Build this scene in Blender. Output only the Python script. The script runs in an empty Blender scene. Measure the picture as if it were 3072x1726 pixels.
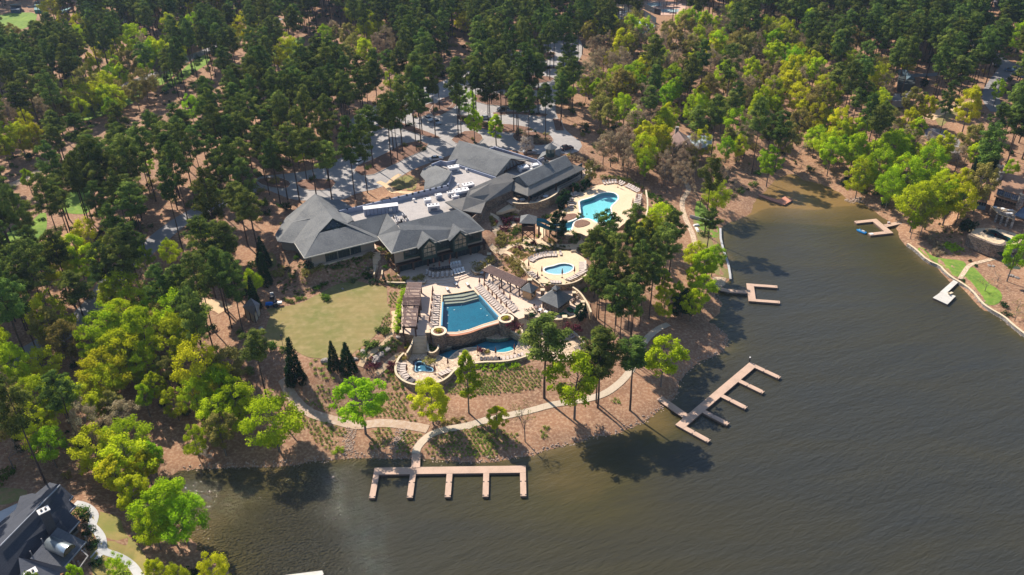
import bpy, math, random
import numpy as np
from mathutils import Vector, Matrix
from mathutils.geometry import delaunay_2d_cdt
random.seed(7); rng = np.random.default_rng(11)
R = math.radians
scene = bpy.context.scene
# ---------------------------------------------------------------- camera, sky, sun, exposure
HC, TH, FP, RO = 120.0, R(32), 2500.0, R(-1)
CT, ST, CR, SR = math.cos(TH), math.sin(TH), math.cos(RO), math.sin(RO)
cam = bpy.data.cameras.new("camera"); camo = bpy.data.objects.new("camera", cam)
scene.collection.objects.link(camo)
cam.sensor_width = 36; cam.lens = 36*FP/3072; cam.clip_start = 1; cam.clip_end = 6000
_F = Vector((0, CT, -ST)); _U = Vector((0, ST, CT)); _X = Vector((1, 0, 0))
_rt = _X*CR + _U*SR; _up = -_X*SR + _U*CR
camo.matrix_world = Matrix(((_rt.x, _up.x, -_F.x, 0), (_rt.y, _up.y, -_F.y, 0), (_rt.z, _up.z, -_F.z, HC), (0, 0, 0, 1)))
scene.camera = camo
SUN_EL, SUN_AZ = R(43), R(39)          # azimuth: from +Y towards -X
world = bpy.data.worlds.new("World"); scene.world = world; world.use_nodes = True
wn = world.node_tree; sky = wn.nodes.new('ShaderNodeTexSky'); sky.sky_type = 'NISHITA'; sky.sun_disc = False
sky.sun_elevation = SUN_EL; sky.sun_rotation = -SUN_AZ; sky.air_density = 1.0; sky.dust_density = 0.6; sky.altitude = 200
wn.links.new(sky.outputs[0], wn.nodes['Background'].inputs[0]); wn.nodes['Background'].inputs[1].default_value = 0.104
sl = bpy.data.lights.new("sun", 'SUN'); sl.energy = 5.0; sl.angle = R(0.53); sl.color = (1.0, 0.91, 0.79)
so = bpy.data.objects.new("sun", sl); scene.collection.objects.link(so)
_sd = Vector((-math.sin(SUN_AZ)*math.cos(SUN_EL), math.cos(SUN_AZ)*math.cos(SUN_EL), math.sin(SUN_EL)))
so.rotation_euler = _sd.to_track_quat('Z', 'Y').to_euler(); so.location = (0, 0, 200)
scene.view_settings.view_transform = 'Standard'; scene.view_settings.look = 'None'
scene.view_settings.exposure = 0.72; scene.view_settings.gamma = 1
scene.cycles.max_bounces = 6; scene.cycles.transparent_max_bounces = 8
scene.cycles.sample_clamp_indirect = 4; scene.cycles.caustics_reflective = False; scene.cycles.caustics_refractive = False
# ---------------------------------------------------------------- survey frames: pixel of the survey picture -> point of the place at height z
V = {'P':(0,0,1),'F':(0,0,.8382),'A':(800,380,3.617),'B':(1400,380,3.617),'C':(1100,740,3.446),'D':(700,740,3.445),
 'K1':(820,560,6.029),'K2':(1120,600,5.789),'K3':(1220,400,6.029),'K4':(1480,420,6.578),'KD':(1400,640,6.44),
 'BR':(1560,800,7.233),'CP':(1700,600,4.134),'TN':(1750,0,6.44),'T':(1080,900,6.577),
 'Z1':(0,0,3.215),'Z2':(800,0,3.215),'Z3':(1600,0,3.215),'Z4':(2272,0,3.215),'Q':(2272,400,2.226),
 'L1':(0,450,3.215),'L2':(0,900,2.894),'BL':(0,1350,2.576),'S':(700,1050,2.894),'E':(1400,950,2.576),
 'H5':(0,1420,4.73),'RH':(2900,480,6.577),'RG':(2880,640,4.02),'DK':(2100,800,8.587),'DR':(2540,620,12.88),
 'SH':(2200,480,9.044),'ND':(1900,1050,4.824),'TL':(0,0,6.44)}
def px(f, x, y): o = V[f]; return o[0]+x/o[2], o[1]+y/o[2]
def P(f, x, y, z):
    x, y = px(f, x, y); x = (x-1536)/FP; y = -(y-863)/FP
    xr = x*CR-y*SR; yr = x*SR+y*CR; dz = -ST+yr*CT; t = (z-HC)/dz
    return Vector((xr*t, (CT+yr*ST)*t, z))
def topx(x, y, z):                      # point -> survey pixel, numpy friendly
    zz = z-HC; d = y*CT-zz*ST; u = y*ST+zz*CT
    X = x*CR+u*SR; U = -x*SR+u*CR
    return 1536+FP*X/d, 863-FP*U/d, d
def PL(f, l, z): return [P(f, a, b, z) for a, b in l]
def xy(l): return np.array([(p[0], p[1]) for p in l])
def pip(X, Y, poly):
    X = np.asarray(X, float); Y = np.asarray(Y, float); r = np.zeros(X.shape, bool); n = len(poly)
    for i in range(n):
        x1, y1 = poly[i]; x2, y2 = poly[(i+1) % n]
        if y1 == y2: continue
        c = ((y1 > Y) != (y2 > Y)) & (X < (x2-x1)*(Y-y1)/(y2-y1)+x1); r ^= c
    return r
def dseg(X, Y, poly, closed=True):
    X = np.asarray(X, float); Y = np.asarray(Y, float); D = np.full(X.shape, 1e9); n = len(poly)
    for i in range(n if closed else n-1):
        ax, ay = poly[i]; bx, by = poly[(i+1) % n]; vx, vy = bx-ax, by-ay; L = vx*vx+vy*vy+1e-9
        t = np.clip(((X-ax)*vx+(Y-ay)*vy)/L, 0, 1); D = np.minimum(D, np.hypot(X-ax-t*vx, Y-ay-t*vy))
    return D
def smooth(poly, n=1, closed=True):     # Chaikin
    p = [Vector(q) for q in poly]
    for _ in range(n):
        r = []; m = len(p)
        for i in range(m if closed else m-1):
            a, b = p[i], p[(i+1) % m]; r += [a*.75+b*.25, a*.25+b*.75]
        if not closed: r = [p[0]]+r+[p[-1]]
        p = r
    return p
def buf(line, w):                       # ribbon polygon round a polyline (world xy), w = full width
    p = [Vector((q[0], q[1])) for q in line]; L, Rr = [], []
    for i in range(len(p)):
        d = (p[min(i+1, len(p)-1)]-p[max(i-1, 0)]).normalized(); n = Vector((-d.y, d.x))*w/2
        L.append(p[i]+n); Rr.append(p[i]-n)
    return L+Rr[::-1]
# ---------------------------------------------------------------- materials
MATS = {}
def hexc(h): 
    v = [int(h[i:i+2], 16)/255 for i in (0, 2, 4)]; return tuple(c/12.92 if c <= .04045 else ((c+.055)/1.055)**2.4 for c in v)
def M(name, c1, c2=None, scale=.5, rough=.85, bump=0, bscale=8, metal=0, c3=None, s3=6, spec=.3, coord='pos', lo=.35, hi=.65):
    if name in MATS: return MATS[name]
    m = bpy.data.materials.new(name); m.use_nodes = True; MATS[name] = m; nt = m.node_tree; b = nt.nodes['Principled BSDF']
    b.inputs['Roughness'].default_value = rough; b.inputs['Metallic'].default_value = metal; b.inputs['Specular IOR Level'].default_value = spec
    if coord == 'pos': src = nt.nodes.new('ShaderNodeNewGeometry').outputs['Position']
    else: src = nt.nodes.new('ShaderNodeTexCoord').outputs['Object']
    def noise(s, d=4):
        n = nt.nodes.new('ShaderNodeTexNoise'); n.inputs['Scale'].default_value = s; n.inputs['Detail'].default_value = d; n.inputs['Roughness'].default_value = .6
        nt.links.new(src, n.inputs['Vector']); return n.outputs['Fac']
    def ramp(f, a, bb, lo=lo, hi=hi):
        r = nt.nodes.new('ShaderNodeMapRange'); r.inputs[1].default_value = lo; r.inputs[2].default_value = hi; nt.links.new(f, r.inputs[0])
        x = nt.nodes.new('ShaderNodeMix'); x.data_type = 'RGBA'; nt.links.new(r.outputs[0], x.inputs[0])
        for v, s in ((a, 6), (bb, 7)):
            if isinstance(v, tuple): x.inputs[s].default_value = (*v, 1)
            else: nt.links.new(v, x.inputs[s])
        return x.outputs[2]
    if c2 is None: c2 = tuple(v*.8 for v in c1)
    col = ramp(noise(scale), c1, c2)
    if c3 is not None: col = ramp(noise(s3, 6), col, c3, .45, .75)
    nt.links.new(col, b.inputs['Base Color'])
    if bump:
        bn = nt.nodes.new('ShaderNodeBump'); bn.inputs['Strength'].default_value = bump; bn.inputs['Distance'].default_value = .2
        nt.links.new(noise(bscale), bn.inputs['Height']); nt.links.new(bn.outputs[0], b.inputs['Normal'])
    return m
def rows(m, w=.3, axis='Z', dark=.7, soft=.25):   # courses (boards, shingles, joints) multiplied over the colour of a material, every w metres
    nt = m.node_tree; b = nt.nodes['Principled BSDF']; l = b.inputs['Base Color'].links[0].from_socket
    src = [n for n in nt.nodes if n.type in ('NEW_GEOMETRY', 'TEX_COORD')][0]; s = src.outputs['Position' if src.type == 'NEW_GEOMETRY' else 'Object']
    wv = nt.nodes.new('ShaderNodeTexWave'); wv.wave_type = 'BANDS'; wv.bands_direction = axis; wv.wave_profile = 'SAW'; wv.inputs['Scale'].default_value = .31416/w
    wv.inputs['Distortion'].default_value = .15; nt.links.new(s, wv.inputs['Vector'])
    r = nt.nodes.new('ShaderNodeMapRange'); r.inputs[1].default_value = 0; r.inputs[2].default_value = soft; r.inputs[3].default_value = dark; r.inputs[4].default_value = 1; nt.links.new(wv.outputs['Fac'], r.inputs[0])
    x = nt.nodes.new('ShaderNodeVectorMath'); x.operation = 'SCALE'; nt.links.new(l, x.inputs[0]); nt.links.new(r.outputs[0], x.inputs['Scale']); nt.links.new(x.outputs[0], b.inputs['Base Color'])
    return m
def stone(name, cols, scale=1.4, bump=.6):
    if name in MATS: return MATS[name]
    m = bpy.data.materials.new(name); m.use_nodes = True; MATS[name] = m; nt = m.node_tree; b = nt.nodes['Principled BSDF']; b.inputs['Roughness'].default_value = .9
    g = nt.nodes.new('ShaderNodeNewGeometry'); mp = nt.nodes.new('ShaderNodeMapping'); mp.inputs['Scale'].default_value = (1, 1, 1.8); nt.links.new(g.outputs['Position'], mp.inputs[0])
    v = nt.nodes.new('ShaderNodeTexVoronoi'); v.inputs['Scale'].default_value = scale; nt.links.new(mp.outputs[0], v.inputs['Vector'])
    e = nt.nodes.new('ShaderNodeTexVoronoi'); e.feature = 'DISTANCE_TO_EDGE'; e.inputs['Scale'].default_value = scale; nt.links.new(mp.outputs[0], e.inputs['Vector'])
    sp = nt.nodes.new('ShaderNodeSeparateColor'); nt.links.new(v.outputs['Color'], sp.inputs[0])
    cr = nt.nodes.new('ShaderNodeValToRGB'); nt.links.new(sp.outputs[0], cr.inputs[0]); el = cr.color_ramp; el.interpolation = 'CONSTANT'
    el.elements[0].color = (*cols[0], 1); el.elements[1].position = 1/len(cols); el.elements[1].color = (*cols[1], 1)
    for i, c in enumerate(cols[2:]): q = el.elements.new((i+2)/len(cols)); q.color = (*c, 1)
    r = nt.nodes.new('ShaderNodeMapRange'); r.inputs[2].default_value = .08; r.inputs[3].default_value = .35; nt.links.new(e.outputs['Distance'], r.inputs[0])
    x = nt.nodes.new('ShaderNodeVectorMath'); x.operation = 'SCALE'; nt.links.new(cr.outputs[0], x.inputs[0]); nt.links.new(r.outputs[0], x.inputs['Scale']); nt.links.new(x.outputs[0], b.inputs['Base Color'])
    bn = nt.nodes.new('ShaderNodeBump'); bn.inputs['Strength'].default_value = bump; bn.inputs['Distance'].default_value = .08; nt.links.new(r.outputs[0], bn.inputs['Height']); nt.links.new(bn.outputs[0], b.inputs['Normal'])
    return m
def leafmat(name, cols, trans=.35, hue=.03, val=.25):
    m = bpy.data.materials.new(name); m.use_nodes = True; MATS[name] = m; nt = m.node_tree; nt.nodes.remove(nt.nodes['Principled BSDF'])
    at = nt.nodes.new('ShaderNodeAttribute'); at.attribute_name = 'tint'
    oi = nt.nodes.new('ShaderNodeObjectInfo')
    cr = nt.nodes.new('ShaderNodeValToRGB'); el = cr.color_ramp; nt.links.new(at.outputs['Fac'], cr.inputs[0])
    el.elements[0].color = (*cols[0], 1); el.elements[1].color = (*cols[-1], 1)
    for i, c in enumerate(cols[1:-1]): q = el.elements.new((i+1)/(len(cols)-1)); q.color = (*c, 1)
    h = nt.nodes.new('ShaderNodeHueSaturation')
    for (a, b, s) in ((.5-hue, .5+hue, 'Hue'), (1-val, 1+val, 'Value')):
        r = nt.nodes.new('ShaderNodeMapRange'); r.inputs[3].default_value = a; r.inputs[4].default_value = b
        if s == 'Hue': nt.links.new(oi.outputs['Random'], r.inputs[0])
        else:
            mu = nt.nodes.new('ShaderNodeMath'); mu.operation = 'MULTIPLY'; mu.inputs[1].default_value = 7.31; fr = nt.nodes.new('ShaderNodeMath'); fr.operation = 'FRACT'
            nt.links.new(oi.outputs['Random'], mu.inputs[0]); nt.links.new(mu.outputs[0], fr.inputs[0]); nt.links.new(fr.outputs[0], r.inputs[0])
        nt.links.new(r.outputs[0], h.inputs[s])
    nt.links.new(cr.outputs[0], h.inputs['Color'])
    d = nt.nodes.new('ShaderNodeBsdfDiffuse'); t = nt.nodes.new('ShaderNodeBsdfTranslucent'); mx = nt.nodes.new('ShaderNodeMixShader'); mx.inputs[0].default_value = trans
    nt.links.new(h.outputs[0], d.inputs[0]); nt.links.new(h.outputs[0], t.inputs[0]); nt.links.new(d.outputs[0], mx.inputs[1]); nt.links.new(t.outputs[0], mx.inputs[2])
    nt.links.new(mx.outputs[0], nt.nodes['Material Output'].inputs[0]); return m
def poolwater(name, tint, rough=.04, wav=.15):
    m = bpy.data.materials.new(name); m.use_nodes = True; MATS[name] = m; nt = m.node_tree; nt.nodes.remove(nt.nodes['Principled BSDF'])
    g = nt.nodes.new('ShaderNodeNewGeometry'); n = nt.nodes.new('ShaderNodeTexNoise'); n.inputs['Scale'].default_value = 1.6; n.inputs['Detail'].default_value = 3; nt.links.new(g.outputs['Position'], n.inputs['Vector'])
    bn = nt.nodes.new('ShaderNodeBump'); bn.inputs['Strength'].default_value = wav; bn.inputs['Distance'].default_value = .1; nt.links.new(n.outputs['Fac'], bn.inputs['Height'])
    t = nt.nodes.new('ShaderNodeBsdfTransparent'); t.inputs[0].default_value = (*tint, 1); gl = nt.nodes.new('ShaderNodeBsdfGlossy'); gl.inputs['Roughness'].default_value = rough
    f = nt.nodes.new('ShaderNodeFresnel'); f.inputs[0].default_value = 1.33; mx = nt.nodes.new('ShaderNodeMixShader')
    nt.links.new(bn.outputs[0], gl.inputs['Normal']); nt.links.new(bn.outputs[0], f.inputs['Normal']); nt.links.new(f.outputs[0], mx.inputs[0]); nt.links.new(t.outputs[0], mx.inputs[1]); nt.links.new(gl.outputs[0], mx.inputs[2])
    nt.links.new(mx.outputs[0], nt.nodes['Material Output'].inputs[0]); return m
# ---------------------------------------------------------------- meshes and objects
def link(o, parent=None):
    scene.collection.objects.link(o)
    if parent is not None: o.parent = parent
    return o
def tag(o, label=None, cat=None, group=None, kind=None):
    if label: o['label'] = label
    if cat: o['category'] = cat
    if group: o['group'] = group
    if kind: o['kind'] = kind
    return o
def thing(name, label, cat, loc=(0, 0, 0), rz=0, group=None):
    o = bpy.data.objects.new(name, None); o.empty_display_size = .3; link(o); o.location = loc; o.rotation_euler = (0, 0, rz); return tag(o, label, cat, group)
class MB:
    def __init__(s): s.v = []; s.f = []; s.m = []
    def add(s, vs, fs, mi=0):
        b = len(s.v); s.v += [tuple(v) for v in vs]; s.f += [tuple(b+i for i in f) for f in fs]; s.m += [mi]*len(fs); return s
    def box(s, c, size, rz=0, mi=0, taper=1):
        x, y, z = (q/2 for q in size); cs, sn = math.cos(rz), math.sin(rz); vs = []
        for k in (-1, 1):
            t = 1 if k < 0 else taper
            for a, b in ((-1, -1), (1, -1), (1, 1), (-1, 1)):
                u, w = a*x*t, b*y*t; vs.append((c[0]+u*cs-w*sn, c[1]+u*sn+w*cs, c[2]+k*z))
        return s.add(vs, [(3, 2, 1, 0), (4, 5, 6, 7), (0, 1, 5, 4), (1, 2, 6, 5), (2, 3, 7, 6), (3, 0, 4, 7)], mi)
    def beam(s, a, b, w, h, mi=0):      # rectangular bar between two points
        a = Vector(a); b = Vector(b); d = (b-a).normalized(); n = d.cross(Vector((0, 0, 1)))
        n = Vector((1, 0, 0)) if n.length < 1e-3 else n.normalized(); u = n.cross(d); vs = []
        for p in (a, b):
            for i, j in ((-1, -1), (1, -1), (1, 1), (-1, 1)): vs.append(p+n*i*w/2+u*j*h/2)
        return s.add(vs, [(3, 2, 1, 0), (4, 5, 6, 7), (0, 1, 5, 4), (1, 2, 6, 5), (2, 3, 7, 6), (3, 0, 4, 7)], mi)
    def tube(s, a, b, r0, r1, n=6, mi=0, cap=True):
        a = Vector(a); b = Vector(b); d = (b-a).normalized(); u = d.orthogonal().normalized(); w = d.cross(u); vs = []
        for p, r in ((a, r0), (b, r1)):
            for i in range(n): t = 2*math.pi*i/n; vs.append(p+(u*math.cos(t)+w*math.sin(t))*r)
        fs = [(i, (i+1) % n, n+(i+1) % n, n+i) for i in range(n)]
        if cap: fs += [tuple(range(n))[::-1], tuple(range(n, 2*n))]
        return s.add(vs, fs, mi)
    def lathe(s, c, prof, n=16, mi=0, ph=0):
        vs = []; k = len(prof)
        for r, z in prof:
            for i in range(n): t = 2*math.pi*i/n+ph; vs.append((c[0]+r*math.cos(t), c[1]+r*math.sin(t), c[2]+z))
        fs = [(j*n+i, j*n+(i+1) % n, (j+1)*n+(i+1) % n, (j+1)*n+i) for j in range(k-1) for i in range(n)]
        fs += [tuple(range(n))[::-1], tuple(range((k-1)*n, k*n))]
        return s.add(vs, fs, mi)
    def prism(s, poly, z0, z1, mi=0, side=None):
        p = [(q[0], q[1]) for q in poly]; a = sum(p[i][0]*p[(i+1) % len(p)][1]-p[(i+1) % len(p)][0]*p[i][1] for i in range(len(p)))
        if a < 0: p = p[::-1]
        n = len(p); s.add([(x, y, z0) for x, y in p]+[(x, y, z1) for x, y in p], [tuple(range(n))[::-1], tuple(range(n, 2*n))], mi)
        b = len(s.v)-2*n; s.f += [(b+i, b+(i+1) % n, b+n+(i+1) % n, b+n+i) for i in range(n)]; s.m += [mi if side is None else side]*n; return s
    def wall(s, line, h0, h1, w, mi=0, closed=False, cap=None, zf=None):   # wall of width w along a polyline; zf gives the ground height
        p = [Vector((q[0], q[1])) for q in line]; n = len(p); vs = []
        for i in range(n):
            a, b = (p[(i-1) % n], p[(i+1) % n]) if closed else (p[max(i-1, 0)], p[min(i+1, n-1)])
            d = (b-a).normalized(); nn = Vector((-d.y, d.x))*w/2; g = zf(p[i].x, p[i].y) if zf else 0
            vs += [(p[i].x-nn.x, p[i].y-nn.y, g+h0), (p[i].x+nn.x, p[i].y+nn.y, g+h0), (p[i].x+nn.x, p[i].y+nn.y, g+h1), (p[i].x-nn.x, p[i].y-nn.y, g+h1)]
        fs = []; ms = []
        for i in range(n if closed else n-1):
            a = 4*i; b = 4*((i+1) % n)
            for k in range(4): fs.append((a+k, b+k, b+(k+1) % 4, a+(k+1) % 4)); ms.append(cap if (cap is not None and k == 2) else mi)
        if not closed: fs += [(0, 1, 2, 3), (4*n-1, 4*n-2, 4*n-3, 4*n-4)]; ms += [mi, mi]
        b0 = len(s.v); s.v += vs; s.f += [tuple(b0+i for i in f) for f in fs]; s.m += ms; return s
    def slab(s, pts, th, mi=0):         # roof plane: corner points, thickness downwards
        n = len(pts); top = [tuple(p) for p in pts]; bot = [(p[0], p[1], p[2]-th) for p in pts]
        a = sum(top[i][0]*top[(i+1) % n][1]-top[(i+1) % n][0]*top[i][1] for i in range(n))
        if a < 0: top = top[::-1]; bot = bot[::-1]
        s.add(top+bot, [tuple(range(n)), tuple(range(n, 2*n))[::-1]]+[(i, i+n, n+(i+1) % n, (i+1) % n) for i in range(n)], mi); return s
    def mesh(s, name, mats):
        me = bpy.data.meshes.new(name); me.from_pydata(s.v, [], s.f)
        for m in (mats if isinstance(mats, (list, tuple)) else [mats]): me.materials.append(m)
        if any(s.m): me.polygons.foreach_set('material_index', s.m)
        me.update(); return me
    def build(s, name, mats, parent=None, smooth_=False):
        me = s.mesh(name, mats)
        if smooth_: me.polygons.foreach_set('use_smooth', [True]*len(me.polygons))
        return link(bpy.data.objects.new(name, me), parent)
def copy_tree(o, parent=None):
    c = o.copy(); link(c, parent)
    for ch in list(o.children): copy_tree(ch, c)
    return c
# ---------------------------------------------------------------- terrain
SHORE = PL('P', [(700,1800),(683,1726),(650,1700),(621,1684),(594,1657),(566,1610),(530,1560),(505,1500),(492,1450),(508,1424),(551,1408),(600,1402),(660,1400),(700,1397),(776,1397),(840,1395),(907,1390),(950,1381),(997,1376),(1045,1371),(1115,1370),(1170,1372),(1218,1373),(1270,1375),(1322,1380),(1391,1383),(1460,1383),(1500,1382),(1555,1369),(1613,1361),(1672,1338),(1711,1332),(1769,1311),(1820,1304),(1866,1295),(1900,1278),(1943,1257),(1978,1226),(2021,1198),(2030,1170),(2037,1144),(2048,1127),(2060,1113),(2099,1082),(2157,1062),(2184,1031),(2172,1000),(2140,977),(2120,965),(2140,955),(2160,935),(2163,912),(2145,890),(2144,863),(2175,850),(2191,838),(2190,824),(2186,800),(2183,787),(2170,750),(2162,716),(2158,686),(2175,672),(2207,660),(2235,650),(2253,640),(2255,616),(2271,594),(2294,574),(2306,557),(2325,540),(2347,528),(2366,522),(2390,524),(2420,544),(2450,547),(2470,553),(2500,566),(2524,580),(2545,596),(2560,604),(2586,598),(2604,620),(2645,647),(2676,670),(2690,687),(2703,714),(2721,737),(2748,755),(2780,786),(2820,804),(2829,818),(2856,840),(2878,854),(2914,876),(2946,917),(2973,935),(3013,957),(3036,980),(3072,1006),(3200,1090),(3400,1250)], 0)
LAKE = [(p.x, p.y) for p in SHORE]+[(420, 60), (420, -60), (-20, -60), (-48, 20)]
gx = np.concatenate([-np.geomspace(1500, 395, 10), np.arange(-380, 381, 2.0), np.geomspace(395, 1500, 10)])
gy = np.concatenate([-np.geomspace(600, 20, 8), np.arange(0, 40, 8.0), np.arange(40, 661, 2.0), np.geomspace(680, 2200, 12)])
GX, GY = np.meshgrid(gx, gy)
inlake = pip(GX, GY, LAKE); near = dseg(GX, GY, LAKE[:len(SHORE)], False)
def vnoise(X, Y, s, seed):
    r = np.random.default_rng(seed); T = r.random((128, 128)); x = X/s; y = Y/s; i = np.floor(x).astype(int); j = np.floor(y).astype(int); fx = x-i; fy = y-j
    fx = fx*fx*(3-2*fx); fy = fy*fy*(3-2*fy); g = lambda a, b: T[a % 128, b % 128]
    return (g(i, j)*(1-fx)+g(i+1, j)*fx)*(1-fy)+(g(i, j+1)*(1-fx)+g(i+1, j+1)*fx)*fy
hl = np.interp(near, [0, 1.2, 10, 25, 40, 60, 90, 150, 2500], [0.0, .6, 1.5, 2.9, 4.6, 6.6, 8.6, 10.2, 11])
hl = hl+np.clip((near-4)/30, 0, 1)*(vnoise(GX, GY, 34, 1)-.5)*2.2+np.clip(near/8, 0, 1)*(vnoise(GX, GY, 7, 2)-.5)*.35
H = np.where(inlake, -np.interp(near, [0, 6, 25, 3000], [.05, .9, 3, 5]), hl)
MAINDK = [(300,205),(330,290),(420,370),(360,600),(360,890),(490,920),(620,920),(640,860),(690,850),(800,850),(830,905),(930,905),(1060,880),(1200,833),(1375,785),(1400,700),(1490,690),(1530,720),(1570,745),(1650,722),(1740,740),(1850,755),(1930,765),(2010,760),(2080,720),(2190,700),(2225,650),(2240,590),(2215,520),(2150,465),(2080,430),(1960,410),(1790,440),(1650,385),(1280,180),(1260,130),(1240,85),(900,30),(500,40),(320,60)]
LOWDK = [(385,1105),(330,1160),(300,1230),(300,1300),(330,1350),(400,1400),(500,1425),(620,1430),(750,1400),(850,1340),(900,1280),(1000,1225),(1180,1195),(1400,1195),(1560,1165),(1700,1150),(1900,1170),(2080,1185),(2190,1150),(2250,1080),(2270,1020),(2230,970),(2150,905),(2040,860),(1900,840),(1720,830),(1620,900),(1440,800),(1200,860),(820,910),(700,960),(620,920),(490,920),(440,1080)]
KIDDK = [(1590,200),(1650,130),(1760,80),(1900,50),(2010,45),(2110,45),(2180,75),(2260,125),(2290,200),(2275,290),(2200,345),(2060,385),(1950,392),(1860,378),(1790,380),(1700,310),(1640,240)]
TOPDK = [(1130,700),(1300,690),(1480,620),(1600,610),(1700,640),(1790,680),(1870,740),(1900,800),(1960,840),(1955,960),(1930,1050),(1870,1150),(1780,1200),(1640,1110),(1560,1110),(1480,1180),(1300,1080),(1190,1120),(1150,1150),(1050,1150),(930,1110),(920,1040),(920,1010),(1000,960),(900,900),(1060,880)]
LODGE = [('K1',30,900),('K1',380,1060),('K1',560,1300),('K1',1910,990),('K2',320,940),('K2',1930,540),('K3',1450,1250),('K4',355,1000),('K4',690,1120),('K4',1830,600),('K4',1560,350),('K4',1300,250),('K4',1130,40),('K4',880,330),('K3',1480,250),('K3',950,130),('K3',700,500),('K3',250,750),('K1',1180,400),('K1',750,130)]
plateau = [(PL('D', [(330,650),(420,640),(820,520),(1040,400),(1300,360),(1580,410),(1590,600),(1540,830),(1380,1000),(1210,1130),(1000,1160),(740,1140),(480,1040),(330,1000),(320,880)], 6.2), 6.2, 14),
 ([P(f, a, b, 13) for f, a, b in LODGE], 10.1, 5), (PL('C', MAINDK, 6.5), 6.33, 3.5), (PL('C', LOWDK, 3.4), 3.22, 3.5),
 (PL('C', KIDDK, 7.9), 7.72, 4), (PL('B', TOPDK, 8.6), 8.42, 5),
 (PL('RH', [(-100,900),(150,700),(600,200),(1500,350),(1600,1300),(900,1400),(200,1350)], 6), 6.0, 6),
 (PL('RG', [(-20,560),(120,460),(420,450),(800,560),(800,900),(560,1020),(340,1000),(60,820)], 1.2), 1.1, 8),
 (PL('H5', [(-600,200),(300,250),(1100,400),(1300,1000),(1100,1800),(-600,1800)], 3.5), 3.6, 8),
 (PL('TN', [(650,250),(1400,350),(2000,330),(1500,700),(700,600)], 10), 10, 10)]
for poly, z, w in plateau:
    q = xy(poly); d = dseg(GX, GY, q); ins = pip(GX, GY, q); t = np.where(ins, 1, 1-np.clip(d/w, 0, 1)); t = t*t*(3-2*t)
    t = np.where(inlake, 0, t); H = H*(1-t)+z*t
# earth dug out under the slabs that carry pools
for poly, z in ((PL('C', MAINDK, 6.5), 2.2), (PL('C', LOWDK, 3.4), .9), (PL('C', KIDDK, 7.9), 6), (PL('B', TOPDK, 8.6), 6.2)):
    q = xy(poly); d = dseg(GX, GY, q); H = np.where(pip(GX, GY, q) & (d > 1.6), np.minimum(H, z), H)
def HTn(X, Y):
    X = np.clip(X, gx[0], gx[-1]-1); Y = np.clip(Y, gy[0], gy[-1]-1)
    i = np.clip(np.searchsorted(gx, X, 'right')-1, 0, len(gx)-2); j = np.clip(np.searchsorted(gy, Y, 'right')-1, 0, len(gy)-2)
    u = (X-gx[i])/(gx[i+1]-gx[i]); w = (Y-gy[j])/(gy[j+1]-gy[j])
    return (H[j, i]*(1-u)+H[j, i+1]*u)*(1-w)+(H[j+1, i]*(1-u)+H[j+1, i+1]*u)*w
def HT(x, y): return float(HTn(np.array([x]), np.array([y]))[0])
def G(f, x, y, up=0):                   # survey pixel -> point on the ground (or `up` metres above it)
    z = 8.0
    for k in range(14): p = P(f, x, y, z+up); z = z*.4+max(HT(p.x, p.y), 0)*.6
    p = P(f, x, y, z+up); return Vector((p.x, p.y, z))
def GL(f, l): return [G(f, a, b) for a, b in l]
STRAW = M('pine_straw', (.31,.162,.09), (.18,.098,.06), .09, .95, .5, 3, c3=(.44,.29,.18), s3=1.6, lo=.3, hi=.7)
def gridmesh(name, mask, Z, mat):
    idx = -np.ones(GX.shape, int); need = np.zeros(GX.shape, bool); c = mask
    need[:-1, :-1] |= c; need[1:, :-1] |= c; need[:-1, 1:] |= c; need[1:, 1:] |= c
    idx[need] = np.arange(need.sum()); v = np.stack([GX[need], GY[need], Z[need]], 1)
    j, i = np.nonzero(c); f = np.stack([idx[j, i], idx[j, i+1], idx[j+1, i+1], idx[j+1, i]], 1)
    me = bpy.data.meshes.new(name); me.vertices.add(len(v)); me.vertices.foreach_set('co', v.ravel())
    me.loops.add(4*len(f)); me.loops.foreach_set('vertex_index', f.ravel()); me.polygons.add(len(f)); me.polygons.foreach_set('loop_start', np.arange(len(f))*4); me.polygons.foreach_set('loop_total', np.full(len(f), 4))
    me.update(calc_edges=True); me.polygons.foreach_set('use_smooth', [True]*len(f)); me.materials.append(mat)
    return link(bpy.data.objects.new(name, me)), need
g, _ = gridmesh('ground', np.ones((len(gy)-1, len(gx)-1), bool), H, STRAW); tag(g, kind='structure')
# lake: turbid water whose own colour runs from sandy shallows to deep olive
cell = H < .35; c = cell[:-1, :-1] | cell[1:, :-1] | cell[:-1, 1:] | cell[1:, 1:]; c &= (near[:-1, :-1] < 4) | inlake[:-1, :-1]
lm = bpy.data.materials.new('lake_water'); lm.use_nodes = True; nt = lm.node_tree; b = nt.nodes['Principled BSDF']
b.inputs['Roughness'].default_value = .02; b.inputs['IOR'].default_value = 1.33; b.inputs['Specular IOR Level'].default_value = .5
at = nt.nodes.new('ShaderNodeAttribute'); at.attribute_name = 'shallow'; geo = nt.nodes.new('ShaderNodeNewGeometry')
nn = nt.nodes.new('ShaderNodeTexNoise'); nn.inputs['Scale'].default_value = .035; nn.inputs['Detail'].default_value = 4; nn.inputs['Distortion'].default_value = 1.2
mp = nt.nodes.new('ShaderNodeMapping'); mp.inputs['Rotation'].default_value = (0, 0, R(-25)); mp.inputs['Scale'].default_value = (.6, 2.0, 1); nt.links.new(geo.outputs['Position'], mp.inputs[0]); nt.links.new(mp.outputs[0], nn.inputs['Vector'])
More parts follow.
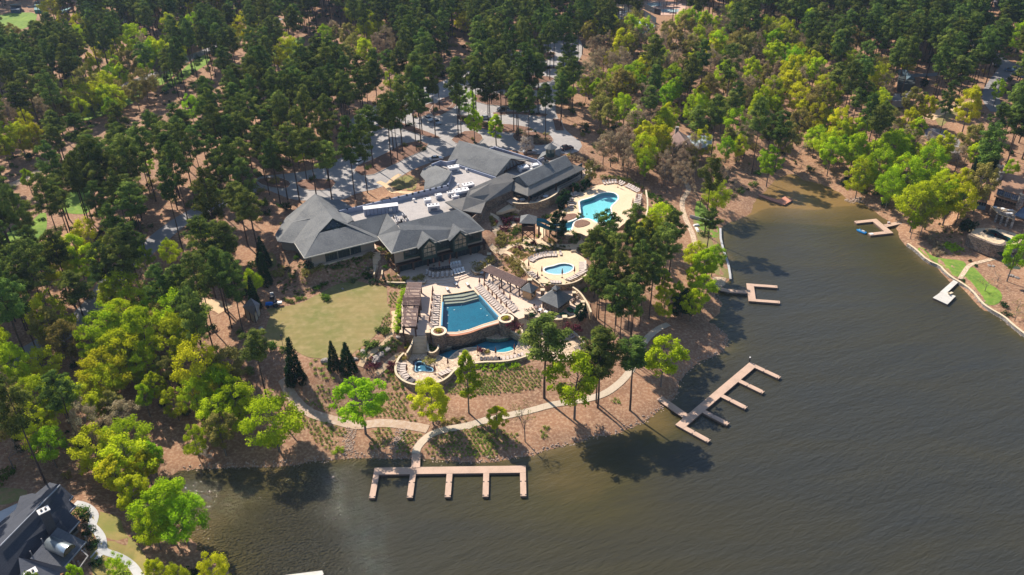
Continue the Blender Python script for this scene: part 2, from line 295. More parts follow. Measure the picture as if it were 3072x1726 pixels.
ad = nt.nodes.new('ShaderNodeMath'); ad.operation = 'MULTIPLY_ADD'; ad.inputs[1].default_value = .5; nt.links.new(nn.outputs['Fac'], ad.inputs[0]); nt.links.new(at.outputs['Fac'], ad.inputs[2])
cr = nt.nodes.new('ShaderNodeValToRGB'); nt.links.new(ad.outputs[0], cr.inputs[0]); e = cr.color_ramp.elements
e[0].position = .15; e[0].color = (.030,.031,.027, 1); e[1].position = 1.25; e[1].color = (.20,.125,.045, 1)
for pp, cc in ((.42, (.040,.036,.021, 1)), (.62, (.052,.045,.018, 1)), (.95, (.13,.09,.035, 1))): q = e.new(pp); q.color = cc
nt.links.new(cr.outputs[0], b.inputs['Base Color'])
def wavec(rot, sc):                      # turn first, then stretch: crests run along `rot`
    a_ = nt.nodes.new('ShaderNodeMapping'); a_.inputs['Rotation'].default_value = (0, 0, -R(rot)); nt.links.new(geo.outputs['Position'], a_.inputs[0])
    b2_ = nt.nodes.new('ShaderNodeMapping'); b2_.inputs['Scale'].default_value = (*sc, 1); nt.links.new(a_.outputs[0], b2_.inputs[0]); return b2_.outputs[0]
def wnoise(v, s_, d_, r_=.6, dist=0):
    n_ = nt.nodes.new('ShaderNodeTexNoise'); n_.inputs['Scale'].default_value = s_; n_.inputs['Detail'].default_value = d_; n_.inputs['Roughness'].default_value = r_; n_.inputs['Distortion'].default_value = dist; nt.links.new(v, n_.inputs['Vector']); return n_.outputs['Fac']
def mth(op, a_, b_):
    m_ = nt.nodes.new('ShaderNodeMath'); m_.operation = op
    for k_, q_ in enumerate((a_, b_)):
        if isinstance(q_, float): m_.inputs[k_].default_value = q_
        else: nt.links.new(q_, m_.inputs[k_])
    return m_.outputs[0]
rip = wnoise(wavec(24, (.5, 1.5)), .75, 5, .62, .3); swl = wnoise(wavec(20, (.35, 1.3)), .13, 2, .5, .6); gst = wnoise(wavec(10, (.5, 1)), .03, 3, .5)
hgt = mth('ADD', mth('MULTIPLY', rip, mth('ADD', mth('MULTIPLY', gst, 2.0), .15)), mth('MULTIPLY', swl, 1.5))
ga_ = nt.nodes.new('ShaderNodeAttribute'); ga_.attribute_name = 'choppy'; chop = wnoise(wavec(24, (.8, 1.2)), 1.9, 1.0, .5); hgt = mth('ADD', hgt, mth('MULTIPLY', mth('MULTIPLY', chop, ga_.outputs['Fac']), 4.4))
bn = nt.nodes.new('ShaderNodeBump'); bn.inputs['Strength'].default_value = 1; bn.inputs['Distance'].default_value = .21; nt.links.new(hgt, bn.inputs['Height']); nt.links.new(bn.outputs[0], b.inputs['Normal'])
lake, need = gridmesh('water', c, np.zeros(H.shape), lm); tag(lake, kind='structure')
sh = np.exp(-near/4.0)*.42
def bump_at(f, x, y, r, a): 
    p = P(f, x, y, 0); return a*np.exp(-((GX-p.x)**2+(GY-p.y)**2)/(2*r*r))
sh += bump_at('P', 2440, 580, 15, .75)+bump_at('P', 2390, 560, 9, .4)+bump_at('P', 1720, 1380, 10, .2)+bump_at('P', 700, 1510, 9, .3)+bump_at('P', 1700, 1500, 16, .12)+bump_at('P', 2620, 800, 22, .2)+bump_at('P', 1650, 1600, 45, .1)+bump_at('P', 2200, 600, 14, .3)+bump_at('P', 1990, 1275, 4, .3)
a = lake.data.attributes.new('shallow', 'FLOAT', 'POINT'); a.data.foreach_set('value', sh[need].ravel().astype('f'))
ch = bump_at('P', 830, 1650, 7, 1.0)+bump_at('P', 760, 1590, 5, .7)+bump_at('P', 900, 1700, 6, .7)+np.exp(-near/1.6)*bump_at('P', 820, 1400, 22, 1.0)+bump_at('P', 800, 1440, 9, .45)
a = lake.data.attributes.new('choppy', 'FLOAT', 'POINT'); a.data.foreach_set('value', np.clip(ch, 0, 1)[need].ravel().astype('f'))
# ---------------------------------------------------------------- sheets draped on the ground
def sheet(name, poly, mat, off=.05, holes=(), z=None, res=2.0, skirt=0, kind='structure', parent=None, side=None):
    def dens(pl):
        o = []
        for i in range(len(pl)):
            a = Vector((pl[i][0], pl[i][1])); b_ = Vector((pl[(i+1) % len(pl)][0], pl[(i+1) % len(pl)][1])); n = max(1, int((b_-a).length/res)) if z is None else 1
            o += [a.lerp(b_, k/n) for k in range(n)]
        return o
    loops = [dens(poly)]+[dens(h) for h in holes]; vs, es = [], []
    for L in loops: b0 = len(vs); vs += L; es += [(b0+i, b0+(i+1) % len(L)) for i in range(len(L))]
    nb = len(vs)
    if z is None:
        q = np.array([(p[0], p[1]) for p in loops[0]]); X, Y = np.meshgrid(np.arange(q[:, 0].min(), q[:, 0].max(), res), np.arange(q[:, 1].min(), q[:, 1].max(), res))
        X, Y = X.ravel(), Y.ravel(); k = pip(X, Y, q) & (dseg(X, Y, q) > .35*res); vs += [Vector((a_, b_)) for a_, b_ in zip(X[k], Y[k])]
    v2, e2, f2, *_ = delaunay_2d_cdt(vs, es, [], 0, 1e-4)
    fx = np.array([sum(v2[i].x for i in f)/len(f) for f in f2]); fy = np.array([sum(v2[i].y for i in f)/len(f) for f in f2])
    k = pip(fx, fy, [(p[0], p[1]) for p in loops[0]])
    for h in loops[1:]: k &= ~pip(fx, fy, [(p[0], p[1]) for p in h])
    mb = MB(); zz = (lambda p: z) if z is not None else (lambda p: HT(p.x, p.y)+off)
    fs = []
    for f, kk in zip(f2, k):
        if kk:
            a_, b_, c_ = (v2[i] for i in f[:3]); cw = (b_-a_).cross(c_-a_) < 0; fs.append(tuple(f[::-1]) if cw else tuple(f))
    mb.add([(p.x, p.y, zz(p)) for p in v2], fs)
    if skirt:
        for L in loops:
            n = len(L); b0 = len(mb.v); ar = sum(L[i].x*L[(i+1) % n].y-L[(i+1) % n].x*L[i].y for i in range(n)); s_ = 1 if (ar > 0) == (L is loops[0]) else -1
            mb.v += [(p.x, p.y, zz(p)) for p in L]+[(p.x, p.y, zz(p)-skirt) for p in L]
            for i in range(n):
                j = (i+1) % n; f = (b0+i, b0+n+i, b0+n+j, b0+j); mb.f.append(f if s_ > 0 else f[::-1]); mb.m.append(1 if side else 0)
    return tag(mb.build(name, [mat, side] if side else mat, parent), kind=kind)
# ---------------------------------------------------------------- ground covers, roads, paths
LAWN = M('lawn_grass', (.245,.185,.07), (.15,.155,.04), .06, .95, .3, 6, c3=(.29,.225,.10), s3=.5, lo=.38, hi=.6); rows(LAWN, 2.2, 'Y', .93, .5)
GREEN = M('bright_grass', (.16,.26,.025), (.09,.17,.02), .16, .95, .4, 6, c3=(.22,.27,.05), s3=.9)
MOSS = M('thin_grass', (.20,.19,.06), (.27,.18,.085), .3, .95, .3, 5, c3=(.15,.18,.04), s3=1)
ASPH = M('asphalt', (.35,.325,.31), (.28,.265,.26), .08, .9, .1, 20, c3=(.39,.36,.34), s3=.8)
ROADM = M('old_road', (.26,.245,.245), (.21,.2,.2), .1, .9)
PATHM = rows(M('path_concrete', (.52,.42,.31), (.44,.355,.26), .3, .9, c3=(.56,.47,.36), s3=3), 1.6, 'X', .8, .05)
SANDP = M('tan_path', (.62,.43,.25), (.52,.36,.21), .5, .9, c3=(.66,.48,.3), s3=4)
WHITEC = rows(M('white_concrete', (.50,.49,.48), (.42,.42,.42), .3, .85), 1.7, 'Y', .8, .05)
GRAV = M('gravel', (.46,.335,.235), (.41,.28,.19), .5, .95, .4, 6, c3=(.52,.42,.34), s3=1.2)
PINK = rows(rows(M('pink_paving', (.62,.47,.36), (.55,.41,.31), .25, .85, c3=(.67,.52,.40), s3=3), 1.1, 'X', .93, .05), 1.1, 'Y', .93, .05)
SAND = rows(rows(M('sand_paving', (.65,.48,.31), (.58,.43,.27), .25, .85, c3=(.70,.53,.36), s3=3), .9, 'X', .93, .05), .9, 'Y', .93, .05)
FLAG = stone('flagstone', [(.60,.44,.29), (.54,.40,.27), (.64,.49,.34), (.50,.37,.25), (.58,.43,.31)], 1.6, .2)
WALLST = stone('garden_wall_stone', [(.40,.27,.15), (.30,.20,.12), (.46,.34,.21), (.22,.16,.11), (.36,.27,.19)], 2.2)
DARKST = stone('dark_wall_stone', [(.20,.14,.10), (.14,.10,.08), (.26,.19,.13), (.10,.08,.07), (.22,.17,.14)], 2.4)
GREYST = stone('grey_rubble', [(.30,.27,.25), (.22,.20,.19), (.38,.34,.31), (.16,.14,.13)], 1.6)
CAPST = M('cap_stone', (.62,.50,.34), (.52,.42,.29), 1, .9)
MULCH = M('brown_mulch', (.20,.105,.07), (.14,.075,.05), .6, .95, .5, 6, c3=(.28,.17,.12), s3=3)
sheet('lawn', smooth(GL('D', [(330,650),(420,640),(700,590),(820,520),(890,490),(1040,400),(1150,370),(1300,358),(1420,395),(1580,410),(1592,480),(1587,600),(1635,660),(1560,720),(1520,830),(1480,910),(1380,1000),(1270,1080),(1210,1130),(1000,1160),(880,1160),(740,1140),(620,1060),(480,1040),(340,1010),(318,950),(330,880),(350,800),(390,700)]), 1), LAWN, .06)
sheet('lawn_patch', smooth(GL('D', [(320,60),(420,70),(450,140),(440,210),(360,230),(300,140)]), 1), MOSS, .05)
for nm, f, l in (('grass_verge','Z1',[(1860,580),(2010,520),(2030,600),(1900,680),(1700,830),(1560,900),(1560,830),(1640,790)]),('grass_verge','Z1',[(1560,620),(1700,640),(1640,790),(1400,880),(1250,1030),(700,1210),(760,1060),(1250,950),(1480,760)]),
   ('golf_green','Z2',[(40,530),(120,440),(250,380),(350,350),(380,390),(330,470),(200,560),(60,590)]),('sports_field','Z1',[(-400,220),(0,150),(130,120),(360,122),(350,200),(300,260),(0,330),(-400,380)]),('far_field','Z1',[(820,20),(960,-30),(1300,-60),(1200,20),(1000,60),(860,60)]),
   ('grass_patch','L1',[(600,420),(720,370),(860,330),(880,520),(860,620),(700,620),(600,600)]),('grass_patch','L1',[(-60,860),(60,820),(140,700),(240,760),(440,560),(460,760),(400,880),(200,940),(40,1100),(-60,1150)]),
   ('grass_patch','L1',[(880,1130),(1000,1060),(1080,1080),(1030,1200),(860,1330),(830,1280)]),('yard_grass','Z4',[(1700,1120),(1960,1010),(2000,1040),(1850,1160),(1760,1240)]),('grass_patch','P',[(2093,590),(2130,640),(2160,690),(2150,720),(2110,700),(2080,650)]),
   ('shore_lawn','CP',[(1560,200),(1720,260),(1880,340),(1900,450),(1920,600),(1990,730),(2025,850),(2025,990),(1900,950),(1780,880),(1700,700),(1600,420)]),
   ('yard_grass','H5',[(-200,200),(300,220),(420,270),(240,420),(-200,480)])):
    sheet(nm, smooth(GL(f, l), 1), MOSS if nm in ('shore_lawn',) else GREEN if nm != 'yard_grass' else MOSS, .05)
for l in ([(1060,768),(1110,765),(1160,820),(1240,840),(1370,850),(1400,880),(1370,940),(1345,965),(1300,950),(1245,890),(1180,862),(1110,812)],[(1400,912),(1440,890),(1480,930),(1540,1000),(1620,1050),(1640,1100),(1600,1150),(1530,1150),(1480,1100),(1440,1050),(1375,1000),(1368,970)]):
    sheet('shore_lawn', smooth(GL('Q', l), 1), GREEN, .05)
sheet('yard_grass', smooth(GL('BL', [(540,430),(780,480),(930,520),(960,640),(1090,760),(1200,969),(1300,1100),(740,1100),(690,800),(720,600)]), 1), M('dry_yard_grass', (.30,.23,.08), (.20,.20,.05), .3, .95, .3, 6), .05)
asph = smooth(GL('F', [(875,300),(940,268),(1010,232),(1120,205),(1190,165),(1290,135),(1400,100),(1430,85),(1470,110),(1460,150),(1420,200),(1395,250),(1400,300),(1435,340),(1468,362),(1450,388),(1400,385),(1345,392),(1290,378),(1235,372),(1170,382),(1110,398),(1040,425),(990,455),(950,475),(900,485),(860,505),(800,505),(740,505),(690,485),(650,470),(640,445),(700,440),(780,430),(840,408),(890,380),(880,340)]), 1)
sheet('parking_lot', asph, ASPH, .06)
ISL = [('F',[(880,425),(960,392),(1040,352),(1090,368),(1000,410),(920,450)]),('F',[(1095,300),(1150,268),(1165,240),(1125,240),(1075,275)]),('F',[(640,452),(700,446),(735,460),(720,478),(665,470)]),('F',[(1420,240),(1440,200),(1455,160),(1430,150),(1412,190)]),('F',[(1030,288),(1070,262),(1110,258),(1135,250),(1140,268),(1090,285),(1045,300)]),('F',[(1150,285),(1230,310),(1320,318),(1350,330),(1300,338),(1220,330),(1150,305)]),('B',[(495,110),(520,70),(600,55),(760,60),(900,90),(950,150),(900,200),(740,215),(600,185),(520,150)]),
  ('F',[(1130,350),(1180,325),(1220,345),(1200,365),(1150,365)]),('F',[(985,300),(1040,320),(1110,345),(1100,352),(1020,330),(975,308)]),('F',[(1190,190),(1240,180),(1330,190),(1400,195),(1380,210),(1280,212),(1200,208)]),
  ('F',[(1180,240),(1260,235),(1360,245),(1385,262),(1300,270),(1200,262)]),('F',[(740,455),(800,450),(850,455),(830,480),(760,480)]),('F',[(1290,150),(1360,135),(1400,130),(1390,150),(1310,168)])]
ISLW = [smooth(GL(f, l), 1) for f, l in ISL]+[buf(smooth(GL('F', l), 1, False), 3.2) for l in ([(950,292),(1010,272),(1085,252)],[(1215,200),(1300,224),(1385,226)],[(1240,288),(1300,284),(1375,292)],[(1335,170),(1430,172)],[(905,330),(970,318)],[(1400,300),(1408,330)])]
KERB = M('kerb', (.5,.47,.42), (.42,.39,.35), .5, .9)
for q in ISLW:
    sheet('planting_island', q, MULCH, .2, skirt=.25)
    tag(MB().wall(q, -.05, .22, .16, closed=True, zf=HT).build('kerb', KERB), kind='structure')
LINE = M('lot_line', (.7,.7,.68), (.6,.6,.58), 1, .9)
lmk = MB()
for f, a, b_, n in (('F',(1060,300),(1130,330),11),('F',(1190,215),(1330,225),16),('F',(1180,278),(1330,300),16),('F',(930,300),(1000,345),8),('F',(1210,225),(1380,236),18)):
    A_, B_ = G(f, *a), G(f, *b_); d = (B_-A_); d.z = 0; nrm = Vector((-d.y, d.x, 0)).normalized()*2.3
    for k in range(n+1):
        c_ = A_+d*k/n; z_ = HT(c_.x, c_.y)+.085; e_ = d.normalized()*.07
        lmk.add([(*(c_+e_).xy, z_), (*(c_-e_).xy, z_), (*(c_-e_+nrm).xy, HT(*(c_+nrm).xy)+.085), (*(c_+e_+nrm).xy, HT(*(c_+nrm).xy)+.085)], [(0, 1, 2, 3)])
tag(lmk.build('road_markings', LINE), kind='structure')
ROADS = [('road','F',[(-60,960),(40,905),(110,868),(190,815),(245,760),(285,695),(320,672),(400,600),(470,545),(560,505),(650,468)],6,ROADM),('road','Z1',[(700,1080),(1250,830),(1600,670),(1860,545),(2030,480),(2300,330),(2700,180)],6,ROADM),
 ('road','Z4',[(1400,740),(1700,725),(1900,700)],3.5,ROADM),('road','Z4',[(2100,380),(2260,560),(2420,640),(2600,720),(2800,800)],9,ROADM),('road','Z4',[(2430,640),(2300,800),(2230,950),(2330,1080)],6,ROADM),('driveway','Z4',[(1650,1150),(1760,1080),(1950,1020),(2140,980)],4,SANDP),
 ('cart_path','F',[(-40,500),(40,462),(110,425),(190,392),(260,355)],3,GRAV),('driveway','Q',[(1140,-10),(1260,20),(1290,80),(1270,140),(1240,180)],7,ROADM),('driveway','L2',[(1700,20),(1900,50),(1960,90)],4,SANDP),
 ('road','Z1',[(1200,220),(1400,60),(1700,-60)],6,ROADM),('driveway','Z3',[(700,-20),(900,90),(1020,160)],4,SANDP)]
ROADW = []
for nm, f, l, w, m_ in ROADS:
    c_ = smooth(GL(f, l), 2, False); q = buf(c_, w); q = smooth(q, 2) if m_ is GRAV else q; ROADW.append(q); sheet(nm, q, m_, .06)
PATHS = [('path','S',[(1585,905),(1590,870),(1600,845),(1645,790),(1720,730),(1820,697),(1990,668),(2110,640),(2220,600)],1.7,PATHM),('path','E',[(0,852),(60,828),(130,808),(220,790),(320,765),(480,733),(620,690),(780,662),(900,645),(1020,618),(1110,575),(1200,500),(1260,430),(1320,320),(1370,190),(1470,100),(1560,60)],1.7,PATHM),
 ('gravel_track','S',[(430,250),(500,400),(620,530),(750,583),(900,618),(1000,645),(1100,660),(1250,635),(1400,642),(1570,665),(1690,690)],2.3,GRAV),('garden_path','D',[(1660,668),(1672,740),(1655,850),(1610,950),(1540,1030),(1440,1090),(1360,1150),(1310,1240)],1.35,SANDP),
 ('garden_path','D',[(1765,1108),(1690,1130),(1640,1180),(1540,1270),(1480,1320)],1.2,SANDP),('stepping_path','B',[(2120,430),(2210,480),(2330,560),(2400,640),(2410,700),(2340,790),(2335,870),(2360,960),(2400,1060),(2450,1160),(2480,1300)],1.6,FLAG),
 ('curved_walk','H5',[(1060,430),(1200,455),(1300,520),(1345,600),(1320,700),(1300,745),(1370,810),(1430,890),(1455,990),(1450,1080),(1520,1130),(1650,1165),(1780,1230),(1900,1330),(2000,1500)],1.5,WHITEC),('curved_walk','H5',[(1440,1100),(1390,1150),(1330,1215)],1.6,WHITEC),
 ('stone_path','Q',[(1352,975),(1380,930),(1410,885),(1470,865),(1530,850),(1590,838)],1.2,FLAG),('court_path','A',[(1210,600),(1300,640),(1340,690),(1450,720),(1600,720)],1.8,SANDP),('court_path','A',[(1300,640),(1380,560),(1450,520)],1.5,SANDP)]
PATHW = []
for nm, f, l, w, m_ in PATHS:
    c_ = smooth(GL(f, l), 2, False); q = buf(c_, w); q = smooth(q, 2) if m_ is GRAV else q; PATHW.append(q); sheet(nm, q, m_, .09, res=1.5)
sheet('driveway', GL('H5', [(-300,560),(0,545),(250,430),(205,650),(145,660),(100,880),(40,960),(-300,1300)]), WHITEC, .08)
sheet('courtyard_lawn', smooth(GL('A', [(1330,640),(1400,570),(1520,520),(1620,560),(1640,660),(1560,710),(1440,690)]), 1), MOSS, .1)
sheet('stone_patio', GL('DK', [(330,270),(560,280),(660,300),(650,500),(540,520),(330,470)]), FLAG, .1)
sheet('terrace_walk', PL('K1', [(690,1330),(1000,1230),(1560,1080),(1830,1010),(1870,1110),(1780,1195),(1300,1310),(860,1425),(735,1440)], 10.25), PINK, z=10.25, skirt=1.0, side=CAPST)
# sports courts
COURT = M('court_surface', (.27,.36,.37), (.24,.32,.34), .1, .8); CLAY = M('court_surround', (.55,.36,.28), (.48,.32,.25), .2, .9)
c1 = GL('TN', [(820,400),(900,350),(1170,370),(1370,470),(1400,520),(1180,660),(960,600)]); sheet('sports_court', c1, COURT, .08)
c2 = GL('TN', [(1180,40),(1500,20),(1750,30),(1990,90),(2010,150),(1840,290),(1490,300),(1190,150)]); sheet('court_surround', c2, CLAY, .08)
sheet('sports_court', GL('TN', [(1230,70),(1480,60),(1520,120),(1260,140)]), COURT, .12); sheet('sports_court', GL('TN', [(1500,190),(1850,180),(1830,240),(1520,250)]), COURT, .12)
# ---------------------------------------------------------------- pools and decks
AQUA = PL('B', [(1222,850),(1215,825),(1235,805),(1290,790),(1370,765),(1420,735),(1480,718),(1550,714),(1610,725),(1645,755),(1648,790),(1620,825),(1575,860),(1562,900),(1575,950),(1610,990),(1640,1010),(1560,1040),(1400,1050),(1370,1020),(1300,1000),(1240,1005),(1160,1045),(1150,1100),(1130,1135),(1090,1140),(1050,1100),(1010,1090),(960,1075),(950,1058),(1080,1045),(1160,1020),(1215,985),(1235,950),(1225,900)], 8.5)
MAINP = PL('C', [(778,505),(950,482),(1112,452),(1200,552),(1290,650),(1372,752),(1350,768),(1300,782),(1200,812),(1050,868),(930,892),(812,892),(770,845),(774,700)], 6.4)
LOWP = PL('C', [(700,1115),(745,1075),(800,1050),(850,1030),(900,1010),(1000,1000),(1100,975),(1230,925),(1390,880),(1450,900),(1520,925),(1568,955),(1572,1000),(1560,1020),(1550,1055),(1510,1080),(1430,1103),(1330,1100),(1260,1078),(1180,1050),(1060,1048),(950,1075),(880,1130),(850,1170),(780,1145)], 3.3)
KIDP = PL('C', [(1820,245),(1850,217),(1930,202),(1990,180),(2060,175),(2130,193),(2147,228),(2110,263),(2040,290),(1940,295),(1860,280)], 7.8)
HOTP = PL('C', [(478,1200),(500,1176),(550,1168),(600,1185),(615,1225),(680,1242),(717,1272),(705,1302),(640,1305),(570,1293),(505,1308),(476,1282),(490,1240)], 3.3)
def tile(n, a, b_): return M(n, a, b_, .5, .4, c3=tuple(v*1.15 for v in a), s3=3)
COPE = M('pool_coping', (.74,.60,.42), (.66,.53,.37), 1, .8); WCOPE = M('white_coping', (.80,.74,.66), (.72,.67,.6), 1, .8)
def pool(name, label, poly, zdeck, depth, floor, wall_, tint, cope, group=None, wtop=.12, cw=.32, wav=.15):
    poly = smooth(poly, 2) if name != 'infinity_pool' else poly
    t = thing(name, label, 'pool', group=group)
    for nm, z0, z1, m_ in (('pool_floor', zdeck-depth-.1, zdeck-depth, floor),):
        mb = MB(); mb.prism(poly, z0, z1); mb.build(nm, m_, t)
    mb = MB(); mb.wall(poly, zdeck-depth, zdeck-.02, .16, closed=True); mb.build('pool_wall', wall_, t)
    sheet('pool_water', poly, poolwater(name+'_water', tint, wav=wav), z=zdeck-wtop, kind=None, parent=t)
    if cope: mb = MB(); mb.wall(poly, zdeck-.1, zdeck+.06, cw, closed=True); mb.build('coping', cope, t)
    return t
t_inf = pool('infinity_pool', 'large dark blue wedge-shaped infinity pool between the rows of sun loungers', MAINP, 6.5, 1.5, tile('deep_blue_tile', (.004,.17,.27), (.003,.125,.21)), tile('blue_tile', (.03,.16,.28), (.02,.12,.22)), (.84,.95,.97), SAND)
pool('lagoon_pool', 'free-form blue lower pool below the curved brick lip of the infinity pool', LOWP, 3.4, 1.2, tile('lagoon_tile', (.07,.45,.55), (.05,.36,.46)), tile('lagoon_wall', (.04,.2,.3), (.03,.16,.24)), (.84,.96,.98), COPE)
pool('resort_pool', 'large free-form pale turquoise pool on the round upper deck', AQUA, 8.6, 1.2, tile('aqua_tile', (.33,.74,.76), (.30,.70,.73)), tile('aqua_wall', (.1,.42,.50), (.1,.4,.48)), (.8,.98,1.0), WCOPE, cw=.45, wav=.08)
pool('wading_pool', 'small kidney-shaped pale blue wading pool on the sandy deck', KIDP, 7.9, .45, tile('pale_tile', (.42,.66,.74), (.38,.62,.72)), tile('pale_wall', (.3,.5,.6), (.28,.45,.55)), (.85,.98,1.0), WCOPE, cw=.4, wav=.08)
t_hot = pool('hot_tub', 'three-lobed hot tub with a white inner ledge on the lowest deck', HOTP, 3.4, .8, tile('tub_tile', (.04,.17,.26), (.03,.13,.2)), tile('tub_wall', (.10,.22,.33), (.08,.18,.28)), (.8,.95,1.0), DARKST)
cen = sum((Vector(p) for p in HOTP), Vector())/len(HOTP)
mb = MB(); mb.wall([cen+(Vector(p)-cen)*.8 for p in smooth(HOTP, 2)], 3.4-.55, 3.4-.15, .22, closed=True); mb.build('inner_ledge', M('white_ledge', (.6,.72,.8)), t_hot)
for a, b_ in ((540,1228), (552,1262)): p = P('C', a, b_, 3.3); MB().box((p.x, p.y, 2.72), (.5, .5, .1)).build('pool_light', M('pool_light', (.8,.95,1)), t_hot)
# submerged entry steps of the infinity pool
STEP = M('pale_step_stone', (.54,.43,.31), (.46,.37,.26), .6, .8, c3=(.5,.48,.38), s3=2)
for k, (l, z) in enumerate((([(778,508),(950,484),(1110,454),(1132,480),(1000,515),(785,535)], 6.2), ([(785,535),(1000,515),(1132,480),(1158,510),(1000,550),(785,565)], 5.9), ([(785,565),(1000,550),(1158,510),(1175,530),(1000,578),(785,596)], 5.6))):
    mb = MB(); mb.prism(PL('C', l, z), 5.05, z); mb.build('submerged_step', STEP, t_inf)
for e0, e1 in (((788,600), (776,845)), ((1165,525), (1362,752))): MB().beam(P('C', *e0, 6.0), P('C', *e1, 6.0), .35, 1.6).build('side_bench', tile('bench_tile', (.10,.30,.42), (.08,.26,.38)), t_inf)
LAMPW = M('underwater_lamp', (.85,.9,.9))
for a, b_ in ((838,620),(838,695),(835,778),(955,852),(1040,845),(1110,828),(1180,628),(1244,698),(1305,770),(978,590),(905,640),(1178,815)): p = P('C', a, b_, 5.5); MB().lathe((p.x, p.y, 5.02), [(.18, 0), (.18, .08)], 8).build('pool_light', LAMPW, t_inf)
# spilling edge: curved brick lip over a stone wall
LIP = M('brick_lip', (.46,.20,.11), (.38,.16,.09), 1.5, .8)
lipline = smooth(PL('C', [(812,898),(930,898),(1050,875),(1130,845),(1200,818),(1300,788),(1378,768)], 6.5), 2, False)
tw = thing('spillway_wall', 'curved stone wall with a red brick lip between infinity pool and lagoon', 'wall')
mb = MB(); mb.wall([(p.x, p.y-.55) for p in lipline], 2.3, 6.3, .7); mb.build('stone_face', DARKST, tw)
mb = MB(); mb.wall([(p.x, p.y-.45) for p in lipline], 6.3, 6.46, 1.0); mb.build('brick_lip', LIP, tw)
for x, y, rx, ry in ((1345,918,3.4,1.5), (818,1018,1.6,1.3)):
    p = P('C', x, y, 3.4); po = [(p.x+rx*math.cos(t*math.pi/12), p.y+ry*math.sin(t*math.pi/12)) for t in range(24)]
    tt = MB(); tt.prism(po, 2.4, 3.42); o = tt.build('splash_terrace', FLAG, ); tag(o, 'half-round tan flagstone shelf in the lagoon under the %s planter tower' % ('right' if x > 1000 else 'left'), 'stone shelf')
# decks
def lid(poly): return [(p[0], p[1]) for p in smooth(poly, 2)]
deck_main = PL('C', MAINDK, 6.5); deck_low = PL('C', LOWDK, 3.4); deck_kid = smooth(PL('C', KIDDK, 7.9), 1)
sheet('pool_deck', deck_main, PINK, z=6.5, holes=[MAINP], skirt=4.6, side=WALLST)
isl_low = PL('C', [(600,1190),(640,1160),(690,1195),(685,1225),(620,1215)], 3.4); isl_a = smooth(PL('C', [(1110,1060),(1180,1062),(1250,1082),(1270,1098),(1200,1110),(1120,1095)], 3.4), 1)
sheet('lower_deck', deck_low, FLAG, z=3.4, holes=[smooth(LOWP, 2), smooth(HOTP, 2)], skirt=3.2, side=WALLST)
sheet('wading_deck', deck_kid, SAND, z=7.9, holes=[smooth(KIDP, 2)], skirt=1.8, side=WALLST)
TOPD = [(1130,640),(1300,690),(1400,640),(1480,625),(1600,610),(1700,640),(1790,680),(1850,720),(1890,760),(1895,830),(1850,900),(1760,960),(1740,1010),(1700,1060),(1640,1110),(1500,1060),(1420,1045),(1340,1060),(1280,1090),(1240,1160),(1290,1210),(1280,1260),(1210,1310),(1100,1320),(950,1305),(860,1285),(790,1265),(700,1260),(600,1275),(500,1320),(440,1375),(480,1400),(560,1447),(600,1480),(540,1500),(440,1440),(330,1380),(250,1320),(270,1300),(320,1340),(370,1355),(480,1290),(600,1245),(720,1240),(790,1230),(840,1190),(850,1150),(830,1110),(760,1095),(770,1070),(840,1085),(900,1120),(905,1160),(870,1220),(830,1245),(900,1270),(1000,1285),(1130,1300),(1210,1285),(1250,1235),(1230,1180),(1150,1140),(1165,1080),(1130,1165),(1080,1150),(1000,1100),(940,1075),(920,1035),(960,1010),(1000,990),(1060,900),(1090,860)]
sheet('upper_deck', [p for p in PL('B', [(1100,860),(1130,640),(1300,690),(1400,640),(1480,625),(1600,610),(1700,640),(1790,680),(1850,720),(1890,760),(1895,830),(1850,900),(1790,960),(1760,1010),(1700,1060),(1640,1110),(1500,1120),(1400,1130),(1300,1190),(1240,1160),(1190,1150),(1150,1180),(1080,1185),(990,1125),(900,1100),(880,1040),(940,1010),(1000,980),(1040,920)], 8.6)], SAND, z=8.6, holes=[smooth(AQUA, 2)], skirt=2.4, side=WALLST)
for l in ([(1165,1055),(1185,1022),(1240,1010),(1300,1016),(1352,1045),(1290,1080),(1210,1095),(1170,1085)],[(1020,1010),(1060,960),(1140,940),(1205,950),(1190,985),(1100,1020),(1030,1035)]): sheet('planting_bed', smooth(PL('B', l, 8.7), 1), MULCH, z=8.72, skirt=.15)
def ribbon(name, f, l, w, z, m_, off=0): 
    q = buf(smooth(PL(f, l, z), 2, False), w); sheet(name, q, m_, z=z+off, skirt=.3); PATHW.append(q)
gp = lambda f, l, w, m_, nm='garden_path': (lambda c_: (PATHW.append(buf(c_, w)), sheet(nm, buf(c_, w), m_, .12, res=1.2)))(smooth(GL(f, l), 2, False))
gp('KD', [(460,20),(560,70),(640,130),(660,200),(640,260),(580,300),(540,330)], 1.5, SAND)
gp('KD', [(640,255),(760,280),(900,250),(930,210),(870,170),(860,120),(920,95),(1010,100)], 1.1, SAND)
gp('KD', [(1380,280),(1470,340),(1500,400),(1460,460),(1420,520),(1440,570),(1560,610),(1800,650),(2000,660),(2160,620),(2250,560),(2240,500),(2260,420),(2330,350)], 1.3, SAND)
gp('KD', [(1430,520),(1300,540),(1100,560),(950,590),(800,660),(680,740),(620,790)], 1.5, SAND)
gp('KD', [(640,740),(800,760),(900,850),(1000,920),(1080,1000),(1150,1090),(1250,1220),(1330,1300)], 1.4, SAND)
gp('KD', [(460,620),(530,700),(600,760)], 1.5, SAND); gp('KD', [(2060,660),(2080,720),(2100,760)], 1.6, SAND); gp('KD', [(1560,1300),(1480,1370),(1420,1440)], 1.5, SAND)
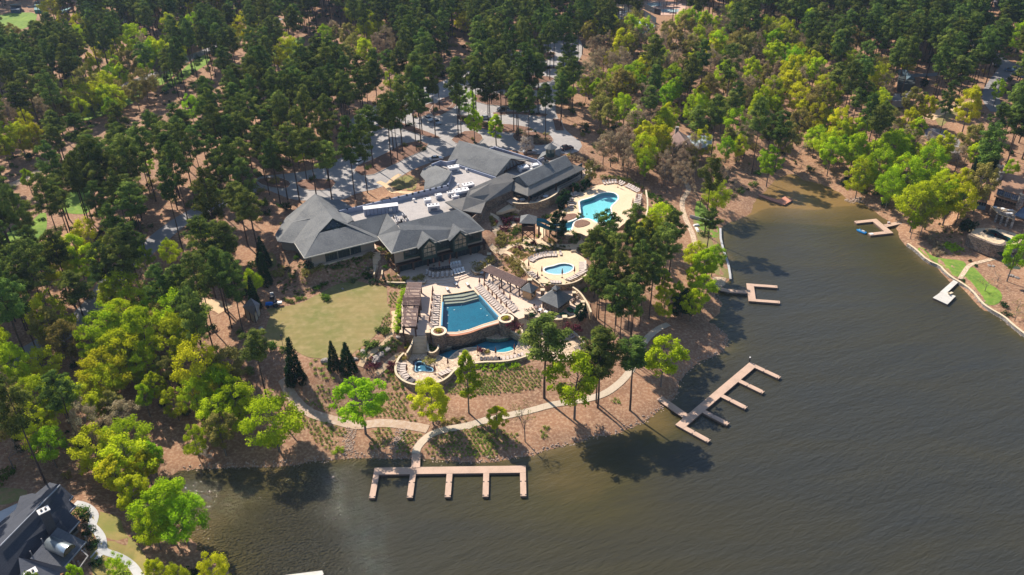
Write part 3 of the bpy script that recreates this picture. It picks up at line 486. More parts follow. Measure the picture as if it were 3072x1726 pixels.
q = PL('K4', [(60,1447),(300,1290),(360,1265),(430,1300),(440,1360),(300,1400),(150,1447)], 9.6); sheet('entry_landing', q, SAND, z=9.9, skirt=.8)
gp('KD', [(560,600),(480,480),(500,380),(560,320)], .1, SAND) if False else None
# raised lounge terrace with two curved steps in front of the lodge
for k, (dy, z) in enumerate(((0, 6.8), (28, 6.65))):
    q = PL('C', [(300,300),(600,350+dy),(780,352+dy),(950,322+dy),(1100,268+dy),(1240,150),(1230,95),(900,40),(320,70)], z); MBq = MB(); MBq.prism(q, 6.4, z); tag(MBq.build('lounge_terrace', PINK), kind='structure')
# retaining and garden walls
def wal(f, l, z0, z1, w, label, mat_=WALLST, cap=True, name='garden_wall', sm=2, zf=None):
    p = smooth(PL(f, l, z1) if zf is None else GL(f, l), sm, False); t = thing(name, label, 'wall')
    MB().wall(p, z0, z1, w, zf=zf).build('stone_face', mat_, t)
    MB().wall(p, z1, z1+.1, w+.1, zf=zf).build('coping', CAPST, t); return t
wal('C', [(385,1100),(330,1150),(298,1230),(298,1300),(330,1350),(400,1402),(500,1430),(620,1434),(750,1405),(850,1345),(900,1280),(1000,1225),(1180,1192),(1400,1190),(1560,1162),(1660,1128)], 1.2, 4.1, .4, 'long curved tan stone retaining wall around the hot tub deck')
wal('C', [(2040,858),(2110,880),(2180,920),(2245,985),(2280,1060),(2230,1120)], 1.4, 4.0, .4, 'curved pale wall of the lower lounger bay behind the pines')
wal('C', [(2245,575),(2235,650),(2200,700),(2120,735),(2040,750),(1930,755),(1830,740),(1745,725)], 2.5, 7.3, .4, 'round stone parapet wall around the pool bar')
wal('C', [(2130,420),(2190,460),(2240,520),(2290,600),(2320,680)], 5.5, 7.8, .35, 'tall curved stone wall beside the outer bar stairs')
wal('C', [(205,330),(215,368),(300,372),(450,374),(600,372),(612,345)], 5.9, 7.0, .35, 'low stone planter wall above the left pergola', sm=0)
wal('K2', [(120,1290),(200,1300),(290,1260),(400,1200)], 6.3, 7.4, .35, 'short curved stone wall at the foot of the lodge stairs')
wal('C', [(1080,225),(1110,262),(1150,275),(1220,220),(1280,185)], 6.2, 7.4, .35, 'stone planter wall at the top of the right pergola')
wal('C', [(1560,760),(1590,830),(1615,890),(1600,935),(1540,900),(1470,860)], 3.3, 5.0, .3, 'low stone wall curling round the purple shrub right of the lagoon')
wal('C', [(620,930),(630,1000),(640,1100),(700,1098),(745,1050),(740,1000)], 3.3, 4.9, .3, 'low stone wall curling round the shrubs left of the lagoon')
wal('C', [(488,930),(480,980),(445,1050),(415,1100)], 3.3, 5.6, .3, 'stone side wall left of the broad pool stairs')
wal('B', [(1945,690),(1960,780),(1965,880),(1945,980),(1900,1080)], 7.2, 8.4, .35, 'thin curved kerb wall east of the upper deck')
wal('C', [(1600,200),(1650,260),(1700,320),(1790,385)], 6.5, 8.3, .3, 'low tan wall along the left edge of the wading deck')
wal('C', [(1880,385),(2000,395),(2100,385),(2200,350),(2270,290)], 6.2, 8.3, .3, 'low tan wall along the lake side of the wading deck')
swall = [(2161,686),(2162,716),(2170,750),(2183,787),(2186,800),(2190,824),(2191,838)]
t = thing('seawall', 'straight grey seawall along the small shore lawn east of the pines', 'seawall'); MB().wall(PL('P', swall, .5), -.6, .75, .5).build('wall_face', GREYST, t); MB().wall(PL('P', swall, .75), .75, .85, .6).build('coping', M('grey_cap', (.42,.42,.42)), t)
swall = smooth(PL('Q', [(1000,748),(1060,790),(1130,860),(1220,897),(1243,930),(1300,978),(1350,1005),(1430,1060),(1500,1150),(1560,1190),(1650,1240),(1700,1290),(1781,1352),(1900,1440)], .3), 1, False)
t = thing('seawall', 'long winding stone seawall below the lawns of the right-hand house', 'seawall'); MB().wall(swall, -.6, .9, .45).build('wall_face', GREYST, t); MB().wall(swall, .9, 1.0, .55).build('coping', CAPST, t)
# stairs
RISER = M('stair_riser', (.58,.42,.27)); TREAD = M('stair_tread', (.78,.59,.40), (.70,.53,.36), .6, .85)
def stairs(label, f, a0, a1, b0, b1, z0, z1, n, bow=0, name='stairs'):
    A0, A1, B0, B1 = P(f, *a0, z0), P(f, *a1, z0), P(f, *b0, z1), P(f, *b1, z1); t = thing(name, label, 'stairs'); tr = MB(); rs = MB()
    for k in range(n):
        u, w = k/n, (k+1)/n; z = z0+(z1-z0)*u
        def row_(q):
            L, Rr = A0.lerp(B0, q), A1.lerp(B1, q); d = (B0+B1-A0-A1); d.z = 0; d.normalize(); return [L.lerp(Rr, s_)+d*bow*(1-(2*s_-1)**2)*min(1, q*1.2) for s_ in (0, .25, .5, .75, 1)]
        r0, r1 = row_(u), row_(w); po = [(p.x, p.y) for p in r0]+[(p.x, p.y) for p in r1[::-1]]
        rs.prism(po, min(z0, z1)-.6, z-.06); tr.prism([(p.x, p.y) for p in row_(max(0,u-.01))]+[(p.x, p.y) for p in row_(w*1.0)[::-1]], z-.058, z)
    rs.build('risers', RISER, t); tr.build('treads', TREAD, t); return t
stairs('broad fan-shaped stairs from the left pergola down to the hot tub deck', 'C', (490,925), (618,925), (430,1095), (625,1098), 6.48, 3.45, 13, .5)
stairs('straight tan stairs right of the right planter tower', 'C', (1560,748), (1655,722), (1625,895), (1730,870), 6.48, 3.45, 12, .1)
stairs('pale stone stairs climbing to the lodge terrace between two side walls', 'C', (55,62), (138,50), (75,290), (158,290), 10.2, 6.8, 16)
stairs('winding rustic steps east of the lodge between the shrubs', 'KD', (500,330), (600,320), (455,470), (570,480), 9.3, 8.0, 8)
stairs('lower flight of the rustic steps beside the lodge pergola', 'KD', (455,475), (570,485), (455,640), (545,660), 8.0, 6.7, 9)
stairs('pale steps below the curved stone terrace wall', 'K4', (360,1340), (420,1300), (500,1420), (570,1390), 9.9, 8.8, 7)
stairs('three short steps from the garden path to the wading deck', 'KD', (2010,720), (2110,710), (2020,765), (2120,750), 8.4, 7.95, 3)
stairs('narrow curved outer stairs behind the pool bar', 'BR', (1210,580), (1260,560), (1370,790), (1430,800), 7.6, 5.6, 12)
wal('C', [(62,70),(95,150),(92,220),(75,290)], 6.6, 8.2, .25, 'left side wall of the pale lodge stairs'); wal('C', [(140,55),(160,130),(165,200),(158,290)], 6.6, 8.2, .25, 'right side wall of the pale lodge stairs')
# planter towers
SHRUBSPOTS = []
for x, y, w_ in ((1440,742,'right'), (745,872,'left')):
    p = P('C', x, y, 7.7); t = thing('planter_tower', 'round stone planter tower at the %s end of the brick spillway' % w_, 'planter', (p.x, p.y, 2.4))
    MB().lathe((0, 0, 0), [(1.85, 0), (1.75, 5.1)], 28).build('stone_drum', DARKST, t); m_ = MB(); m_.wall([(1.6*math.cos(k*math.pi/14), 1.6*math.sin(k*math.pi/14)) for k in range(28)], 5.1, 5.32, .6, closed=True); m_.build('cap_ring', COPE, t)
    MB().lathe((0, 0, 0), [(1.35, 5.0), (1.35, 5.16)], 20).build('soil', MULCH, t)
    SHRUBSPOTS.append((p.x, p.y, 7.5, .85, 'gold', 'yellow-green shrub growing in the %s planter tower' % w_))
# stone pillars
for f, x, y, z0, h, w, lb in (('C',1265,75,6.5,1.6,.9,'tan stone pillar at the right end of the lodge patio'),('C',1650,690,3.5,4.0,.9,'stone pillar at the left top of the bar stairs'),('C',1705,672,4,3.4,.8,'stone pillar right of the bar stairs top'),('BR',765,470,6.5,1.9,.8,'tan stone pillar behind the bar roof'),
   ('BR',490,500,6.5,1.7,.9,'stone pillar between kiosk and pool bar'),('BR',215,280,6.5,3.2,.9,'stone pillar behind the kiosk roof'),('BR',970,1085,3,5.0,1.0,'tall stone pillar in front of the pool bar'),('BR',1365,760,4,3.6,.8,'stone pillar at the right edge of the bar terrace'),('BR',1175,560,5.5,2.8,.8,'stone pillar carrying a flower pot by the outer stairs'),
   ('T',1335,625,3.4,3.9,.9,'stone pillar beside the left planter tower'),('T',830,625,4,3.3,.9,'stone pillar at the lake end of the left pergola'),('T',1340,1010,3.4,1.0,.5,'dark low pillar at the foot of the broad stairs'),('KD',1205,1285,7,1.6,.8,'square stone pillar left of the wading deck')):
    p = P(f, x, y, z0+h); t = thing('stone_pillar', lb, 'pillar', (p.x, p.y, z0)); MB().box((0, 0, h/2-.06), (w, w, h-.12)).build('shaft', DARKST, t); MB().box((0, 0, h), (w+.2, w+.2, .16)).build('cap', CAPST, t)
# ---------------------------------------------------------------- the lodge
SHING = rows(M('grey_shingle', (.165,.168,.168), (.11,.114,.118), .22, .95, c3=(.20,.20,.19), s3=2.5), .22, 'Z', .92, .3)
SHINGW = rows(M('weathered_shingle', (.175,.165,.15), (.12,.12,.12), .3, .95, c3=(.24,.215,.185), s3=5), .22, 'Z', .92, .3)
FASC = M('cream_fascia', (.62,.58,.5)); DKGREEN = M('dark_green_trim', (.02,.05,.045), (.016,.04,.036), 1, .6); SIDING = M('taupe_siding', (.32,.26,.21), (.28,.23,.185), .5, .9)
GLASS = M('window_glass', (.03,.045,.05), (.02,.03,.035), 2, .08, spec=.6); WARMG = M('reflective_glass', (.30,.27,.20), (.10,.10,.08), .8, .12, spec=.6, c3=(.04,.06,.06), s3=.9)
FLATR = M('white_membrane', (.38,.345,.32), (.31,.285,.27), .35, .85, c3=(.43,.39,.365), s3=2); rows(FLATR, 2.0, 'X', .88, .06)
PARA = M('blue_grey_parapet', (.30,.33,.42), (.26,.29,.37), .6, .8); BROWNW = M('dark_brown_wood', (.085,.045,.032), (.06,.032,.024), 2, .8)
lodge = thing('lodge', 'sprawling lake clubhouse with many grey shingle roofs around a white flat roof', 'clubhouse')
def rp(l): return [P(f, a, b, z) for f, a, b, z in l]
def roof(faces, parent, mat_=SHING, th=.28, name='roof'):
    mb = MB()
    for l in faces: mb.slab(rp(l), th)
    return mb.build(name, mat_, parent)
k1 = lambda *l: [('K1', *q) for q in l]; k2 = lambda *l: [('K2', *q) for q in l]; k3 = lambda *l: [('K3', *q) for q in l]; k4 = lambda *l: [('K4', *q) for q in l]
Gp = (1070,575,18.6); Rn = (750,130,18.6)
roof([k1(Gp,(820,840,16.8),(560,1290,14),(385,1020,14),(670,580,16.6)), k1(Gp,(670,580,16.6),Rn), k1(Rn,(670,580,16.6),(340,650,15.7),(225,560,14)),
      k1((820,840,16.75),(1380,712,16.75),(1910,960,14),(560,1290,14)), k1(Gp,(1910,960,14),(1875,890,14.3),(1345,660,16.4)), k1(Gp,(1345,660,16.4),(1450,605,15.2),(1400,520,15),(1180,440,15),(1040,240,15.2),Rn),
      k1((1040,240,15.1),(1180,228,14.4),(1425,370,14),(1180,440,14.6))], lodge)
roof([k1((340,650,15.7),(670,580,16.5),(385,1020,13.8),(345,1025,13.5)), k1((340,650,15.7),(345,1025,13.5),(75,990,13.4)), k1((340,650,15.7),(75,990,13.4),(30,870,13.5),(225,560,13.9))], lodge)
roof([k1((1345,660,16.6),(2045,490,18),(1875,890,14.1))], lodge)
roof([k2((240,230,18.2),(70,622,14),(320,922,14),(475,522,17.2),(400,420,17.9)), k2((430,415,18),(1450,165,18),(1925,515,14),(320,922,14),(475,522,17.2)), k2((1450,165,18),(1925,515,14),(1665,262,14.1),(1240,30,15.6))], lodge)
for pk, bk, lf, lb, rt, rb in (((970,665,16.6),(845,532,16.9),(778,852,13.9),(750,812,14.1),(1175,756,13.9),(1105,720,14.8)), ((1510,530,16.6),(1382,405,16.9),(1328,716,13.9),(1293,680,14.1),(1702,616,13.9),(1640,580,14.8))):
    roof([k2(bk,pk,lf,lb), k2(bk,rb,rt,pk)], lodge, th=.2, name='dormer_roof')
roof([k3((950,130,19),(1885,455,19),(1735,722,15.2),(1615,778,14.9),(885,538,15),(930,462,15.8),(740,500,14.2))], lodge, name='hall_roof')
A_, B_ = P('K3', 950, 130, 19), P('K3', 1885, 455, 19); d = (B_-A_).normalized(); n_ = Vector((-d.y, d.x, 0)).normalized(); n_ = n_ if n_.y > 0 else -n_
mb = MB(); mb.slab([A_, B_, Vector((*(B_+n_*9).xy, 15.4)), Vector((*(A_+n_*9).xy, 14.4))], .28); mb.build('hall_roof', SHING, lodge)
# glazed gablet at the front of the left wing
ga, gb, gc = P('K1', 1070, 585, 18.4), P('K1', 820, 845, 16.6), P('K1', 1380, 716, 16.6); gi = Vector((0, 1.1, 0)); mb = MB(); mb.add([ga+gi*.3, gb+gi, gc+gi, gb, gc, ga], [(0, 1, 2), (1, 3, 4, 2)]); mb.build('gablet_glazing', GLASS, lodge)
mb = MB()
for s_ in (.2, .4, .6, .8): b0 = gb.lerp(gc, s_)+gi*.92; mb.beam(b0, b0+Vector((0, -.25*(1-abs(2*s_-1)), 1.5*(1-abs(2*s_-1)))), .14, .14)
mb.beam(gb+gi*.9, gc+gi*.9, .2, .25); mb.beam(ga, gb, .2, .3); mb.beam(ga, gc, .2, .3); mb.build('gablet_frame', DKGREEN, lodge)
# timbered gable end of the hall
g0, g1, gp_ = P('K3', 1720, 735, 14.9), Vector((*(B_+n_*7.5).xy, 15.2)), B_+Vector((0, 0, -.5)); off = -d*.9
mb = MB(); mb.add([g0+off, g1+off, gp_+off, g0+off-d*.4, g1+off-d*.4, gp_+off-d*.4], [(0, 1, 2), (5, 4, 3), (0, 2, 5, 3), (1, 0, 3, 4), (2, 1, 4, 5)]); mb.build('gable_wall', M('grey_gable', (.16,.17,.19)), lodge)
mb = MB()
for s_ in (.1,.25,.4,.55,.7,.85): b0 = g0.lerp(g1, s_)+off*.85; mb.beam(b0, b0.lerp(gp_+off*.85, .3)+Vector((0, 0, 1.2*(1-abs(2*s_-1)))), .16, .16)
mb.beam(g0+off*.8, g1+off*.8, .3, .3); mb.beam(g0+off*.8, gp_+off*.8, .25, .25); mb.beam(g1+off*.8, gp_+off*.8, .25, .25); mb.build('gable_truss', BROWNW, lodge)
roof([k3((300,640,14),(460,558,14.4),(815,692,16.9),(710,850,16.2),(330,848,14.7),(245,750,14)), k3((330,848,14.7),(710,850,16.2),(590,970,14.8),(310,1032,13.8)), k3((815,692,16.9),(740,948,14.9),(590,970,14.8),(710,850,16.2))], lodge)
roof([k3((1130,1010,16.3),(1800,715,16.6),(1922,872,15.2),(1890,1032,13.5),(1430,1240,13.5),(1070,1152,16)), k3((1070,1152,16),(1430,1240,13.5),(1345,1447,13.6),(1000,1400,14.6),(700,1240,15.6)), k3((1800,715,16.6),(2010,775,15.6),(1922,872,15.1))], lodge, SHINGW)
roof([k4((500,715,17.1),(1430,298,17.1),(1562,495,14.9),(690,910,14.9),(640,905,14.9)), k4((500,715,17.1),(640,905,14.9),(388,803,14.9))], lodge, th=.25, name='pavilion_roof')
roof([k4((385,820,14.75),(690,912,14.75),(685,1110,13.2),(355,990,13.2)), k4((690,912,14.75),(1562,497,14.75),(1640,652,13.2),(685,1110,13.2)), k4((1562,480,14.75),(1820,562,13.2),(1640,652,13.2))], lodge, SHINGW, th=.25, name='pavilion_roof')
A2, B2 = P('K4', 500, 715, 17.1), P('K4', 1430, 298, 17.1); d2 = (B2-A2).normalized(); n2 = Vector((-d2.y, d2.x, 0)); n2 = n2 if n2.y > 0 else -n2
mb = MB(); mb.slab([A2, B2, Vector((*(B2+n2*4).xy, 14.9)), Vector((*(A2+n2*4).xy, 14.9))], .25); mb.build('pavilion_roof', SHING, lodge)
# entrance roof with the octagonal cupola
cp = P('K4', 1128, 235, 17.0); cb = [P('K4', 862, 385, 13.6), P('K4', 1160, 395, 13.4), P('K4', 1310, 335, 13.5)]; bk = cb[0]+(cb[2]-cb[1])*1.1; bk.z = 13.6
mb = MB(); q = cb+[Vector((cb[2].x+1, cb[2].y+7, 13.6)), Vector((cb[0].x+2, cb[0].y+6, 13.6))]
for i in range(5): mb.slab([cp, q[i], q[(i+1) % 5]], .25)
mb.build('entrance_roof', SHING, lodge)
mb = MB(); mb.lathe((cp.x, cp.y, 15.6), [(1.5, 0), (1.5, 2.9)], 8); mb.build('cupola_drum', DKGREEN, lodge)
mb = MB()
for k in range(8): t_ = (k+.5)*math.pi/4; mb.box((cp.x+1.42*math.cos(t_), cp.y+1.42*math.sin(t_), 17.6), (.06, .8, 1.2), t_)
mb.build('cupola_window', WARMG, lodge); mb = MB(); mb.lathe((cp.x, cp.y, 18.4), [(2.05, 0), (2.0, .12), (.05, 1.5)], 8); mb.build('cupola_roof', SHING, lodge)
c0 = P('K4', 1025, 425, 17.6); mb = MB(); mb.box((c0.x, c0.y, 15.6), (1.7, 1.1, 4), .4); mb.build('chimney', GREYST, lodge); mb = MB(); mb.box((c0.x, c0.y, 17.65), (2.0, 1.4, .14), .4); mb.tube((c0.x, c0.y, 17.7), (c0.x, c0.y, 18.5), .22, .22, 8); mb.build('chimney_cap', M('black_metal', (.02,.02,.022), None, 1, .5), lodge)
# flat roof and parapets
fl = rp([('K3',-50,1205,13.9),('K3',200,1170,13.9),('K3',750,1050,13.9),('K3',830,770,13.9),('K3',730,640,13.9),('K3',600,600,13.9),('K3',640,500,13.9),('K3',900,520,13.9),('K3',1640,790,13.9),('K3',1750,640,13.9),('K4',330,330,13.9),('K4',850,420,13.9),('K4',960,520,13.9),('K4',480,760,13.9),('K3',1500,1000,13.9),('K3',1250,1180,13.9),('K2',1500,200,13.9),('K2',900,420,13.9),('K2',300,600,13.9),('K1',1560,700,13.9),('K1',1380,560,13.9),('K1',1180,470,13.9),('K1',1500,410,13.9)])
sheet('flat_roof', fl, FLATR, z=13.9, kind=None, parent=lodge)
mb = MB(); pl = rp([('K1',1175,438,15.4),('K1',1600,345,15.4),('K3',0,1110,15.4),('K3',320,1030,15.4),('K3',740,948,15.2),('K3',812,700,15.2)]); mb.wall(pl, 13.5, 15.4, .35)
mb.wall(rp([('K3',450,565,15.2),('K3',610,500,15.2),('K3',720,525,15.2),('K3',930,455,15.6)]), 10.5, 15.3, .3); mb.wall(rp([('K3',885,545,15),('K3',1615,785,15)]), 13.5, 14.8, .3)
mb.wall(rp([('K3',1470,285,15.2),('K3',1620,235,15.2),('K4',10,130,15.2),('K4',860,395,15.2),('K4',1000,345,15.2)]), 10.2, 15.2, .3); mb.wall(rp([('K4',860,395,15.1),('K4',960,490,15.0)]), 13.5, 15.1, .25)
mb.build('parapet', PARA, lodge)
for l_ in (rp([('K4',250,650,14.8),('K4',485,722,14.8)]), rp([('K1',1560,600,15.0),('K1',1660,575,15.2)])): MB().wall(l_, 14.6, 14.85, .3).build('roof_edging', FASC, lodge)
mb = MB()
for i in range(16):
    q = Vector(pl[0]).lerp(pl[2], i/8) if i < 8 else Vector(pl[2]).lerp(pl[4], (i-8)/7); MB().box((q.x, q.y-.02, 15.25), (.55, .5, .5)).build('scupper', M('dark_scupper', (.03,.04,.06)), lodge)
# white fascia lines on the roof edges
mb = MB()
for a, b_ in ((k1((385,1020,14)), k1((560,1290,14))), (k2((70,622,14)), k2((320,922,14))), (k2((1665,262,14.1)), k2((1925,515,14))), (k1((560,1290,14)), k1((1910,960,14))), (k2((320,922,14)), k2((1925,515,14)))):
    p, q = rp(a)[0], rp(b_)[0]; mb.beam(p-Vector((0, .12, .15)), q-Vector((0, .12, .15)), .1, .3)
mb.build('fascia', FASC, lodge)
# walls: left wing, south wing (two storeys), link and pavilion
def wallrun(name, pts, z0, z1, mat_, th=.3):
    mb = MB(); mb.wall(pts, z0, z1, th); return mb.build(name, mat_, lodge)
lw = rp([('K1',120,960,13.4),('K1',370,1000,13.4),('K1',600,1265,13.6),('K1',1860,950,13.6)]); lw = [p+Vector((.9*(1 if i < 3 else -1)*(i > 1), 1.0, 0)) for i, p in enumerate(lw)]
wallrun('wall', lw, 9.6, 13.7, SIDING)
a, b_ = lw[2], lw[3]; dd = (b_-a); 
for s0, s1 in ((.22,.40),(.42,.60),(.62,.78)):
    mb = MB(); p, q = a+dd*s0, a+dd*s1; mb.wall([p+Vector((0,-.18,0)), q+Vector((0,-.18,0))], 10.3, 13.1, .12); mb.build('window', GLASS, lodge)
    mb = MB(); 
    for k in range(4): w_ = p.lerp(q, k/3); mb.box((w_.x, w_.y-.27, 11.7), (.12, .1, 2.8))
    mb.build('window_frame', DKGREEN, lodge)
sw = rp([('K2',345,900,13.6),('K2',1880,520,13.6)]); a, b_ = [p+Vector((0, .9, 0)) for p in sw]; dd = b_-a
wallrun('wall', [a+Vector((-.5, 9, 0)), a, b_, b_+Vector((-2.5, 5, 0))], 6.5, 13.8, SIDING)
def onw(s_, o=0): q = a+dd*s_; nn = Vector((dd.y, -dd.x, 0)).normalized(); return q+nn*o
mb = MB(); mb.wall([onw(.1, .2), onw(.99, .2)], 10.1, 13.7, .12); mb.build('green_panelling', DKGREEN, lodge)
for s0, s1 in ((.115,.26),(.52,.63),(.84,.97)):
    mb = MB(); mb.wall([onw(s0, .3), onw(s1, .3)], 11.0, 13.2, .1); mb.build('window', GLASS, lodge); mb = MB()
    for k in range(6): w_ = onw(s0+(s1-s0)*k/5, .38); mb.box((w_.x, w_.y, 12.1), (.1, .1, 2.3))
    mb.wall([onw(s0, .38), onw(s1, .38)], 12.4, 12.5, .08); mb.wall([onw(s0, .42), onw(s1, .42)], 10.85, 11.0, .14); mb.build('window_frame', DKGREEN, lodge)
nn = Vector((dd.y, -dd.x, 0)).normalized(); dn = dd.normalized()
for pk_, w_ in ((P('K2', 970, 665, 16.5), 4.2), (P('K2', 1510, 530, 16.5), 4.2)):      # big gabled dormer windows
    c = pk_-nn*.45; c.z = 0; l, r = c-dn*w_/2, c+dn*w_/2
    mb = MB(); v = [Vector((*l.xy, 10.1)), Vector((*r.xy, 10.1)), Vector((*r.xy, 13.7)), Vector((*c.xy, 16.0)), Vector((*l.xy, 13.7))]; mb.add(v+[p-nn*2.2 for p in v], [(0,1,2,3,4), (9,8,7,6,5)]+[(i, i+5, (i+1) % 5+5, (i+1) % 5) for i in range(5)]); mb.build('dormer_wall', DKGREEN, lodge)
    mb = MB(); e = nn*.05
    mb.add([Vector((*(l+dn*.35+e).xy, 11)), Vector((*(r-dn*.35+e).xy, 11)), Vector((*(r-dn*.35+e).xy, 13.6)), Vector((*(c+e).xy, 15.6)), Vector((*(l+dn*.35+e).xy, 13.6))], [(0,1,2,3,4)]); mb.build('dormer_window', WARMG, lodge)
    mb = MB()
    for k in (-.5, -.17, .17, .5): q = c+dn*k*(w_-.7)+nn*.12; mb.box((q.x, q.y, 12.6), (.14, .14, 3.4))
    for z in (12.2, 13.5, 11.0): mb.beam((l+dn*.3+nn*.12).xy.to_3d()+Vector((0,0,z)), (r-dn*.3+nn*.12).xy.to_3d()+Vector((0,0,z)), .12, .14)
    for e0, e1 in ((l, c), (r, c)): mb.beam(Vector((*(e0+nn*.12).xy, 13.4)), Vector((*(e1+nn*.12).xy, 15.6)), .16, .2)
    mb.build('dormer_frame', DKGREEN, lodge)
mb = MB(); mb.wall([onw(.03, .2), onw(.97, .2)], 6.5, 9.4, .12); mb.build('patio_glazing', GLASS, lodge); mb = MB()
for k in range(22): w_ = onw(.03+.94*k/21, .3); mb.box((w_.x, w_.y, 8), (.14, .12, 2.9))
mb.build('window_frame', DKGREEN, lodge)
wallrun('wall', rp([('K3',1400,1250,13.2),('K3',1860,1030,13.2),('K4',370,985,13.0)]), 8.6, 13.3, DARKST); wallrun('wall', [P('K2',1700,300,13.8), P('K3',1345,1400,13.4), P('K3',1410,1250,13.4)], 8.0, 13.5, DARKST)
pv = [p+Vector((0, 2.2, 0)) for p in rp([('K4',400,1000,13.2),('K4',700,1085,13.2),('K4',1560,660,13.2),('K4',1760,540,13.2)])]
wallrun('pavilion_wall', pv, 9.8, 13.6, GLASS); mb = MB()
for i in range(3):
    L = (pv[i+1]-pv[i]).length; nk = max(2, int(L/2.2))
    for k in range(nk+1): q = pv[i].lerp(pv[i+1], k/nk); MB().box((q.x, q.y-.2, 11.6), (.22, .22, 3.6)).build('pavilion_post', DKGREEN, lodge)
for p in rp([('K4',700,1100,13.0),('K4',1745,600,13.0),('K4',1240,840,13.0)]): MB().box((p.x, p.y+.2, 11.3), (.4, .4, 3.8)).build('post', BROWNW, lodge)
# terrace floor, curved stone terrace walls
terr = rp([('K4',380,1285,10.3),('K4',480,1305,10.3),('K4',600,1308,10.3),('K4',760,1300,10.3),('K4',900,1272,10.3),('K4',1040,1225,10.3),('K4',1150,1170,10.3),('K4',1240,1110,10.3),('K4',1282,1050,10.3),('K4',1290,1000,10.3),('K4',1830,735,10.3),('K4',1900,700,10.3),('K4',1945,655,10.3),('K4',1930,610,10.3),('K4',1860,580,10.3),('K4',1500,500,10.3),('K4',700,850,10.3),('K4',250,1000,10.3),('K4',240,1200,10.3)])
sheet('terrace_floor', terr, PINK, z=10.3, skirt=2.4, side=WALLST, kind='structure')
t = thing('terrace_wall', 'tall curved stone terrace wall under the dining pavilion', 'wall'); cw_ = smooth(terr[:10], 1, False); MB().wall(cw_, 8, 11.1, .4).build('stone_face', WALLST, t); MB().wall(cw_, 11.1, 11.22, .5).build('coping', CAPST, t)
t = thing('terrace_wall', 'pale rounded parapet at the east tip of the dining terrace', 'wall'); MB().wall(smooth(terr[10:15], 1, False), 8, 11.1, .35).build('stone_face', WALLST, t); MB().wall(smooth(terr[10:15], 1, False), 11.1, 11.2, .45).build('coping', CAPST, t)
t = thing('terrace_railing', 'long dark green railing along the edge of the dining terrace', 'railing'); mb = MB(); r0, r1 = terr[9], terr[10]
for k in range(26): q = r0.lerp(r1, k/25); mb.box((q.x, q.y, 10.85), (.06, .06, 1.1))
mb.beam(r0+Vector((0,0,1.1)), r1+Vector((0,0,1.1)), .1, .08); mb.beam(r0+Vector((0,0,.2)), r1+Vector((0,0,.2)), .06, .06); mb.build('rail', DKGREEN, t)
# ---- things on the flat roof
WM = M('white_metal', (.72,.70,.69), (.62,.6,.6), 1, .5, c3=(.5,.48,.47), s3=4); DM = M('vent_dark', (.03,.03,.04), None, 1, .6)
def rtu(f, x, y, lx, ly, h, rz, label, fans=2, z=13.9):
    p = P(f, x, y, z+h); t = thing('rooftop_unit', label, 'rooftop unit', (p.x, p.y, z), R(rz)); MB().box((0, 0, h/2+.15), (lx, ly, h-.3)).build('housing', WM, t); MB().box((0, 0, .1), (lx*.9, ly*.9, .2)).build('curb', PARA, t)
    for k in range(fans): MB().lathe((lx*(-.3+.3*k), ly*.15, h), [(.28, 0), (.28, .08), (.1, .1)], 10).build('fan', DM, t); MB().box((0, -ly/2-.03, h*.45), (lx*.55, .05, h*.4)).build('louvre', PARA, t)
p = P('K1', 1860, 370, 16); t = thing('rooftop_unit', 'very long white air handler lying along the blue parapet', 'rooftop unit', (p.x+1.2, p.y+.4, 13.9), R(13)); MB().box((0, 0, 1.1), (9.6, 2.0, 2.0)).build('housing', PARA, t); MB().box((0, 0, 2.15), (9.8, 2.2, .12)).build('cover', WM, t); MB().box((2.6, -1.2, 1.3), (.9, .5, .8)).build('intake', WM, t)
m_ = MB()
for k in range(9): m_.box((-4.2+k*1.05, -1.02, 1.1), (.08, .06, 1.7))
m_.build('panel_seam', DM, t)
rtu('K3', 845, 600, 3.3, 2.2, 1.7, 20, 'white rooftop unit at the north end beside the hall roof', 2)
rtu('K3', 480, 1295, 3.4, 1.9, 1.8, 12, 'white boxy rooftop unit nearest the south wing ridge', 3)
rtu('K3', 375, 1185, 2.0, 1.7, 1.6, 15, 'white rooftop unit behind the boxy one', 1); rtu('K3', 575, 1105, 1.9, 1.5, 1.4, 20, 'small white rooftop unit in the middle of the row by the parapet', 1)
rtu('K3', 800, 1060, 2.2, 1.5, 1.3, 20, 'white rooftop unit left of the biggest pair', 2); rtu('K3', 880, 1125, 2.1, 1.4, 1.2, 18, 'low white rooftop unit touching the link roof', 1)
rtu('K3', 990, 1020, 4.4, 2.4, 1.9, 22, 'biggest white rooftop unit beside the sloping link roof', 3); rtu('K3', 1110, 915, 3.4, 2.0, 1.5, 24, 'white rooftop unit behind the biggest one', 3)
rtu('K4', 590, 520, 3.2, 2.2, 1.6, 20, 'domed white rooftop unit behind the dining pavilion ridge', 2); rtu('K4', 815, 480, 2.2, 1.8, 1.7, 18, 'white louvred unit by the lodge chimney', 1)
rtu('K4', 730, 575, 1.6, 1.0, .9, 22, 'small white unit half hidden by the pavilion ridge', 1); rtu('K4', 915, 505, 1.6, 1.0, .8, 22, 'pair of small white fan units beside the lodge chimney', 2)
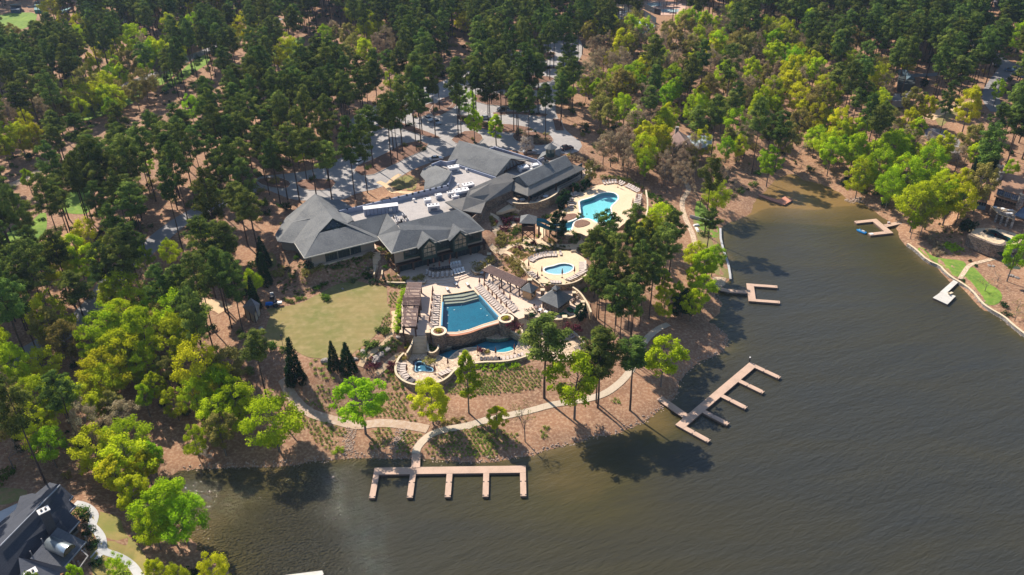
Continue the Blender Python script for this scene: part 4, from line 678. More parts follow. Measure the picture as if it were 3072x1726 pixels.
for f, x, y, lb in (('K3',130,1190,'white mushroom vent at the west end of the flat roof'),('K3',930,925,'white mushroom vent behind the biggest rooftop unit'),('K3',950,570,'small white vent at the foot of the hall roof'),('K4',383,325,'white mushroom vent behind the hall gable'),('K3',1080,650,'long low white vent pair on the open membrane')):
    p = P(f, x, y, 14.7); t = thing('roof_vent', lb, 'roof vent', (p.x, p.y, 13.9)); MB().lathe((0, 0, 0), [(.22, 0), (.22, .6)], 8).build('pipe', WM, t); MB().lathe((0, 0, .6), [(.45, 0), (.4, .3), (.1, .42)], 10).build('hood', WM, t)
for i, (x, y) in enumerate(((1385,965),(1400,975),(1485,950),(1505,975),(1410,1010),(1420,1030),(1465,1010),(1490,1020),(1525,1000),(1440,1035))):
    p = P('A', x, y, 14.6); t = thing('condenser', 'small square condenser in the cluster on the flat roof near the south wing', 'condenser', (p.x, p.y, 13.9), R(12), 'condensers clustered on the flat roof'); MB().box((0, 0, .4), (.8, .8, .8)).build('housing', WM if i % 3 else DM, t); MB().lathe((0, 0, .8), [(.3, 0), (.3, .05)], 10).build('fan', DM, t)
# ---------------------------------------------------------------- pergolas
SLAT = M('pergola_slat', (.30,.20,.17), (.22,.15,.13), 2, .8); 
def pergola(label, corners, z0, z1, nl, nc, posts, name='pergola', wl=.12, tall=.26):
    A, B, C, D_ = corners; t = thing(name, label, 'pergola'); m_ = MB()       # A-B is a short end, A-D the long side
    for k in range(nl): s_ = k/(nl-1); m_.beam(A.lerp(B, s_), D_.lerp(C, s_), wl, tall)
    m_.build('slats', SLAT, t); m_ = MB()
    for k in range(nc): s_ = k/(nc-1); m_.beam(A.lerp(D_, s_)-Vector((0,0,.28)), B.lerp(C, s_)-Vector((0,0,.28)), .2, .3)
    m_.build('cross_beams', BROWNW, t)
    for k in range(posts):
        s_ = .04+.92*k/(posts-1)
        for e in (.06, .94): q = A.lerp(B, e).lerp(D_.lerp(C, e), s_); MB().box((q.x, q.y, (z0+z1-.4)/2), (.34, .34, z1-.4-z0)).build('post', BROWNW, t)
    return t
z = 9.5; pergola('brown slatted pergola beside the lawn, its half next to the planter wall', PL('C', [(425,370),(568,373),(545,530),(388,525)], z), 6.5, z, 15, 6, 3)
pergola('brown slatted pergola beside the lawn, its half next to the broad stairs', PL('C', [(385,600),(535,600),(508,828),(364,824)], z), 6.5, z, 13, 7, 4)
pergola('short raised crosswise pergola bridging the two halves beside the lawn', [P('C', a, b, z+.6) for a, b in ((378,520),(372,600),(548,605),(560,525))], 6.5, z+.6, 7, 4, 2)
pergola('long brown pergola slanting between planter wall and kiosk', PL('C', [(1268,195),(1195,243),(1590,418),(1658,362)], z), 6.5, z, 9, 9, 5)
pa, pb = P('K2', 385, 1020, 9.6), P('K2', 1880, 640, 9.6); pc, pd = P('K2', 1965, 745, 9.4), P('K2', 400, 1152, 9.4)
t = thing('patio_pergola', 'deep dark brown pergola roof along the lodge patio', 'pergola'); m_ = MB(); nsl = 74
for k in range(nsl): s_ = k/(nsl-1); m_.beam(pa.lerp(pb, s_), pd.lerp(pc, s_)+(pd-pa).normalized()*.35, .1, .24)
m_.build('slats', BROWNW, t); m_ = MB(); m_.beam(pd.lerp(pa, .12)-Vector((0,0,.3)), pc.lerp(pb, .12)-Vector((0,0,.3)), .3, .4); m_.slab([pa-Vector((0,0,.02)), pb-Vector((0,0,.02)), pb.lerp(pc, .75)-Vector((0,0,.02)), pa.lerp(pd, .75)-Vector((0,0,.02))], .06); m_.build('beams', BROWNW, t)
for k in range(7): q = pd.lerp(pa, .12).lerp(pc.lerp(pb, .12), .02+.96*k/6); MB().box((q.x, q.y, 7.9), (.5, .5, 2.8)).build('post', BROWNW, t)
# ---------------------------------------------------------------- kiosk, pool bar, slide tower
def pyramid(corners, apex, th, name, parent, m_=SHING):
    mb = MB()
    for i in range(4): mb.slab([apex, corners[i], corners[(i+1) % 4]], th)
    return mb.build(name, m_, parent)
def rect4(a, b_, c):                     # three corners in order -> four
    return [a, b_, c, a+c-b_]
tk = thing('kiosk', 'small tan stone kiosk with grey pyramid roof at the end of the long pergola', 'kiosk'); cs = rect4(*PL('BR', [(0,490),(245,580),(405,450)], 9.1)); ap = (cs[0]+cs[2])/2; ap.z = 10.7; pyramid(cs, ap, .15, 'roof', tk); c_ = (cs[0]+cs[2])/2
MB().prism([(c_+(p-c_)*.74).xy for p in cs], 6.4, 9.0).build('wall', M('tan_stucco_stone', (.50,.33,.18), (.42,.28,.16), 1.5, .9, .3, 3), tk)
q = [c_+(p-c_)*.76 for p in cs]; MB().beam((*q[1].lerp(q[2], .2).xy, 8), (*q[1].lerp(q[2], .75).xy, 8), .1, 1.4).build('serving_hatch', GLASS, tk)
tb = thing('pool_bar', 'open pool bar with wide grey pyramid roof and a small cupola', 'bar pavilion'); cs = rect4(*PL('BR', [(395,705),(825,902),(1165,655)], 9.0)); c_ = (cs[0]+cs[2])/2; ap = c_.copy(); ap.z = 11.8; pyramid(cs, ap, .18, 'roof', tb)
MB().prism([(c_+(p-c_)*.2).xy for p in cs], 11.0, 11.9).build('cupola_drum', GLASS, tb); pyramid([Vector((*(c_+(p-c_)*.27).xy, 11.9)) for p in cs], Vector((c_.x, c_.y, 12.6)), .1, 'cupola_roof', tb)
w_ = [(c_+(p-c_)*.72) for p in cs]; MB().wall([w_[3], w_[0], w_[1]], 6.4, 8.9, .4).build('stone_wall', DARKST, tb); MB().wall([w_[1], w_[2]], 6.4, 7.6, .5).build('bar_counter', WALLST, tb)
for p in w_: MB().box((p.x, p.y, 7.7), (.45, .45, 2.5)).build('post', DARKST, tb)
ts = thing('slide_tower', 'dark timber water slide tower under a grey pyramid roof', 'slide tower'); cs = rect4(*PL('KD', [(1025,190),(1345,205),(1360,60)], 14.2)); c_ = (cs[0]+cs[2])/2; ap = c_.copy(); ap.z = 15.9; pyramid(cs, ap, .15, 'roof', ts)
for p in cs: q = c_+(p-c_)*.72; MB().box((q.x, q.y, 11.1), (.3, .3, 6.1)).build('post', BROWNW, ts)
q = [c_+(p-c_)*.78 for p in cs]; MB().prism([p.xy for p in q], 11.5, 11.75).build('platform', BROWNW, ts); mb = MB(); mb.wall([(c_+(p-c_)*.76).xy for p in cs], 11.7, 12.8, .1, closed=True); mb.build('railing', BROWNW, ts)
mb = MB()
for i in range(4):
    a_, b2 = c_+(cs[i]-c_)*.72, c_+(cs[(i+1) % 4]-c_)*.72; mb.beam((*a_.xy, 8.4), (*b2.xy, 11.4), .18, .18); mb.beam((*b2.xy, 8.4), (*a_.xy, 11.4), .18, .18)
mb.build('cross_braces', BROWNW, ts)
sheet('slide_pad', [(c_.x+4.2*math.cos(k*.2618), c_.y-.3+3.6*math.sin(k*.2618)) for k in range(24)], SAND, .15, skirt=.4)
SLIDE = M('teal_slide', (.01,.17,.22), (.01,.14,.19), 1, .3, spec=.5)
for lb, l in (('upper teal flume curving from the tower to the turquoise pool', [('KD',1350,120,12.4),('KD',1500,130,12.2),('KD',1580,175,11.5),('KD',1680,215,10.6),('KD',1800,205,9.8),('KD',1880,195,9.0)]), ('lower teal flume dipping from the tower behind the fir', [('KD',1350,190,12.2),('KD',1450,215,11.8),('KD',1560,270,10.9),('KD',1680,290,10.2),('KD',1800,300,9.6),('KD',1900,290,9.0)])):
    L = smooth(rp(l), 2, False); t = thing('water_slide', lb, 'water slide'); mb = MB(); vs = []; fs = []; K = 9
    for i, p in enumerate(L):
        dv = (L[min(i+1, len(L)-1)]-L[max(i-1, 0)]).normalized(); s_ = dv.cross(Vector((0,0,1))).normalized()
        for rr in (.75, .85):
            for k in range(K): th_ = math.pi*(k/(K-1)); vs.append(p-s_*math.cos(th_)*rr-Vector((0,0,1))*math.sin(th_)*rr)
    for i in range(len(L)-1):
        for r_ in (0, K):
            for k in range(K-1): f = (i*2*K+r_+k, i*2*K+r_+k+1, (i+1)*2*K+r_+k+1, (i+1)*2*K+r_+k); fs.append(f if r_ else f[::-1])
    mb.add(vs, fs); mb.build('flume', SLIDE, t, True); mb = MB()
    for i in range(3, len(L)-2, 4): p = L[i]; mb.tube((p.x, p.y, 7.5), (p.x, p.y, p.z-.8), .14, .14, 8)
    mb.build('supports', BROWNW, t)
# ---------------------------------------------------------------- docks
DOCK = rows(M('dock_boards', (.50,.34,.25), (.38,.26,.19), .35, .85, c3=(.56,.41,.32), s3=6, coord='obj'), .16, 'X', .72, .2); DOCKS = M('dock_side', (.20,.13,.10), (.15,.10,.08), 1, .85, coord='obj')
DOCKW = rows(M('white_dock_boards', (.56,.535,.48), (.46,.435,.39), .8, .8, coord='obj'), .18, 'X', .85, .15); DOCKR = rows(M('red_dock_boards', (.55,.25,.16), (.46,.2,.13), .8, .85, coord='obj'), .18, 'X', .75, .2)
STEEL = M('cleat_metal', (.10,.10,.10), None, 1, .5)
class Fr:                                # local frame of a dock: origin, x axis towards b, z height
    def __init__(s, a, b): s.o = Vector(a); s.d = (Vector(b)-Vector(a)); s.d.z = 0; s.L = s.d.length; s.rz = math.atan2(s.d.y, s.d.x)
    def loc(s, p): v = Vector(p)-s.o; c, q = math.cos(-s.rz), math.sin(-s.rz); return Vector((v.x*c-v.y*q, v.x*q+v.y*c))
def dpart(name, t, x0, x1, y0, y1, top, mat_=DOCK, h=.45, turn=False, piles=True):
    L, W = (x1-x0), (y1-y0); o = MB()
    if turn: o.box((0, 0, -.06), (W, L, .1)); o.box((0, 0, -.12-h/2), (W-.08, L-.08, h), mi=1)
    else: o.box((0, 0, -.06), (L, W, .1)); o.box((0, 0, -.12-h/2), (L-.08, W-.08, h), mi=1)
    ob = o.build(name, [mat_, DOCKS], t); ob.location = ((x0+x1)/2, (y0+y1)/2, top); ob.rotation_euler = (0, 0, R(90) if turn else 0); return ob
def cleats(t, pts, top):
    m_ = MB()
    for x, y in pts: m_.box((x, y, top+.06), (.3, .08, .12)); m_.box((x, y, top-.2), (.12, .12, .3))
    m_.build('cleat', STEEL, t)
def combdock(label, a, b, ftip, nf, fw, mw, gang, side):
    a, b, ftip = (P('P', *q, .6) for q in (a, b, ftip)); f = Fr(a, b); t = thing('boat_dock', label, 'dock', (a.x, a.y, 0), f.rz)
    fy = f.loc(ftip).y; sg = 1 if fy > 0 else -1; y0, y1 = sorted((0, sg*mw)); dpart('walkway', t, 0, f.L, y0, y1, .6)
    for k in range(nf):
        x = fw/2+(f.L-fw)*k/(nf-1); q = sorted((sg*(mw+.02), fy)); dpart('finger_pier', t, x-fw/2, x+fw/2, q[0], q[1], .58, turn=True)
    cl = [(fw/2+(f.L-fw)*k/(nf-1)+e*fw*.4, sg*(abs(fy)-.3-u)) for k in range(nf) for e in (-1, 1) for u in (0, 3.6)]; cleats(t, cl, .58)
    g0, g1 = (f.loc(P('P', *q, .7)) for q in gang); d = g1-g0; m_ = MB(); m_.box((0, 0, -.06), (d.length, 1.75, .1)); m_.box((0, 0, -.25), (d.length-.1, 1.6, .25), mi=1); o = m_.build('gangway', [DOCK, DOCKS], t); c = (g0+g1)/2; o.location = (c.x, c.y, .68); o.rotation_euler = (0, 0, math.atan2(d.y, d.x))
    return t
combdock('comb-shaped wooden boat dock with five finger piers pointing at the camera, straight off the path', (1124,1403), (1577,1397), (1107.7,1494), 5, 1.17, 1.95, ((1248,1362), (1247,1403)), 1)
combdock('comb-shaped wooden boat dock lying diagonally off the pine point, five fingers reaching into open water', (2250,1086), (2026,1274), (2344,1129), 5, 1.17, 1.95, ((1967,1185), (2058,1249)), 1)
def cdock(label, a, b, tip1, tip2, fw, mw, gang, mat_=DOCK):
    a, b, t1, t2 = (P('P', *q, .6) for q in (a, b, tip1, tip2)); f = Fr(a, b); t = thing('boat_dock', label, 'dock', (a.x, a.y, 0), f.rz); fy = f.loc(t1).y; fy2 = f.loc(t2).y; sg = 1 if fy > 0 else -1
    q = sorted((0, sg*mw)); dpart('walkway', t, 0, f.L, q[0], q[1], .6, mat_)
    for x, yy in ((fw/2, fy), (f.L-fw/2, fy2)): q = sorted((sg*(mw+.02), yy)); dpart('finger_pier', t, x-fw/2, x+fw/2, q[0], q[1], .58, mat_, turn=True)
    cleats(t, [(fw/2, sg*(abs(fy)-.4)), (f.L-fw/2, sg*(abs(fy2)-.4))], .58)
    L = [f.loc(P('P', *q, .7)) for q in gang]; m_ = MB(); m_.wall(L, .45, .62, 1.5, mi=1); m_.wall(L, .625, .7, 1.6); m_.build('gangway', [mat_, DOCKS], t)
cdock('small two-armed wooden dock east of the pines, reached by a curved gangway', (2239,850), (2246,903), (2331.5,856), (2340,908), 1.2, 1.9, ((2141,858), (2165,868), (2190,873), (2241,876)))
cdock('square-cornered two-armed dock in front of the far bank with the blue jet ski', (2629,656.5), (2680,699), (2563,664), (2606.5,701.5), 1.5, 2.0, ((2712,666), (2690,670), (2655,678)))
def adock(label, polys, mat_, z=.6, name='swim_dock'):
    t = thing(name, label, 'dock'); a = polys[0]; o = P(a[0], *a[1][0], z); b = P(a[0], *a[1][1], z); t.location = (o.x, o.y, 0); f = Fr(o, b); t.rotation_euler = (0, 0, f.rz)
    for k, (fr, l) in enumerate(polys): q = [f.loc(P(fr, *p, z)) for p in l]; m_ = MB(); m_.prism(q, z-.1+.01*k, z+.01*k); m_.prism([sum(q, Vector((0,0)))/len(q)+(p-sum(q, Vector((0,0)))/len(q))*.97 for p in q], z-.6, z-.11, mi=1); m_.build('platform' if k == 0 else 'gangway', [mat_, DOCKS], t)
    return t
adock('square red-brown swim platform with an angled gangway at the wooded inlet', [('SH', [(1225,1075),(1405,990),(1630,1080),(1390,1215)]), ('SH', [(690,930),(860,975),(1225,1080),(1385,1215),(1060,1110),(860,1030),(700,975)])], DOCKR)
adock('bright white dock with a wide square end below the right-hand lawn', [('Q', [(1172,1098),(1240,1050),(1325,1088),(1270,1143)]), ('Q', [(1218,1062),(1320,972),(1352,985),(1262,1070)])], DOCKW, name='white_dock')
adock('corner of a pale dock cut off by the lower picture edge', [('BL', [(2180,985),(2200,968),(2490,932),(2500,955),(2480,1010),(2190,1050)])], DOCKW, name='pale_dock')
# ---------------------------------------------------------------- houses
DKSH = rows(M('charcoal_shingle', (.045,.05,.065), (.032,.037,.05), .6, .9, c3=(.07,.075,.09), s3=7), .25, 'Z', .85, .3)
BRSH = rows(M('cedar_shingle', (.32,.18,.11), (.24,.13,.08), .6, .95, c3=(.38,.24,.16), s3=6), .25, 'Z', .8, .3)
PUSH = M('mauve_shingle', (.19,.17,.20), (.15,.14,.16), .4, .95); HWALL = M('grey_house_wall', (.25,.24,.24), (.2,.19,.19), .6, .9); WTRIM = M('white_trim', (.7,.68,.66)); TIN = rows(M('standing_seam_metal', (.45,.50,.52), (.36,.42,.45), .5, .3, metal=.8), .35, 'X', .7, .12)
h5 = lambda *l: [('H5', *q) for q in l]; rh = lambda *l: [('RH', *q) for q in l]
hs = thing('house', 'dark-roofed lake house with a shiny barrel dormer in the lower left corner', 'house')
roof([h5((855,165,10.2),(1040,328,8.4),(985,390,8.4),(1078,462,7.6),(985,556,7.6),(1135,684,6.4),(985,852,6.4),(430,1212,6.6),(-200,2000,6.4),(-400,1440,10.2)), h5((855,165,10.2),(-400,1440,10.2),(-500,1100,6.5),(700,130,6.5))], hs, DKSH)
DKSH2 = rows(M('slate_shingle', (.12,.125,.145), (.09,.095,.11), .6, .9, c3=(.15,.155,.17), s3=7), .25, 'Z', .85, .3)
roof([h5((815,768,8.3),(1226,974,5.9),(905,1342,5.9),(425,1212,8.1))], hs, DKSH2, name='porch_roof'); roof([h5((262,1195,9.0),(1020,1356,8.6),(845,1412,7.6),(425,1300,7.9)), h5((262,1195,9.0),(845,1412,7.6),(900,1750,5.9),(330,1700,5.9))], hs, DKSH2, name='gable_roof')
roof([h5((285,325,7.0),(460,283,6.6),(655,345,7.2),(572,412,8.3)), h5((285,325,7.0),(572,412,8.4),(100,882,8.3),(150,655,6.6),(208,655,6.6))], hs, DKSH, name='garage_roof')
w = rp(h5((860,300,6.4),(1060,690,6.2),(900,840,6.2),(1120,980,5.6),(850,1290,5.6),(300,1500,6)));
MB().prism([w[0], w[1], w[2], w[5], P('H5', -100, 1200, 6.5), P('H5', 650, 330, 6.5)], 3.4, 6.2).build('wall', HWALL, hs)
for a_, b2 in ((0, 1), (1, 2)):
    q0, q1 = Vector(w[a_]), Vector(w[b2]); mb = MB(); nn_ = Vector(((q1-q0).y, -(q1-q0).x, 0)).normalized()
    for s_ in (.25, .6, .85): c_ = q0.lerp(q1, s_)+nn_*.05*(1 if nn_.x > 0 else -1); mb.box((c_.x, c_.y, 5.0), (.1, 1.2, 1.4), math.atan2(nn_.y, nn_.x))
    mb.build('window', GLASS, hs)
mb = MB()
for a_, b2 in ((h5((1040,325,8.5)), h5((985,392,8.5))), (h5((1080,460,7.7)), h5((985,556,7.7))), (h5((1136,682,6.5)), h5((985,852,6.5))), (h5((1226,974,6.0)), h5((905,1342,6.0))), (h5((855,165,10.4)), h5((0,1035,10.4)))): mb.beam(rp(a_)[0], rp(b2)[0], .14, .22)
mb.build('white_rake', M('pale_rake', (.32,.34,.38)), hs)
for q in rp(h5((1240,1180,4),(1150,1350,4),(1080,1330,4),(1250,1000,4))): MB().box((q.x, q.y, 4.8), (.25, .25, 2.2)).build('porch_post', HWALL, hs)
mb = MB()
pp = rp(h5((1150,1090,5.8),(1250,1180,5.8),(1110,1370,5.8))); mb.beam(pp[0], pp[1], .2, .25); mb.beam(pp[1], pp[2], .2, .25); mb.build('porch_frame', HWALL, hs)
for x, y, zt in ((618,530,12.6), (435,1410,12.2)):
    p = P('H5', x, y, zt); MB().box((p.x, p.y, zt/2+3.2), (1.5, 1.1, zt-6.4), .75).build('chimney', M('dark_chimney', (.07,.07,.085), (.05,.05,.06), 3), hs); c_ = MB(); c_.box((p.x, p.y, zt+.06), (1.9, 1.4, .14), .75); c_.build('chimney_cap', WTRIM, hs); c_ = MB(); c_.box((p.x-.25, p.y-.2, zt+.25), (.35, .35, .3), .75); c_.box((p.x+.3, p.y+.2, zt+.25), (.35, .35, .3), .75); c_.build('chimney_pot', DM, hs)
a_, b2 = P('H5', 700, 985, 7.7), P('H5', 985, 1105, 7.7); dv = (b2-a_).normalized(); sv = Vector((-dv.y, dv.x, 0)); mb = MB(); vs = []
for q in (a_, b2):
    for k in range(13): th_ = math.pi*k/12; vs.append(q+sv*math.cos(th_)*1.25+Vector((0,0,1))*(math.sin(th_)*1.25-.2))
mb.add(vs, [(k, k+1, 14+k, 13+k) for k in range(12)]+[tuple(range(13))[::-1]]); o = mb.build('barrel_dormer', TIN, hs, True); mb = MB(); mb.add([q+dv*.04 for q in vs[13:]], [tuple(range(13))]); mb.build('dormer_window', GLASS, hs)
p0, p1 = P('H5', 575, 905, 9.5), P('H5', 430, 1110, 9)
for p in (p0, p1): MB().tube((p.x, p.y, 7.6), (p.x, p.y, 9.1), .1, .1, 8).build('vent_pipe', HWALL, hs)
# brown shingled manor on the right
hm = thing('manor_house', 'stone manor with cedar shingle roof and three tall dormers at the right edge', 'house')
A0, B0 = P('RH', 650, 235, 15.0), P('RH', 1400, 420, 15.0); E0, E1 = P('RH', 545, 705, 10.6), P('RH', 1300, 930, 10.6)
roof([rh((640,235,15),(1400,425,15),(1300,930,10.6),(545,705,10.6))], hm, BRSH, .35); roof([rh((640,235,15),(600,240,14.6),(140,735,9.8),(240,640,10.4),(560,400,13))], hm, BRSH, .3)
dr = (B0-A0).normalized(); nb = Vector((-dr.y, dr.x, 0)); nb = nb if nb.y > 0 else -nb; mb = MB(); mb.slab([A0, B0, Vector((*(B0+nb*7).xy, 10.6)), Vector((*(A0+nb*7).xy, 10.6))], .35); mb.build('roof', BRSH, hm)
mb = MB(); e0, e1 = E0+nb*.9+dr*.4, E1+nb*.9; mb.prism([e0, e1, B0+nb*6, A0+nb*6+dr*.5], 5.5, 10.6); mb.add([Vector((*(e0).xy, 10.5)), Vector((*(A0+nb*6+dr*.5).xy, 10.5)), A0+dr*.6-Vector((0,0,.3))], [(0, 1, 2), (2, 1, 0)]); mb.build('wall', DARKST, hm)
for k, (x, y) in enumerate(((668,640), (810,688), (955,735))):
    p = P('RH', x, y, 12.0); fr_ = p.copy(); l, r = fr_-dr*.95, fr_+dr*.95; zt = 13.0; mb = MB(); bkp = (A0+dr*((fr_-A0).dot(dr))); bl, br_ = bkp-dr*.95, bkp+dr*.95
    mb.slab([Vector((*(l-dr*.15-nb*.25).xy, zt+.1)), Vector((*(r+dr*.15-nb*.25).xy, zt+.1)), Vector((*(br_+dr*.15).xy, 15.25)), Vector((*(bl-dr*.15).xy, 15.25))], .2); mb.build('dormer_roof', BRSH, hm)
    mb = MB(); mb.prism([l, r, r+nb*3, l+nb*3], 11.0, zt-.1); mb.build('dormer_wall', GREYST, hm); mb = MB()
    for s_ in (-.5, 0, .5):
        q = fr_+dr*s_-nb*.04; mb.box((q.x, q.y, 12.1), (.42, .08, 1.5), math.atan2(dr.y, dr.x))
    mb.build('dormer_window', M('blue_window', (.06,.09,.16), (.03,.05,.1), 2, .1, spec=.6), hm); mb = MB()
    for s_ in (-.78, -.25, .25, .78): q = fr_+dr*s_-nb*.07; mb.box((q.x, q.y, 12.1), (.1, .12, 1.7), math.atan2(dr.y, dr.x))
    for z_ in (12.9, 12.2, 11.3): q = fr_-nb*.07; mb.box((q.x, q.y, z_), (1.6, .12, .1), math.atan2(dr.y, dr.x))
    mb.build('window_frame', M('blue_trim', (.22,.27,.36)), hm)
for (x, y, zt, lb) in ((675,118,17.2,0), (685,240,16.2,1), (1110,680,13.6,2)):
    p = P('RH', x, y, zt); MB().box((p.x, p.y, zt-2.3), (1.2, 1.0, 4.6)).build('chimney', GREYST, hm); MB().box((p.x, p.y, zt+.08), (1.5, 1.3, .16)).build('chimney_cap', CAPST, hm); MB().lathe((p.x, p.y, zt+.16), [(.22, 0), (.2, .7)], 8).build('chimney_pot', M('terracotta', (.4,.13,.07)), hm)
lw_ = rp(rh((160,740,9.4),(420,790,9.4))); L0, L1 = lw_; dl = (L1-L0).normalized(); nl_ = Vector((-dl.y, dl.x, 0)); nl_ = nl_ if nl_.y > 0 else -nl_; ml = (L0+L1)/2
mb = MB(); v = [Vector((*L0.xy, 5.2)), Vector((*L1.xy, 5.2)), Vector((*L1.xy, 9.6)), Vector((*ml.xy, 12.2)), Vector((*L0.xy, 9.6))]; mb.add(v+[p+nl_*5 for p in v], [(0,1,2,3,4), (9,8,7,6,5)]+[(i, i+5, (i+1) % 5+5, (i+1) % 5) for i in range(5)]); mb.build('gable_wall', M('blue_gable', (.17,.24,.32), (.14,.2,.27), 1), hm)
mb = MB(); ov = nl_*-.4
for e in (L0-dl*.4, L1+dl*.4): mb.slab([Vector((*(e+ov).xy, 9.3)), Vector((*(ml+ov).xy, 12.5)), Vector((*(ml+nl_*6).xy, 12.5)), Vector((*(e+nl_*6).xy, 9.3))], .25)
mb.build('gable_roof', BRSH, hm); mb = MB(); mb.slab([Vector((*(L0-nl_*1.0).xy, 8.9)), Vector((*(L1-nl_*1.0).xy, 8.9)), Vector((*L1.xy, 9.7)), Vector((*L0.xy, 9.7))], .2); mb.build('bay_roof', BRSH, hm)
mb = MB()
for k in range(5): q = L0.lerp(L1, .1+.2*k)-nl_*.08; mb.box((q.x, q.y, 8.0), (.55, .1, 1.3), math.atan2(dl.y, dl.x))
mb.build('window', GLASS, hm)
bc = rp(rh((480,900,8.8),(1000,1010,8.8),(940,1165,8.8),(610,1050,8.8))); MB().prism(bc, 8.5, 8.8).build('balcony', SAND, hm); mb = MB(); f0, f1 = bc[3], bc[2]
for s_ in (.02, .34, .66, .98): q = f0.lerp(f1, s_); mb.box((q.x, q.y, 7.1), (.5, .5, 2.9), math.atan2((f1-f0).y, (f1-f0).x))
mb.beam(f0+Vector((0,0,.4)), f1+Vector((0,0,.4)), .2, .8); mb.build('arcade', GREYST, hm); MB().prism([f0+nb*1.0, f1+nb*1.0, bc[1], bc[0]], 5.4, 8.5).build('undercroft_wall', DARKST, hm); mb = MB()
for k in range(7): q = (e0-nb*.1).lerp(e1-nb*.1, .05+.08*k); mb.box((q.x, q.y, 9.9-.0), (.6, .12, 1.6), math.atan2(dr.y, dr.x))
mb.build('french_door', GLASS, hm); MB().prism([e0-nb*.3, e1-nb*.3, e1-nb*.1, e0-nb*.1], 10.2, 10.5).build('eaves_board', CAPST, hm)
roof([rh((940,1080,9.6),(1200,860,12),(1350,1000,11),(1200,1180,9.4))], hm, M('porch_blue_roof', (.10,.14,.2)), name='porch_roof'); roof([rh((930,1060,9.9),(1131,885,12),(1250,800,12.6),(1230,780,12.4),(1000,990,10.2))], hm, BRSH, name='porch_roof')
for x, y, lb in ((560,945,'blue-grey round cushion table at the left end of the manor balcony'), (710,975,'white round table in the middle of the manor balcony'), (850,1005,'long white covered table on the manor balcony'), (840,1070,'white bench at the front edge of the manor balcony')):
    p = P('RH', x, y, 9.3); t = thing('patio_table', lb, 'table', (p.x, p.y, 8.8)); MB().lathe((0,0,0), [(.08, 0), (.08, .7)], 8).build('leg', STEEL, t)
    (MB().box((0,0,.75), (1.9, .8, .1)) if 'long' in lb or 'bench' in lb else MB().lathe((0,0,.7), [(.6, 0), (.6, .08)], 14)).build('tabletop', WTRIM, t)
pw = PL('RG', [(262,215),(330,200),(400,205),(450,225),(520,270),(600,300),(650,345),(610,380),(560,350),(500,320),(420,300),(340,270),(280,245)], 5.0); sheet('garden_terrace', smooth(PL('RG', [(180,170),(400,160),(480,190),(720,260),(760,330),(650,400),(560,390),(540,380),(400,360),(250,310),(110,260)], 5.2), 1), SAND, z=5.2, holes=[smooth(pw, 2)], skirt=2.5, side=GREYST)
H_hole = xy(pw); pool('garden_pool', 'dark teal curved garden pool below the manor house', pw, 5.2, 1.2, tile('teal_tile', (.02,.27,.29), (.02,.22,.24)), tile('teal_wall', (.02,.16,.17), (.02,.13,.14)), (.6,.9,.9), None)
pw2 = PL('RG', [(430,480),(480,470),(560,490),(640,520),(640,550),(560,540),(480,520)], 3.4); sheet('plunge_pool_water', smooth(pw2, 1), poolwater('plunge_water', (.1,.4,.38)), z=3.6, kind='structure')
t = thing('rock_wall', 'dark dry-stone rock wall under the manor pool', 'wall'); MB().wall(smooth(PL('RG', [(100,265),(200,310),(300,350),(400,390),(480,405),(540,385),(560,360)], 4.8), 1, False), 1.5, 5.3, 1.0).build('rocks', DARKST, t)
def simple_house(label, rf, wz, mat_, wallm=HWALL, chim=None):
    t = thing('house', label, 'house'); mb = MB(); fp = []
    for l in rf: q = rp(l); mb.slab(q, .3)
    mb.build('roof', mat_, t)
    for l in wz: q = [P(f, a, b_, z) for f, a, b_, z, z0 in l]; c_ = sum(q, Vector())/len(q); MB().prism([(c_+(p-c_)*.9).xy for p in q], l[0][4], l[0][3]).build('wall', wallm, t)
    if chim: p = P(*chim[:3], chim[3]); MB().box((p.x, p.y, chim[3]-1.5), (1.1, .9, 3)).build('chimney', GREYST, t)
    return t
z3 = lambda z, *l: [('Z3', a, b_, z_) for a, b_, z_ in l]
simple_house('cottage with steep mauve-brown roof and small chimney half hidden in yellow-green trees', [z3(0,(1390,1255,15),(1465,1360,15),(1390,1440,11),(1310,1400,10),(1330,1320,11)), z3(0,(1390,1255,15),(1465,1360,15),(1560,1440,10.5),(1500,1320,10.5))], [[('Z3',1340,1440,10.5,7),('Z3',1520,1447,10.5,7),('Z3',1500,1380,10.5,7),('Z3',1400,1370,10.5,7)]], M('mauve_brown_shingle', (.25,.17,.15), (.18,.12,.11), .8), SIDING, ('Z3',1388,1225,16))
simple_house('pale blue-grey metal-roofed house behind the cottage among the trees', [z3(0,(1440,1310,11.5),(1730,1310,11.5),(1720,1400,9.8),(1550,1440,9.8))], [[('Z3',1480,1400,9.8,7.5),('Z3',1700,1390,9.8,7.5),('Z3',1700,1340,9.8,7.5),('Z3',1480,1340,9.8,7.5)]], M('pale_blue_roof', (.36,.42,.48), (.3,.36,.42), .5, .6))
z4 = lambda *l: [('Z4', *q) for q in l]
simple_house('dark green-roofed house by the driveway among the far right pines', [z4((1360,670,14),(1430,670,14.5),(1520,770,12),(1360,720,12)), z4((1430,670,14.5),(1490,730,13.5),(1530,775,11.5),(1440,770,12))], [[('Z4',1350,820,12,9),('Z4',1530,810,12,9),('Z4',1500,740,12,9),('Z4',1360,700,12,9)]], M('green_slate', (.10,.16,.20), (.08,.12,.15), .5), M('dark_wall', (.04,.05,.05)))
